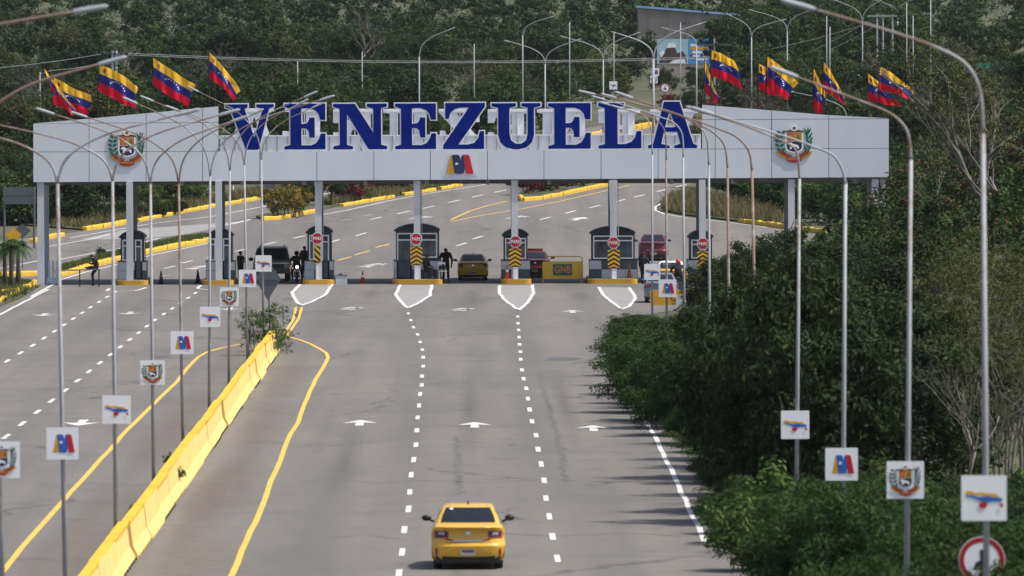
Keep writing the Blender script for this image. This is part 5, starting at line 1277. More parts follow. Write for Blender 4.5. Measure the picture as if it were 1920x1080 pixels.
for s in (-1, 1):
    h = MB().span((s * .64, -.01, .70), (s * .90, .05, .90)).build('headlight', LAMP_C, r); MB().ball((s * .77, -.015, .8), (.06, .02, .06), 8, 6).build('bulb', CHROME, h)
    MB().ball((s * 1.05, 1.25, 1.12), (.13, .08, .10), 8, 6).build('mirror', BLACK, r)
    MB().prism([(s * .885, 1.15, 1.1), (s * .885, 4.2, 1.1), (s * .76, 4.0, 1.62), (s * .76, 1.8, 1.62)], (s * .012, 0, 0)).build('side_window', GLASS, r)
MB().span((-.94, -.08, .40), (.94, .05, .62)).build('bumper', CARDARK, r); MB().span((-.25, -.095, .44), (.25, -.08, .54)).build('number_plate', PLATE, r)
for x in (-.6, .6): MB().tube([(x, 1.9, 1.80), (x, 4.2, 1.80)], .025, 6).build('roof_rack', BLACK, r)
for x in (-.78, .78):
    for y in (.85, 3.7): wheel(r, x, y, .38, .24)

# ------------------------------------------------------------------ people
def person(label, loc, rz, J, shirt, trousers, cap=None, group=None, scale=1.0, helmet=None, strap=False):
    D = {'pel': (0, 0, .95), 'sp': (0, 0, 1.15), 'ch': (0, 0, 1.34), 'nk': (0, 0, 1.50), 'hd': (0, -.01, 1.62), 'tp': (0, -.005, 1.71), 'jaw': (0, -.075, 1.56), 'nose': (0, -.115, 1.60)}
    for s, k_ in ((-1, 'L'), (1, 'R')):
        D.update({'sh' + k_: (s * .185, 0, 1.42), 'el' + k_: (s * .25, .03, 1.14), 'wr' + k_: (s * .24, -.05, .88), 'hp' + k_: (s * .095, 0, .91), 'kn' + k_: (s * .105, -.02, .50), 'an' + k_: (s * .11, .02, .09), 'to' + k_: (s * .13, -.17, .035)})
    D.update(J)
    RAD = {'pel': .175, 'sp': .165, 'ch': .195, 'nk': .066, 'hd': .105, 'tp': .075, 'jaw': .055, 'nose': .018, 'sh': .105, 'el': .068, 'wr': .042, 'hp': .125, 'kn': .088, 'an': .062, 'to': .048}
    names = list(D); idx = {n_: i for i, n_ in enumerate(names)}
    V = [Vector(D[n_]) for n_ in names]; E = [('pel', 'sp'), ('sp', 'ch'), ('ch', 'nk'), ('nk', 'hd'), ('hd', 'tp'), ('hd', 'jaw'), ('hd', 'nose')]
    for k_ in 'LR': E += [('ch', 'sh' + k_), ('sh' + k_, 'el' + k_), ('el' + k_, 'wr' + k_), ('pel', 'hp' + k_), ('hp' + k_, 'kn' + k_), ('kn' + k_, 'an' + k_), ('an' + k_, 'to' + k_)]
    E = [(idx[a], idx[b]) for a, b in E]; rad = [RAD[n_.rstrip('LR')] for n_ in names]; kind = []
    for n_ in names: kind.append('head' if n_ in ('hd', 'tp', 'jaw', 'nose') else 'shoe' if n_[:2] in ('an', 'to') else 'leg' if n_[:2] in ('kn', 'hp') or n_ == 'pel' else 'hand' if n_[:2] == 'wr' else 'top')
    for k_ in 'LR':
        w = Vector(D['wr' + k_]); f = (w - Vector(D['el' + k_])).normalized(); sd = f.cross(Vector((0, 1, .2))).normalized()
        pi = len(V); V.append(w + f * .08); rad.append(.030); kind.append('hand'); E.append((idx['wr' + k_], pi))
        for q in range(4):
            b = V[pi] + sd * (.018 * (q - 1.5)) + f * .02; l_ = (.06, .075, .07, .052)[q]
            V += [b, b + f * l_ * .6, b + f * l_ + Vector((0, -.015, -.01))]; rad += [.011, .010, .008]; kind += ['hand'] * 3; n0 = len(V) - 3
            E += [(pi, n0), (n0, n0 + 1), (n0 + 1, n0 + 2)]
        V += [w + f * .05 - sd * .045, w + f * .09 - sd * .06]; rad += [.012, .009]; kind += ['hand'] * 2; E += [(pi, len(V) - 2), (len(V) - 2, len(V) - 1)]
    me = bpy.data.meshes.new('person'); me.from_pydata(V, E, []); tmp = bpy.data.objects.new('tmp', me); COL.objects.link(tmp)
    sk = tmp.modifiers.new('k', 'SKIN'); sk.use_smooth_shade = True; ss = tmp.modifiers.new('s', 'SUBSURF'); ss.levels = 1; ss.render_levels = 1
    me.skin_vertices[0].data.foreach_set('radius', [x for q in rad for x in (q, q)])
    for i, sv in enumerate(me.skin_vertices[0].data): sv.use_root = (i == idx['pel'])
    dg = bpy.context.evaluated_depsgraph_get(); dg.update()
    out = bpy.data.meshes.new_from_object(tmp.evaluated_get(dg)); out.name = 'person'
    bpy.data.objects.remove(tmp)
    out.materials.clear()
    for m in (SKIN, shirt, trousers, BLACK): out.materials.append(m)
    mi = {'head': 0, 'hand': 0, 'top': 1, 'leg': 2, 'shoe': 3}
    A = np.array([V[a] for a, b in E]); B = np.array([V[b] for a, b in E]); AB = B - A; L2 = (AB ** 2).sum(1) + 1e-9
    for p_ in out.polygons:
        c = np.array(p_.center); t = np.clip(((c - A) * AB).sum(1) / L2, 0, 1); d = np.linalg.norm(c - A - AB * t[:, None], axis=1) - np.array([rad[a] * (1 - q) + rad[b] * q for (a, b), q in zip(E, t)])
        k_ = int(d.argmin()); a, b = E[k_]; kd = kind[b] if t[k_] > .5 else kind[a]
        if kind[b] == 'hand' and kind[a] == 'top': kd = 'top' if t[k_] < .85 else 'hand'
        if kind[a] == 'top' and kind[b] == 'head': kd = 'head' if t[k_] > .12 else 'top'
        if kind[b] == 'shoe' and kind[a] == 'leg': kd = 'leg' if t[k_] < .93 else 'shoe'
        p_.material_index = mi[kd]; p_.use_smooth = True
    o = bpy.data.objects.new('person', out); link(o); o.location = loc; o.rotation_euler = (0, 0, rz); o.scale = (scale,) * 3
    tag(o, label, 'person', group)
    hd, tp = Vector(D['hd']), Vector(D['tp']); up = (tp - hd).normalized()
    if helmet: MB().ball(hd + up * .035 + Vector((0, .01, 0)), (.135, .15, .135), 12, 9).build('helmet', helmet, o, smooth=True)
    else:
        MB().ball(hd + up * .045 + Vector((0, .022, 0)), (.093, .098, .085), 12, 8).build('hair' if cap is None else 'cap', cap or HAIR, o, smooth=True)
        if cap: MB().box(hd + up * .075 + Vector((0, -.11, 0)), (.13, .12, .015)).build('cap_visor', cap, o)
    for s in (-1, 1): MB().ball(hd + Vector((s * .085, .0, -.005)), (.014, .025, .032), 6, 5).build('ear', SKIN, o)
    if not helmet:
        for s in (-1, 1): MB().ball(hd + Vector((s * .033, -.083, .012)), (.013, .008, .008), 6, 5).build('eye', BLACK, o)
        MB().box(hd + Vector((0, -.093, -.052)), (.045, .01, .008)).build('mouth', EM_BR, o)
    if strap: MB().tube([Vector(D['shL']) + Vector((.03, -.1, .05)), Vector(D['sp']) + Vector((.12, -.15, 0))], .02, 6).build('strap', CL_GRY, o)
    return o
# man sitting on the rail, seen from his left side, one foot on the rail
p = at(181, 505, 547.1); zr_ = p.z - .02
person('man in dark clothes sitting on the low rail with one foot up', (p.x + .02, 547.2, .02), R(-90), {
    'pel': (0, 0, zr_ + .12), 'sp': (0, -.03, zr_ + .30), 'ch': (0, -.12, zr_ + .47), 'nk': (0, -.22, zr_ + .60), 'hd': (0, -.29, zr_ + .68), 'tp': (0, -.31, zr_ + .77), 'jaw': (0, -.35, zr_ + .62), 'nose': (0, -.39, zr_ + .65),
    'shL': (-.18, -.14, zr_ + .53), 'shR': (.18, -.14, zr_ + .53), 'elL': (-.22, -.22, zr_ + .28), 'elR': (.22, -.22, zr_ + .28), 'wrL': (-.1, -.40, zr_ + .33), 'wrR': (.1, -.40, zr_ + .33),
    'hpL': (-.09, -.04, zr_ + .09), 'hpR': (.09, -.04, zr_ + .09), 'knL': (-.1, -.26, zr_ - .28), 'anL': (-.1, -.16, .11), 'toL': (-.1, -.31, .06), 'knR': (.1, -.42, zr_ + .10), 'anR': (.1, -.50, zr_ + .06), 'toR': (.1, -.66, zr_ + .11)}, CL_BLK, CL_NAVY, cap=CL_BLK)
p = G(451, 531); person('man in black standing at the second booth, holding a phone', (p.x, p.y, .02), R(50), {'wrR': (.12, -.26, 1.24), 'elR': (.25, -.04, 1.12), 'wrL': (-.12, -.26, 1.22), 'elL': (-.25, -.04, 1.12)}, CL_BLK, CL_BLK, scale=1.0)
yq = isl_y(597) + 5.5; p = at(571, 470, yq); person('person in olive vest standing behind the narrow striped board booth', (p.x, yq, .28), R(30), {'wrL': (-.3, -.2, 1.05), 'elL': (-.3, .0, 1.2)}, CL_OLV, CL_BLK)
p = G(836, 529); person('broad guard in dark jacket standing left of the ochre taxi', (p.x, p.y, .02), R(8), {'elL': (-.33, .02, 1.16), 'wrL': (-.27, -.1, .92), 'elR': (.33, .02, 1.14), 'wrR': (.3, -.03, .88), 'shL': (-.22, 0, 1.44), 'shR': (.22, 0, 1.44), 'anL': (-.13, .02, .09), 'anR': (.14, .02, .09), 'hd': (-.01, -.05, 1.62)}, CL_MAR, CL_BLK, scale=1.06)
SIT = lambda z: {'pel': (0, .02, z + .12), 'sp': (0, .03, z + .32), 'ch': (0, -.0, z + .5), 'nk': (0, -.03, z + .66), 'hd': (0, -.06, z + .78), 'tp': (0, -.06, z + .87), 'jaw': (0, -.13, z + .72), 'nose': (0, -.17, z + .76), 'shL': (-.18, 0, z + .58), 'shR': (.18, 0, z + .58), 'elL': (-.23, -.06, z + .32), 'elR': (.23, -.06, z + .32),
                 'wrL': (-.14, -.28, z + .24), 'wrR': (.14, -.28, z + .24), 'hpL': (-.09, -.04, z + .09), 'hpR': (.09, -.04, z + .09), 'knL': (-.12, -.43, z + .06), 'knR': (.12, -.43, z + .06), 'anL': (-.12, -.40, .1), 'anR': (.12, -.40, .1), 'toL': (-.13, -.56, .04), 'toR': (.13, -.56, .04)}
yw = isl_y(782) + 1.2; p = at(799, 500, yw); person('person in dark shirt sitting beside the column of the wide booth', (p.x, yw, ISL_Z + .016), R(60), SIT(.44), CL_NAVY, CL_BLK)
st = empty('stool', (p.x, yw, ISL_Z + .016), label='dark stool under the seated person at the wide booth', cat='stool')
MB().box((0, 0, .41), (.36, .36, .05)).build('seat', CL_BLK, st)
for x in (-.14, .14):
    for y in (-.14, .14): MB().tube([(x, y, 0), (x, y, .39)], .02, 6).build('leg', CL_BLK, st)
p = G(1207, 534); person('guard in dark clothes standing between checkered booth and map sign', (p.x, p.y, .02), R(150), {'wrL': (-.2, -.3, 1.15), 'elL': (-.28, -.08, 1.15)}, CL_NAVY, CL_BLK)
def motorbike(label, loc, rz, lit=True, paint=CL_BLK):
    r = empty('motorcycle', loc, rz, label=label, cat='motorcycle')
    for y in (-.62, .66):
        t = MB(); n = 20; t.tube([(0, y + .25 * math.cos(q), .30 + .25 * math.sin(q)) for q in (2 * math.pi * i / n for i in range(n + 1))], .055, 8, caps=False); w_ = t.build('wheel', RUBBER, r)
        MB().tube([(-.03, y, .3), (.03, y, .3)], .1, 10).build('hub', LUM, w_)
    MB().tube([(-.08, -.62, .3), (-.08, -.45, .85)], .025, 6).tube([(.08, -.62, .3), (.08, -.45, .85)], .025, 6).build('fork', LUM, r)
    MB().tube([(-.38, -.22, 1.02), (-.25, -.38, .98), (0, -.44, .94), (.25, -.38, .98), (.38, -.22, 1.02)], .02, 6).build('handlebar', BLACK, r)
    MB().ball((0, -.1, .78), (.15, .28, .14), 10, 8).build('tank', paint, r, smooth=True)
    MB().ball((0, .38, .78), (.14, .40, .07), 10, 6).build('saddle', BLACK, r, smooth=True)
    MB().span((-.15, -.25, .28), (.15, .3, .62)).build('engine', SIGN_GREY, r)
    MB().tube([(.15, 0, .3), (.17, .7, .36)], .05, 8).build('exhaust', CHROME, r)
    h = MB().ball((0, -.52, .86), (.10, .08, .10), 12, 8).build('headlight', BLACK, r, smooth=True)
    MB().ball((0, -.565, .86), (.085, .045, .085), 12, 8).build('lens', LAMP_ON if lit else LAMP_C, h, smooth=True)
    for s in (-1, 1): MB().ball((s * .24, -.46, .80), (.035, .03, .03), 8, 6).build('indicator', LAMP_OR if s < 0 and lit else LAMP_C, r)
    for s in (-1, 1): MB().tube([(s * .3, -.3, 1.0), (s * .36, -.3, 1.2)], .012, 5).ball((s * .38, -.3, 1.22), (.07, .02, .05), 8, 5).build('mirror', BLACK, r)
    MB().span((-.07, -.9, .52), (.07, -.5, .56)).build('mudguard', paint, r)
    return r
RIDE = {'pel': (0, .30, .92), 'sp': (0, .26, 1.12), 'ch': (0, .18, 1.30), 'nk': (0, .12, 1.46), 'hd': (0, .07, 1.58), 'tp': (0, .06, 1.67), 'jaw': (0, .0, 1.52), 'nose': (0, -.04, 1.56), 'shL': (-.2, .16, 1.38), 'shR': (.2, .16, 1.38), 'elL': (-.40, -.02, 1.16), 'elR': (.40, -.02, 1.16), 'wrL': (-.36, -.2, 1.05), 'wrR': (.36, -.2, 1.05),
        'hpL': (-.12, .26, .88), 'hpR': (.12, .26, .88), 'knL': (-.26, -.12, .68), 'knR': (.26, -.12, .68), 'anL': (-.24, .08, .26), 'anR': (.24, .08, .26), 'toL': (-.25, -.08, .2), 'toR': (.25, -.08, .2)}
p = G(556, 531); motorbike('motorcycle with lit headlight facing the camera beside the off-roader', (p.x, p.y + .9, .02), .05)
person('helmeted rider in dark jacket on the motorcycle with lit headlight', (p.x, p.y + .9, .02), .05, {**RIDE, 'anR': (.3, .0, .1), 'toR': (.33, -.12, .04)}, CL_OLV, CL_BLK, helmet=CL_BLK, strap=True)
p = at(1272, 545, 528); motorbike('motorcycle under the rider in a red helmet, between grey car and taxi', (p.x, 528, .02), R(175), lit=False)
person('rider with red helmet between the grey sedan and white roofed taxi', (p.x, 528, .02), R(175), RIDE, CL_BLK, CL_NAVY, helmet=HELM_R)
# ------------------------------------------------------------------ plants
def leaf_mesh(name, rng, clumps, per, size, aspect, m, spread, up=.35, droop=0.0):
    """leaves as small kite faces scattered in clumps: clumps = array (n, 4) of centre and radius"""
    n = len(clumps) * per
    c = np.repeat(clumps[:, :3], per, 0); rr = np.repeat(clumps[:, 3], per)
    d = rng.normal(size=(n, 3)); d /= np.linalg.norm(d, axis=1)[:, None]
    rad = rr * rng.random(n) ** .45
    pos = c + d * rad[:, None] * np.array([1, 1, .75])
    pos[:, 2] -= droop * rr * (rad / rr) ** 2
    nrm = d + np.array([0, 0, up * 2]) + rng.normal(size=(n, 3)) * spread; nrm /= np.linalg.norm(nrm, axis=1)[:, None]
    t = np.cross(nrm, rng.normal(size=(n, 3))); t /= np.linalg.norm(t, axis=1)[:, None] + 1e-9
    b = np.cross(nrm, t); s = size * (.6 + .8 * rng.random(n))
    L = t * s[:, None]; Wd = b * (s * aspect)[:, None]
    bend = nrm * (s * .12)[:, None]
    v = np.stack([pos - L, pos - Wd - L * .1 + bend, pos + L, pos + Wd - L * .1 + bend], 1).reshape(-1, 3)
    me = bpy.data.meshes.new(name); me.vertices.add(4 * n); me.loops.add(4 * n); me.polygons.add(n)
    me.vertices.foreach_set('co', v.astype('f').ravel()); me.loops.foreach_set('vertex_index', np.arange(4 * n, dtype='i'))
    me.polygons.foreach_set('loop_start', np.arange(0, 4 * n, 4, dtype='i')); me.polygons.foreach_set('loop_total', np.full(n, 4, dtype='i'))
    me.materials.append(m); me.update(calc_edges=True); return me
def crown_clumps(rng, rx, ry, rz, z0, n, r0, r1, low=0.0, lumps=5):
    """clump centres filling the outer part of a lumpy crown"""
    d = rng.normal(size=(n, 3)); d /= np.linalg.norm(d, axis=1)[:, None]
    d[:, 2] = np.where(d[:, 2] < -low, -d[:, 2] * .5, d[:, 2])
    ph = rng.random((lumps, 3)) * 6.28; k = np.ones(n)
    for p_ in ph: k += .16 * np.sin(d[:, 0] * 3.1 + p_[0]) * np.sin(d[:, 1] * 3.4 + p_[1]) * np.sin(d[:, 2] * 2.6 + p_[2]) * 1.8
    f = (.45 + .55 * rng.random(n) ** .6) * k
    return np.column_stack([d[:, 0] * rx * f, d[:, 1] * ry * f, z0 + d[:, 2] * rz * f, r0 + (r1 - r0) * rng.random(n)])
def branches(mb, rng, base, top, clumps, k, r):
    """a tapering trunk with limbs reaching into the crown"""
    base = Vector(base); top = Vector(top); mid = base.lerp(top, .5) + Vector((rng.uniform(-.2, .2), rng.uniform(-.2, .2), 0))
    mb.tube([base, mid, top], [r, r * .75, r * .4], 7)
    for i in rng.choice(len(clumps), min(k, len(clumps)), replace=False):
        e = Vector(clumps[i, :3]); s = base.lerp(top, float(rng.uniform(.35, .95))); m_ = s.lerp(e, .5) + Vector((0, 0, float(rng.uniform(.0, .4))))
        mb.tube([s, m_, e], [r * .36, r * .22, r * .08], 5)
PROTO = {}
def proto(key, seed, rx, ry, rz, z0, n, per, size, aspect, m, r0, r1, trunk=.12, limbs=8, low=.2, spread=.6, extra=None, up=.35, stems=1, bark=BARK, droop=0.0):
    rng = np.random.default_rng(seed); cl = crown_clumps(rng, rx, ry, rz, z0, n, r0, r1, low)
    me = leaf_mesh('crown', rng, cl, per, size, aspect, m, spread, up, droop)
    mb = MB()
    for s in range(stems):
        a = 6.28 * s / stems; o_ = 0 if stems == 1 else .22
        branches(mb, rng, (o_ * math.cos(a), o_ * math.sin(a), -.3), (0 if stems == 1 else rx * .35 * math.cos(a), 0 if stems == 1 else ry * .35 * math.sin(a), z0 + (rz * .3 if stems == 1 else 0)), cl, max(2, limbs // stems), trunk)
    o = mb.build('trunk', bark); tm = o.data; bpy.data.objects.remove(o)
    ex = []
    if extra:
        for nm, mm, kk, per2, sz in extra:
            sub = cl[rng.choice(len(cl), kk)]; sub = sub.copy(); sub[:, 3] *= .9; sub[:, 2] += .1
            ex.append((nm, leaf_mesh(nm, rng, sub, per2, sz, .6, mm, .8, .4)))
    PROTO[key] = (me, tm, ex)
# near shrubs: fine feathery leaves; hillside bushes: coarser tufts
for i in range(4):
    proto('acacia%d' % i, 20 + i, 1.7, 1.9, 1.5, 1.7, 115, 300, .058, .30, L_ACACIA, .32, .62, trunk=.05, stems=4, limbs=28, low=.9, up=.1, spread=.9, droop=.25)
    proto('shade%d' % i, 30 + i, 1.8, 2.0, 1.7, 1.9, 80, 260, .078, .36, L_SHADE, .36, .78, trunk=.07, stems=4, limbs=24, low=.9, up=.3)
    proto('bush%d' % i, 40 + i, 2.5, 2.7, 1.9, 1.7, 120, 40, .15, .42, (L_DARK, L_MID, L_OLIVE, L_MID)[i], .36, .75, trunk=.09, stems=3, limbs=14, low=.7)
    proto('tree%d' % i, 50 + i, 3.0, 3.1, 2.5, 4.1, 150, 42, .17, .42, (L_DARK, L_MID, L_OLIVE, L_DARK)[i], .42, .85, trunk=.16, limbs=18, low=.5)
proto('big0', 60, 5.0, 5.0, 3.6, 6.0, 260, 44, .20, .42, L_DARK, .5, 1.0, trunk=.28, limbs=26, low=.5)
proto('big1', 61, 5.4, 5.2, 3.9, 6.2, 280, 44, .20, .42, L_MID, .5, 1.05, trunk=.3, limbs=26, low=.5)
proto('grey0', 62, 2.3, 2.3, 1.9, 2.4, 60, 26, .12, .3, L_GREY, .3, .7, trunk=.07, stems=4, limbs=30, low=.4, bark=BARKG)
proto('seed0', 63, 3.0, 3.0, 2.6, 3.4, 170, 44, .14, .42, L_DARK, .4, .8, trunk=.14, limbs=16, low=.9, extra=[('seed_pods', L_BRN, 34, 18, .12)])
proto('seed1', 64, 2.6, 2.8, 2.9, 3.2, 160, 44, .14, .42, L_MID, .4, .8, trunk=.14, limbs=16, low=.9, extra=[('seed_pods', L_BRN, 26, 18, .12)])
proto('red0', 65, 1.5, 1.6, 1.1, 1.2, 60, 44, .11, .6, L_RED, .25, .5, trunk=.05, stems=3, limbs=9, low=.8)
proto('croton', 66, 1.15, 1.2, 1.0, 1.25, 90, 40, .085, .4, L_YELG, .2, .4, trunk=.05, stems=3, limbs=9, low=.9)
proto('fresh0', 67, 1.3, 1.4, 1.0, 1.3, 80, 44, .10, .4, L_FRESH, .25, .5, trunk=.04, stems=4, limbs=12, low=.9)
proto('fresh1', 68, 2.0, 2.2, 1.6, 1.8, 120, 60, .12, .36, L_FRESH, .3, .6, trunk=.05, stems=4, limbs=16, low=.9)
proto('open0', 70, .85, .9, 1.0, 1.15, 60, 13, .10, .20, L_FRESH, .12, .3, trunk=.022, stems=5, limbs=30, low=.9, up=.0, spread=.9)
proto('thin0', 69, 1.8, 2.0, 2.4, 3.2, 90, 26, .09, .22, L_OLIVE, .3, .7, trunk=.045, stems=6, limbs=40, low=.7, bark=BARKG)
NPL = 0
def plant(key, x, y, s, label, group, sz=None, name='bush', cat=None, whole=False, z=None):
    global NPL; NPL += 1
    me, tm, ex = PROTO[key]; z = zg(x, y) if z is None else z
    r = empty(name, (x, y, z), rnd.uniform(0, 6.28), label=label, cat=cat or name.replace('_', ' '), group=group); r.scale = (s * rnd.uniform(.92, 1.08), s * rnd.uniform(.92, 1.08), sz or s)
    shared('crown', me, r); shared('trunk', tm, r)
    for nm, m_ in ex: tag(shared(nm, m_, r), kind='stuff')
    return r
# roadside bushes of the right: the row that leans over the edge line, then deeper rows
g1 = 'dark roadside bushes right of the road'
lab_row = 'dense dark green bush in the thicket along the right road edge'
def top_px(px): return 590 if px < 1210 else 606 if px < 1300 else 585 if px < 1335 else 545 if px < 1350 else 524 if px < 1425 else 535 if px < 1560 else 565
def limit(x, y, lo=-4, hi=26):
    px = 880 + x * F / y; return CAM_H - (top_px(px) + rnd.uniform(lo, hi) - 140) * y / F
y = 262
while y < 440:
    e = 7.9 if y < 322 else 6.4
    for k_, dx in enumerate((1.0, 3.3, 5.7, 8.2, 10.8)):
        if y > 350 and k_ > 2: continue
        x = e + dx + rnd.uniform(-.4, .4); s = min(rnd.uniform(1.05, 1.7), limit(x, y) / 3.75)
        if s > .3 and 880 + x * F / y < 1720: plant('shade%d' % rnd.randrange(4), x, y + rnd.uniform(-2.5, 2.5), min(max(s, .85), 1.05 if k_ == 0 else 1.5), lab_row, g1, sz=s)
    y += 9.5 if y < 350 else 14
for y, x, s in ((258, 7.7, .95), (266, 7.7, 1.0), (274, 7.6, 1.05), (282, 7.6, 1.1), (290, 7.6, 1.1), (298, 7.6, 1.15), (305, 7.5, 1.15), (312, 7.3, 1.2), (319, 7.0, 1.2), (326, 6.6, 1.25), (333, 6.4, 1.3), (341, 6.3, 1.3), (350, 6.3, 1.25), (360, 6.35, 1.2), (371, 6.4, 1.15), (383, 6.5, 1.1),
                (396, 6.6, 1.0), (410, 6.7, .9), (426, 6.8, .75), (442, 7.0, .6)):
    sz = min(s, limit(x, y, 0, 16) / 3.45)
    if y < 318: sz = min(sz, rnd.uniform(.22, .36) + max(0, y - 305) * .02)
    plant('acacia%d' % rnd.randrange(4), x + (.05 if y < 318 else .5), y, min(s, .75 if y < 318 else 1.1), 'feathery green bush leaning over the right edge line of the road', 'feathery bushes on the road edge', sz=max(sz, .3))
for x, y, sz, k_ in ((8.0, 257, 1.62, 1), (8.3, 263, 1.6, 2), (7.9, 285, 1.5, 3)): plant('shade%d' % k_, x, y, 1.08, lab_row, g1, sz=sz)
y = 158
while y < 262:                      # the paler near bushes, lower right
    for dx in (1.75 if y > 205 else 1.85, 3.9, 5.9, 7.8):
        x = 5.6 + dx + rnd.uniform(-.4, .4) + max(0, (200 - y)) * .012
        if (x * F / y + 880) > 2050: continue
        top = zg(0, y); px = x * F / y + 880; s = min(rnd.uniform(.80, 1.0), (CAM_H - (rnd.uniform(868, 905) + max(0, 1420 - px) * .25 - 140) * y / F) / 3.45)
        if s < .2: continue
        if rnd.random() < .16: plant('fresh1', x, y + rnd.uniform(-3, 3), min(s, .8), 'pale green leafy bush among the feathery ones at lower right', 'pale bushes at lower right', sz=s * .95, z=top * .35)
        else: plant('acacia%d' % rnd.randrange(4), x, y + rnd.uniform(-3, 3), max(s, .7), 'feathery mid green bush in the near thicket at lower right', 'near feathery bushes at lower right', z=top * .35 - .05, sz=s)
    y += 8.5
# behind: bushes between the last posts and the gate, and the tall thicket at right
for px, py_top, Y, key, w in ((1500, 448, 500, 'fresh1', 1.0), (1440, 470, 496, 'fresh1', .9), (1560, 470, 505, 'fresh1', 1.05), (1400, 500, 480, 'shade1', .95), (1465, 520, 470, 'shade2', 1.0), (1540, 510, 480, 'bush1', 1.0), (1610, 450, 510, 'bush0', 1.1), (1660, 430, 510, 'bush1', 1.15),
                               (1600, 540, 450, 'shade0', 1.15), (1680, 520, 440, 'bush0', 1.1), (1380, 520, 470, 'fresh1', .75), (1345, 550, 455, 'shade3', .85), (1640, 600, 400, 'shade1', 1.3), (1560, 610, 400, 'shade3', 1.2), (1720, 640, 380, 'shade2', 1.3)):
    plant(key, XA(px, Y), Y, w, 'leafy green bush in front of the right end of the gate', 'bushes before the right end of the gate')
for px, Y, s, key in ((1700, 530, .95, 'seed0'), (1760, 520, 1.05, 'seed1'), (1830, 510, 1.1, 'seed0'), (1900, 500, 1.15, 'seed1'), (1730, 490, .9, 'seed1'), (1800, 480, .95, 'seed0'), (1880, 470, 1.0, 'seed1'), (1950, 480, 1.1, 'seed0'), (1690, 560, .9, 'seed0'), (1850, 550, 1.25, 'seed1'), (1930, 545, 1.3, 'seed0'), (1750, 560, 1.1, 'seed1')):
    plant(key, XA(px, Y), Y, s, 'tall shrubby tree with brown seed heads right of the gate', 'shrubby trees with brown seed heads', name='tree')
for px, Y, s in ((1700, 300, .8), (1760, 280, .85), (1820, 275, .9), (1880, 270, .9), (1930, 285, .95), (1740, 380, .9), (1800, 370, 1.0), (1860, 365, 1.05), (1920, 360, 1.1), (1770, 330, .95), (1840, 320, .95), (1900, 315, 1.0), (1960, 330, 1.1)):
    plant('thin0', XA(px, Y), Y, s, 'thin stemmed sparse olive tree in the thicket at right', 'thin sparse trees at right', name='tree')
for px, Y, s in ((1760, 430, 1.2), (1830, 425, 1.25), (1900, 420, 1.3), (1800, 400, 1.1), (1870, 395, 1.2), (1940, 400, 1.25)):
    plant('bush%d' % rnd.choice((0, 1, 2)), XA(px, Y), Y, s, 'broad olive green bush low in the thicket at right', 'broad bushes low at right')
# bare branched trees
def bare_tree(label, x, y, h, seed, lean=0.0, r=.2, spread=.9, lev=4, m=BARKG, leaves=None, z=None):
    rg = random.Random(seed); root = empty('bare_tree', (x, y, zg(x, y) if z is None else z), label=label, cat='tree'); mb = MB(); tips = []
    def grow(p, d, l, rad, lev):
        pts = [p]; q = p
        for i in range(4):
            d = (d + Vector((rg.uniform(-.28, .28), rg.uniform(-.28, .28), rg.uniform(-.06, .22)))).normalized(); q = q + d * l / 4; pts.append(q)
        mb.tube(pts, [rad * (1 - .13 * i) for i in range(5)], 6)
        if lev == 0: tips.append(q); return
        for k_ in range(rg.choice((2, 3, 3))):
            s = pts[rg.choice((2, 3, 4))]; nd = (d + Vector((rg.uniform(-spread, spread), rg.uniform(-spread, spread), rg.uniform(-.3, .45)))).normalized()
            grow(s, nd, l * rg.uniform(.58, .8), rad * .55, lev - 1)
    grow(Vector((0, 0, -.2)), Vector((lean, 0, 1)).normalized(), h * .42, r, lev)
    mb.build('branches', m, root, smooth=True)
    if leaves:
        rng = np.random.default_rng(seed); cl = np.array([[t.x, t.y, t.z, rg.uniform(.3, .7)] for t in tips if rg.random() < leaves])
        shared('crown', leaf_mesh('crown', rng, cl, 26, .11, .4, L_OLIVE, .7), root)
    return root
bare_tree('large gnarled half bare tree rising at the right edge', XA(1915, 470), 470, 14.0, 3, lean=-.02, r=.24, leaves=.7, lev=5)
bare_tree('gnarled bare tree stretching grey limbs over the right end of the gate', XA(1840, 500), 500, 9.0, 8, lean=-.25, r=.16, leaves=.6, lev=5)
bare_tree('crooked bare tree standing above the left flags', XA(262, 900), 900, 9.0, 12, r=.13)
bare_tree('slender bare tree behind the flag left of the letter V', XA(375, 905), 905, 8.5, 15, r=.1)
bare_tree('slender bare tree above the letter V', XA(455, 915), 915, 7.5, 18, r=.1)
bare_tree('pale bare trunks on the slope above the letters E and N', XA(650, 1000), 1000, 10.5, 22, r=.12)
for i, (px, Y) in enumerate(((1735, 262), (1810, 256), (1770, 259))):
    bare_tree(('thin bare sapling beside the coat of arms lamp post', 'thin bare sapling left of the rightmost lamp post', 'bent bare stem between the coat of arms post and dark bushes')[i], XA(px, Y), Y, 5.0, 30 + i, lean=(-.3, .3, .8)[i], r=.05)

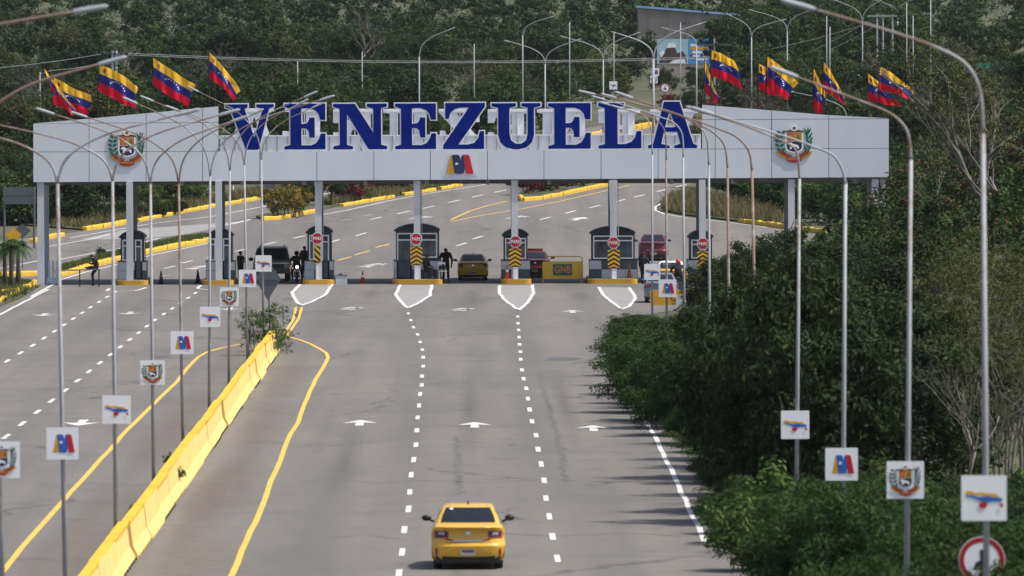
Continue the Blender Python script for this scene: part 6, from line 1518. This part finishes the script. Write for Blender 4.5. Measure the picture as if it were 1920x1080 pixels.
# hillside beyond the gate
def corridor(x, y):
    c = 3.8 + .064 * (y - 720)
    if y < 760: return -34 < x - c < 20
    if y < 1010: return -8 < x - c < 8
    return False
g_h = 'green bushes on the hillside beyond the gate'; lab_h = 'rounded green bush on the wooded hillside beyond the gate'
g_t = 'trees on the hillside beyond the gate'; lab_t = 'leafy green tree on the wooded hillside beyond the gate'
cnt = 0; tries = 0; rows = []
Y = 770.0
while Y < 1700:
    half = 990 * Y / F; step = (3.6 + (Y - 770) * .0042)
    x = -half - 4 + rnd.uniform(0, step)
    while x < half * .985 + 6:
        rows.append((x + rnd.uniform(-1.2, 1.2), Y + rnd.uniform(-11, 11))); x += step * rnd.uniform(.9, 1.5)
    Y += 26 + (Y - 770) * .045
far_cl = []; frng = np.random.default_rng(5)
for x, y in rows:
    if corridor(x, y): continue
    px = 880 + x * F / y
    if y > 1130:                         # the far wood reads as one mass
        k_ = rnd.uniform(.8, 1.35); c_ = crown_clumps(frng, 2.7 * k_, 2.7 * k_, 2.2 * k_, 2.4 * k_, 46, .4, .95, .6); c_[:, 0] += x; c_[:, 1] += y; c_[:, 2] += zg(x, y); far_cl.append(c_); continue
    if 1110 < px < 1345 and y < 1150:
        zlim = CAM_H - ((128 if px > 1225 else 60) - 140) * y / F - zg(x, y)
        s_ = min(rnd.uniform(.7, 1.0), zlim / 3.7)
        if s_ > .25: plant('bush%d' % rnd.randrange(4), x, y, max(.5, s_), lab_h, g_h, sz=s_)
        continue
    a = rnd.random()
    if 1345 <= px < 1405 and y < 1175: continue
    if 1405 < px < 1700 and y > 980: plant('big%d' % rnd.randrange(2), x, y, rnd.uniform(.75, 1.05), lab_t, g_t, name='tree')
    elif a < .60: plant('bush%d' % rnd.choice((0, 0, 1, 1, 2, 3)), x, y, rnd.uniform(.7, 1.2), lab_h, g_h)
    elif a < .86: plant('tree%d' % rnd.randrange(4), x, y, rnd.uniform(.6, 1.05), lab_t, g_t, name='tree')
    elif a < .95: plant('grey0', x, y, rnd.uniform(.9, 1.3), 'greyish half leafless bush on the hillside beyond the gate', 'half leafless bushes on the hillside')
    else: plant('big%d' % rnd.randrange(2), x, y, rnd.uniform(.6, .8), lab_t, g_t, name='tree')
far_cl = np.concatenate(far_cl); h_ = frng.random(len(far_cl)) < .6
for q_, m_ in ((far_cl[h_], L_DARK), (far_cl[~h_], L_MID)):
    tag(shared('far_woodland', leaf_mesh('far_woodland', frng, q_, 30, .26, .45, m_, .6)), kind='stuff', label='far wood on the upper slope under the top picture edge', cat='woodland')
# undergrowth: one mass nobody could count
def undergrowth():
    rng = np.random.default_rng(99); n = 4200
    y = 765 + 1000 * rng.random(n) ** 1.15; x = (rng.random(n) * 2 - 1) * (1020 * y / F)
    keep = np.array([not corridor(a, b) and not (1130 < 880 + a * F / b < 1420 and b < 1120) for a, b in zip(x, y)]); x, y = x[keep], y[keep]
    z = np.array([zg(a, b) for a, b in zip(x, y)])
    cl = np.column_stack([x, y, z + .5 + .8 * rng.random(len(x)), .9 + 1.2 * rng.random(len(x))])
    me = leaf_mesh('undergrowth', rng, cl, 46, .19, .42, L_MID, .7)
    tag(shared('undergrowth', me), kind='stuff', label='low undergrowth covering the hillside', cat='undergrowth')
undergrowth()
# left slope directly behind the gate, and right of the far road
rg = rnd
for px, py in [(x, 424 - max(0, x - 90) * .075 + rnd.uniform(-3, 2)) for x in range(-30, 330, 22)] + [(x, 402 - (x / 345) * 12 + d) for x in range(-30, 360, 26) for d in (-14, -30, -50)] + [(x, 372 - (x - 345) * .08 + d) for x in range(360, 560, 30) for d in (-16, -34)]:
    p = G(px + rg.uniform(-10, 10), max(py, 318) - 2); low_ = py > 400 and px > 130
    plant(rg.choice(('bush0', 'bush1', 'bush3', 'shade1', 'bush2')), p.x, p.y, (rg.uniform(.6, .95) if px < 340 else rg.uniform(.4, .6)) * (.4 if low_ else 1), 'dark bush on the left verge seen under the gate', 'dark bushes left under the gate')
for px, py in ((1335, 352), (1370, 366), (1405, 380), (1440, 392), (1480, 402), (1520, 412), (1560, 420), (1600, 425), (1640, 428), (1400, 352), (1450, 362), (1500, 375), (1550, 384), (1600, 392), (1650, 400), (1690, 415), (1360, 340), (1520, 350), (1600, 360), (1680, 370)):
    p = G(px, py); plant(rg.choice(('bush1', 'fresh1', 'bush0', 'bush1')), p.x, p.y, rg.uniform(.7, .95), 'green bush on the right verge seen under the gate', 'green bushes right under the gate')
p = G(548, 408); plant('croton', p.x, p.y, 1.0, 'rounded bush of yellow, red and green leaves on the median', None)
p = G(523, 411); plant('croton', p.x, p.y, .95, 'yellowish flowering bush at the tip of the median', None)
p = G(566, 405); plant('shade1', p.x, p.y, .55, 'dark small tree behind the flowering median bush', None, name='tree', z=p.z + .6)
p = G(620, 388); plant('tree1', p.x, p.y, .36, 'small dark tree with a bare trunk on the median', None, name='tree')
p = G(655, 380); plant('red0', p.x, p.y, .8, 'dark red flowering bush on the grassy median', None)
p = G(735, 362); plant('bush0', p.x, p.y, .5, 'low dark bush at the far end of the median', None)
p = G(682, 375); plant('fresh0', p.x, p.y, .45, 'small pale green plant beside the red median bush', None)
for i, (px, py, k_, s) in enumerate(((990, 366, 'red0', .8), (1015, 362, 'bush0', .45), (1040, 358, 'red0', .7), (1075, 352, 'bush0', .5), (1002, 350, 'red0', .8))):
    p = G(px, py); plant(k_, p.x, p.y, s, 'red bougainvillea bush on the kerbed flower island' if k_ == 'red0' else 'dark green bush on the kerbed flower island', 'bougainvilleas on the flower island' if k_ == 'red0' else 'green bushes on the flower island')
for i, (px, py) in enumerate(((275, 392), (360, 384), (310, 372))):
    p = G(px, py); plant('fresh0', p.x, p.y, .8, 'pale leafy shrub on the left verge seen under the gate', 'pale shrubs on the left verge')
# red flowered bushes far right above the wing
for px, Y in ((1345, 930), (1395, 930), (1440, 925), (1500, 920), (1560, 915), (1620, 910), (1660, 905), (1260, 960), (1300, 950)):
    plant('red0' if rg.random() < .55 else 'bush0', XA(px, Y), Y, rg.uniform(.7, 1.0) * (1 if px > 1320 else .7), 'reddish flowering bush by the far road above the right wing', 'flowering bushes by the far road')
# leafy shrub at the end of the barrier
for dx, dy, s in ((-.75, 412, .9), (.1, 410, .55), (-.2, 417, .95), (.45, 414, .5)):
    plant('open0', -8.0 + dx, dy, s, 'open leafy shrub growing around the far end of the yellow barrier', 'leafy shrubs at the barrier end')
for x, y, s, lab in ((-8.75, 296, .16, 'weed tuft at the foot of the barrier beside the map sign post'), (-8.65, 262, .14, 'small weed behind the barrier by the coat of arms post'), (-7.95, 277, .14, 'weed growing over the face of the yellow barrier')):
    plant('fresh0', x, y, s, lab, None, name='weed', z=.35 if x > -8 else 0)
# agave and palms
def blades(mb, n, l, w, tilt0, tilt1, rg, base=(0, 0, 0), seg=4):
    for i in range(n):
        a = rg.uniform(0, 6.28); t = R(rg.uniform(tilt0, tilt1)); d = Vector((math.cos(a), math.sin(a), 0)); sd = Vector((-d.y, d.x, 0)); L = l * rg.uniform(.8, 1.15); prev = None
        for k_ in range(seg + 1):
            u = k_ / seg; p = Vector(base) + d * L * u * math.cos(t) + Vector((0, 0, L * u * math.sin(t))); ww = w * (1 - u) ** .7
            q = (p - sd * ww, p + sd * ww)
            if prev: mb.add([prev[0], prev[1], q[1], q[0]], [(0, 1, 2, 3)])
            prev = q
p = G(197, 418); r = empty('agave', p, label='spiky grey green agave on the left verge', cat='agave'); rr_ = random.Random(4)
mb = MB(); blades(mb, 34, 1.1, .07, 15, 80, rr_); mb.build('leaves', L_GREY, r)
def palm(px, Y, h, seed, label):
    rg = random.Random(seed); x = XA(px, Y); r = empty('palm_tree', (x, Y, .1), label=label, cat='palm tree', group='small palms left of the gate')
    MB().tube([(0, 0, -.1), (.02, 0, h * .5), (0, .02, h)], [.16, .11, .09], 9).build('trunk', BARK, r, smooth=True)
    for f in range(17):
        a = 6.28 * f / 17 + rg.uniform(-.2, .2); e = R(rg.uniform(5, 75)); L = rg.uniform(1.2, 1.6); d = Vector((math.cos(a), math.sin(a), 0)); mb = MB(); pts = []
        for k_ in range(9):
            u = k_ / 8; pts.append(Vector((0, 0, h)) + d * L * u * math.cos(e) * (1 - .12 * u) + Vector((0, 0, L * (u * math.sin(e) - .95 * u * u * (1.1 - .35 * math.sin(e))))))
        mb.tube(pts, [.02 * (1 - .09 * k_) for k_ in range(9)], 4)
        for k_ in range(1, 24):
            u = k_ / 24; i = min(7, int(u * 8)); c = pts[i].lerp(pts[i + 1], u * 8 - i); tg = (pts[i + 1] - pts[i]).normalized(); sd = tg.cross(Vector((0, 0, 1))).normalized()
            for s in (-1, 1):
                l = .42 * math.sin(math.pi * min(1, u * .9 + .12)); tip = c + sd * s * l * .8 + tg * l * .55 + Vector((0, 0, -l * .45)); w_ = tg * .022
                mb.add([c - w_, c + w_, tip], [(0, 1, 2)])
        mb.build('frond', L_PALM, r)
palm(8, 542, 1.9, 1, 'small palm cut by the left picture edge'); palm(20, 536, 2.2, 2, 'middle one of the small palms left of the gate'); palm(33, 540, 2.1, 3, 'rightmost of the small palms, fronds toward the gate column')
# grasses: blades, uncounted
def grass(name, polys, n, h, m, label, zoff=.1):
    rng = np.random.default_rng(len(label)); vs = []
    P_ = []
    for poly in polys:
        g = [G(x, y) for x, y in poly]; xs = [q.x for q in g]; ys = [q.y for q in g]
        def inside(x, y):
            c = False
            for i in range(len(g)):
                a, b = g[i - 1], g[i]
                if (a.y > y) != (b.y > y) and x < (b.x - a.x) * (y - a.y) / (b.y - a.y) + a.x: c = not c
            return c
        k_ = 0; t_ = 0
        while k_ < n and t_ < n * 20:
            t_ += 1; x = rng.uniform(min(xs), max(xs)); y = rng.uniform(min(ys), max(ys))
            if inside(x, y): P_.append((x, y, zg(x, y) + zoff)); k_ += 1
    P_ = np.array(P_); cl = np.column_stack([P_, np.full(len(P_), h)])
    k_ = 7; n_ = len(cl) * k_; base = np.repeat(cl[:, :3], k_, 0) + rng.normal(size=(n_, 3)) * np.array([.14, .25, 0]); hh = h * (.5 + .8 * rng.random(n_)); a = rng.random(n_) * 6.28
    sd = np.column_stack([np.cos(a), np.sin(a), np.zeros(n_)]) * (.035 + .02 * rng.random(n_))[:, None]; tip = base + np.column_stack([rng.normal(size=n_) * .3 * hh, rng.normal(size=n_) * .3 * hh, hh])
    v = np.stack([base - sd, base + sd, tip], 1).reshape(-1, 3); me = bpy.data.meshes.new(name); me.from_pydata(v.tolist(), [], [(3 * i, 3 * i + 1, 3 * i + 2) for i in range(n_)]); me.materials.append(m)
    tag(shared(name, me), kind='stuff', label=label, cat='grass')
grass('dry_grass', [[(1250, 384), (1262, 379), (1300, 372), (1440, 400), (1470, 424), (1385, 414), (1290, 404), (1246, 396)]], 1500, .75, L_DRY, 'tall dry grass on the right verge beyond the gate')
grass('dry_grass', [[(600, 390), (650, 383), (720, 374), (835, 354), (880, 346), (735, 345), (650, 366)], [(100, 431), (155, 430), (240, 417), (345, 397), (490, 372), (590, 352), (560, 350), (345, 385), (100, 412)], [(1130, 256), (1225, 236), (1320, 222), (1180, 240)]], 1100, .5, L_DRY, 'mixed dry grass on verges and median')
grass('green_grass', [[(118, 516), (180, 498), (300, 468), (392, 452), (392, 444), (330, 453), (240, 473), (180, 488), (112, 507)]], 1800, .25, L_GRASS, 'short green grass on the narrow median strip')
grass('green_grass', [[(600, 390), (650, 383), (720, 374), (835, 354), (880, 346), (735, 345), (650, 366)], [(150, 431), (240, 417), (345, 397), (490, 372), (560, 352), (345, 385), (100, 412)], [(-40, 570), (0, 572), (40, 556), (62, 542), (60, 536), (0, 530)]], 1000, .3, L_GRASS, 'short green grass on the verges')
bx = G(190, 480); plant('bush1', bx.x, bx.y, .14, 'tiny round bush in the median grass above the sitting man', None)

# ------------------------------------------------------------------ buildings, mural, wires far behind
BLOCK = pm('block_wall', (.36, .31, .275), (.27, .235, .21), scale=.6, rough=.9, bump=.2, detail=8)
BLUEE = pm('blue_roof_edge', (.30, .46, .74), (.24, .38, .64), rough=.5)
REDROOF = pm('red_roof', (.42, .06, .05), (.34, .05, .04), scale=1.5, rough=.7)
ORW = pm('orange_wall', (.48, .16, .07), (.4, .13, .06), scale=1, rough=.9)
Y = 1160; a, b = at(1198, 150, Y), at(1384, 20, Y); g0 = zg(0, Y)
r = empty('grey_building', ((a.x + b.x) / 2, Y, g0), label='unplastered grey building with blue roof edge and one dark window', cat='building')
tl, tr = at(1198, 14, Y), at(1384, 30, Y)
w0, w1 = at(1329, 63, Y), at(1350, 43, Y)
MB().prism([(a.x, Y, g0 - .5), (b.x, Y, g0 - .5), (b.x, Y, tr.z), (a.x, Y, tl.z)], (0, 9, 0)).build('wall', BLOCK, r, world=True)
MB().prism([(a.x - .3, Y - .4, tl.z), (b.x + .3, Y - .4, tr.z), (b.x + .3, Y - .4, tr.z + .22), (a.x - .3, Y - .4, tl.z + .22)], (0, 10, 0)).build('roof', BLUEE, r, world=True)
wo = MB().span((w0.x, Y - .03, w0.z), (w1.x, Y - .005, w1.z)).build('window', BLACK, r, world=True)
for i in range(4): x = w0.x + (w1.x - w0.x) * (i + .5) / 4; MB().span((x - .03, Y - .06, w0.z), (x + .03, Y - .035, w1.z)).build('bar', SIGN_GREY, wo, world=True)
for i, px in enumerate((1215, 1252, 1290, 1318)): x = XA(px, Y); MB().span((x - .12, Y - .05, g0), (x + .12, Y - .004, tl.z - .4 - .12 * i)).build('pillar', CONC, r, world=True)
q = at(1300, 44, Y); MB().span((q.x - 1.6, Y - .03, q.z - .12), (q.x - .4, Y - .006, q.z + .12)).build('vent', SIGN_GREY, r, world=True)
Y = 1120; a, b = at(1232, 120, Y), at(1330, 73, Y); mxw = at(1290, 100, Y).x
r = empty('mural_wall', ((a.x + b.x) / 2, Y, zg(0, Y)), label='painted mural board, blue with a dark figure group at its left half', cat='mural')
MB().span((a.x, Y, zg(0, Y)), (b.x, Y + .25, b.z)).build('wall', BLOCK, r, world=True)
MU_B = pm('mural_blue', (.05, .24, .52), (.08, .32, .60), scale=.9, rough=.7); MU_P = pm('mural_pale', (.42, .62, .68), (.3, .5, .58), scale=1.0, rough=.7); MU_K = pm('mural_dark', (.04, .03, .035), (.10, .06, .05), scale=1.6, rough=.8)
MB().span((mxw, Y - .02, a.z), (b.x, Y - .004, b.z)).build('blue_field', MU_B, r, world=True)
MB().span((a.x, Y - .02, a.z), (mxw - .01, Y - .004, b.z)).build('pale_field', MU_P, r, world=True)
def mp_(pts, m, off, nm): MB().prism([(at(x, y, Y).x, Y - off, at(x, y, Y).z) for x, y in pts], (0, .004, 0)).build(nm, m, r, world=True)
mp_([(1236, 118), (1238, 105), (1246, 97), (1250, 90), (1258, 86), (1266, 90), (1270, 100), (1280, 96), (1286, 104), (1288, 118)], MU_K, .03, 'figures')
mp_([(1250, 90), (1253, 81), (1262, 80), (1268, 85), (1267, 89)], SIGNW, .04, 'hat'); mp_([(1254, 119), (1262, 113), (1284, 110), (1286, 119)], SIGNW, .04, 'pale_shape'); mp_([(1236, 100), (1242, 94), (1247, 98), (1240, 108)], SIGNW, .04, 'pale_shape')
for i, (x0, x1, y, c_) in enumerate(((1294, 1306, 85, SIGNW), (1294, 1328, 91, CHV_Y), (1298, 1318, 98, SIGNW), (1294, 1312, 106, SIGNW), (1306, 1326, 111, SIGNW))):
    n = 7; top = [(x0 + (x1 - x0) * k_ / n, y - 2 - 1.2 * (k_ % 2)) for k_ in range(n + 1)]; bot = [(x0 + (x1 - x0) * k_ / n, y + 1.2 + .8 * (k_ % 3)) for k_ in range(n + 1)]
    mp_(top + bot[::-1], c_, .03, 'scribble')
Y = 1500; a, b = at(404, 12, Y), at(456, 2, Y)
r = empty('red_roofed_house', ((a.x + b.x) / 2, Y, zg(0, Y)), label='red roofed house peeping over the trees at the top edge', cat='house')
MB().span((a.x, Y, zg(0, Y) - 1), (b.x, Y + 6, a.z)).build('wall', ORW, r, world=True)
MB().prism([(a.x - .4, Y - .5, a.z), (b.x + .4, Y - .5, a.z), (b.x + .1, Y + 3, b.z + .5), (a.x - .1, Y + 3, b.z + .5)], (0, 0, .12)).build('roof', REDROOF, r, world=True)
MB().span((a.x + 1, Y - .03, a.z - 1.6), (a.x + 2, Y - .005, a.z - .5)).build('window', BLACK, r, world=True)
Y = 1480; a, b = at(531, 26, Y), at(546, 6, Y); r = empty('orange_wall', ((a.x + b.x) / 2, Y, zg(0, Y)), label='orange brick wall end glimpsed between trees near the top edge', cat='wall')
MB().span((a.x, Y, zg(0, Y) - 1), (b.x, Y + .3, b.z)).build('face', ORW, r, world=True)
# power poles and wires
Y = 890; r = empty('power_pole', (XA(215, Y), Y, zg(0, Y)), label='double concrete power pole with looped cables behind the left flags', cat='power pole')
for px in (212, 219): x = XA(px, Y); MB().tube([(x, Y, zg(0, Y)), (x, Y, at(px, 95, Y).z)], [.14, .1], 8).build('shaft', COLW, r, world=True)
q0, q1 = at(192, 101, Y), at(240, 100, Y); MB().span((q0.x, Y - .1, q0.z - .06), (q1.x, Y + .1, q0.z + .06)).build('crossarm', SIGN_GREY, r, world=True)
for px in (192, 200, 206, 228, 238): q = at(px, 100, Y - .15); MB().ball(q, (.12, .12, .16), 6, 5).build('insulator', BLACK, r, world=True)
for cx, cy, rx_, ry_ in ((203, 94, 9, 8), (226, 94, 10, 9), (228, 112, 12, 9), (207, 108, 7, 9)):
    MB().tube([at(cx + rx_ * math.cos(t), cy + ry_ * math.sin(t), Y - .2) for t in (i * .5 for i in range(11))], .03, 5).build('loop', SIGN_GREY, r, world=True)
WIRE = pm('wire', (.30, .31, .32), rough=.6)
def wire(label, pts, Y, sag, rad=.028):
    q = [at(x, y, Y) for x, y in pts]; out = []
    for a, b in zip(q, q[1:]):
        out += [a.lerp(b, t) - Vector((0, 0, sag * 4 * t * (1 - t))) for t in (i / 12 for i in range(12))]
    out.append(q[-1]); tag(MB().tube(out, rad, 5).build('power_line', WIRE), label, 'cable', 'overhead cables')
for d in (0, 3): wire('overhead cable crossing above the letters from pole to mural', [(240, 100 + d), (1330, 106 + d)], 891 + d, .55)
wire('overhead cable leaving the left picture edge to the power pole', [(-40, 130), (192, 101)], 890, .15)
wire('cable sloping down from the power pole past the first flag', [(75, 138), (95, 132), (165, 124)], 885, .05)
for i, (x0, y0, x1, y1) in enumerate(((1440, 125, 1650, 25), (1450, 130, 1655, 40), (1330, 110, 1660, 32), (1340, 122, 1560, 118))): wire('thin cable slanting to the portal pole at upper right', [(x0, y0), (x1, y1)], 960, .5, .018)
Y = 960; r = empty('portal_pole', (XA(1655, Y), Y, zg(0, Y)), label='portal frame power pole with a top crossarm at upper right', cat='power pole')
for px in (1645, 1656, 1674): x = XA(px, Y); MB().tube([(x, Y, zg(0, Y)), (x, Y, at(px, 27, Y).z)], [.12, .09], 7).build('shaft', GALV, r, world=True)
q0, q1 = at(1626, 30, Y), at(1682, 28, Y); MB().span((q0.x, Y - .1, q0.z - .08), (q1.x, Y + .1, q0.z + .08)).build('crossarm', GALV, r, world=True)
Y = 930; r = empty('pole_crossarm', (XA(1338, Y), Y, zg(0, Y)), label='slim power pole with black insulators in front of the mural', cat='power pole')
x = XA(1340, Y); MB().tube([(x, Y, zg(0, Y)), (x, Y, at(0, 76, Y).z)], [.12, .08], 7).build('shaft', GALV, r, world=True)
for yy, x0, x1 in ((84, 1308, 1378), (107, 1296, 1336)):
    q0, q1 = at(x0, yy, Y), at(x1, yy, Y); MB().span((q0.x, Y - .05, q0.z - .05), (q1.x, Y + .05, q0.z + .05)).build('crossarm', SIGN_GREY, r, world=True)
    for k_ in range(3): q = at(x0 + (x1 - x0) * k_ / 2, yy - 2, Y - .1); MB().ball(q, (.16, .16, .18), 6, 5).build('insulator', BLACK, r, world=True)
Y = 950; q0, q1 = at(1828, 128, Y), at(1856, 118, Y); r = empty('green_sign', ((q0.x + q1.x) / 2, Y, zg(0, Y)), label='green road sign far behind the bare tree at right', cat='road sign')
MB().span((q0.x, Y, q0.z), (q1.x, Y + .05, q1.z)).build('board', pm('sign_green', (.02, .22, .12), rough=.5), r, world=True); MB().tube([(0, .1, 0), (0, .1, q0.z - zg(0, Y))], .06, 6).build('post', SIGN_GREY, r)
Y = 905; r = empty('far_car', (XA(1420, Y), Y, zg(0, Y)), label='grey car roof glimpsed behind the flags on the right wing', cat='car')
MB().box((0, 0, .6), (1.7, 4, .6)).build('body', CARGREY, r); MB().box((0, .2, 1.15), (1.4, 2, .5)).build('cabin', CARDARK, r)

# the humid air that pales the far slope
hz = bpy.data.materials.new('haze'); hz.use_nodes = True; t = hz.node_tree
for n_ in list(t.nodes):
    if n_.type != 'OUTPUT_MATERIAL': t.nodes.remove(n_)
pv = N(t, 'ShaderNodeVolumePrincipled'); pv.inputs['Color'].default_value = (.86, .93, 1, 1); pv.inputs['Density'].default_value = HAZE_D; pv.inputs['Anisotropy'].default_value = .3
t.links.new(pv.outputs[0], [n_ for n_ in t.nodes if n_.type == 'OUTPUT_MATERIAL'][0].inputs['Volume'])
tag(MB().span((-2600, -160, -1.2), (2600, 7100, 135)).build('haze', hz), kind='stuff', label='thin pale haze in the humid air', cat='haze')
# ------------------------------------------------------------------ lettering and letters become plain meshes
dg = bpy.context.evaluated_depsgraph_get(); dg.update()
for o in [o for o in S.objects if o.type in ('CURVE', 'FONT')]:
    me = bpy.data.meshes.new_from_object(o.evaluated_get(dg)); nm = o.name
    n = bpy.data.objects.new('x', me); n.location = o.location; n.rotation_euler = o.rotation_euler; n.scale = o.scale; n.parent = o.parent
    COL.objects.link(n); bpy.data.objects.remove(o); n.name = nm; me.name = nm
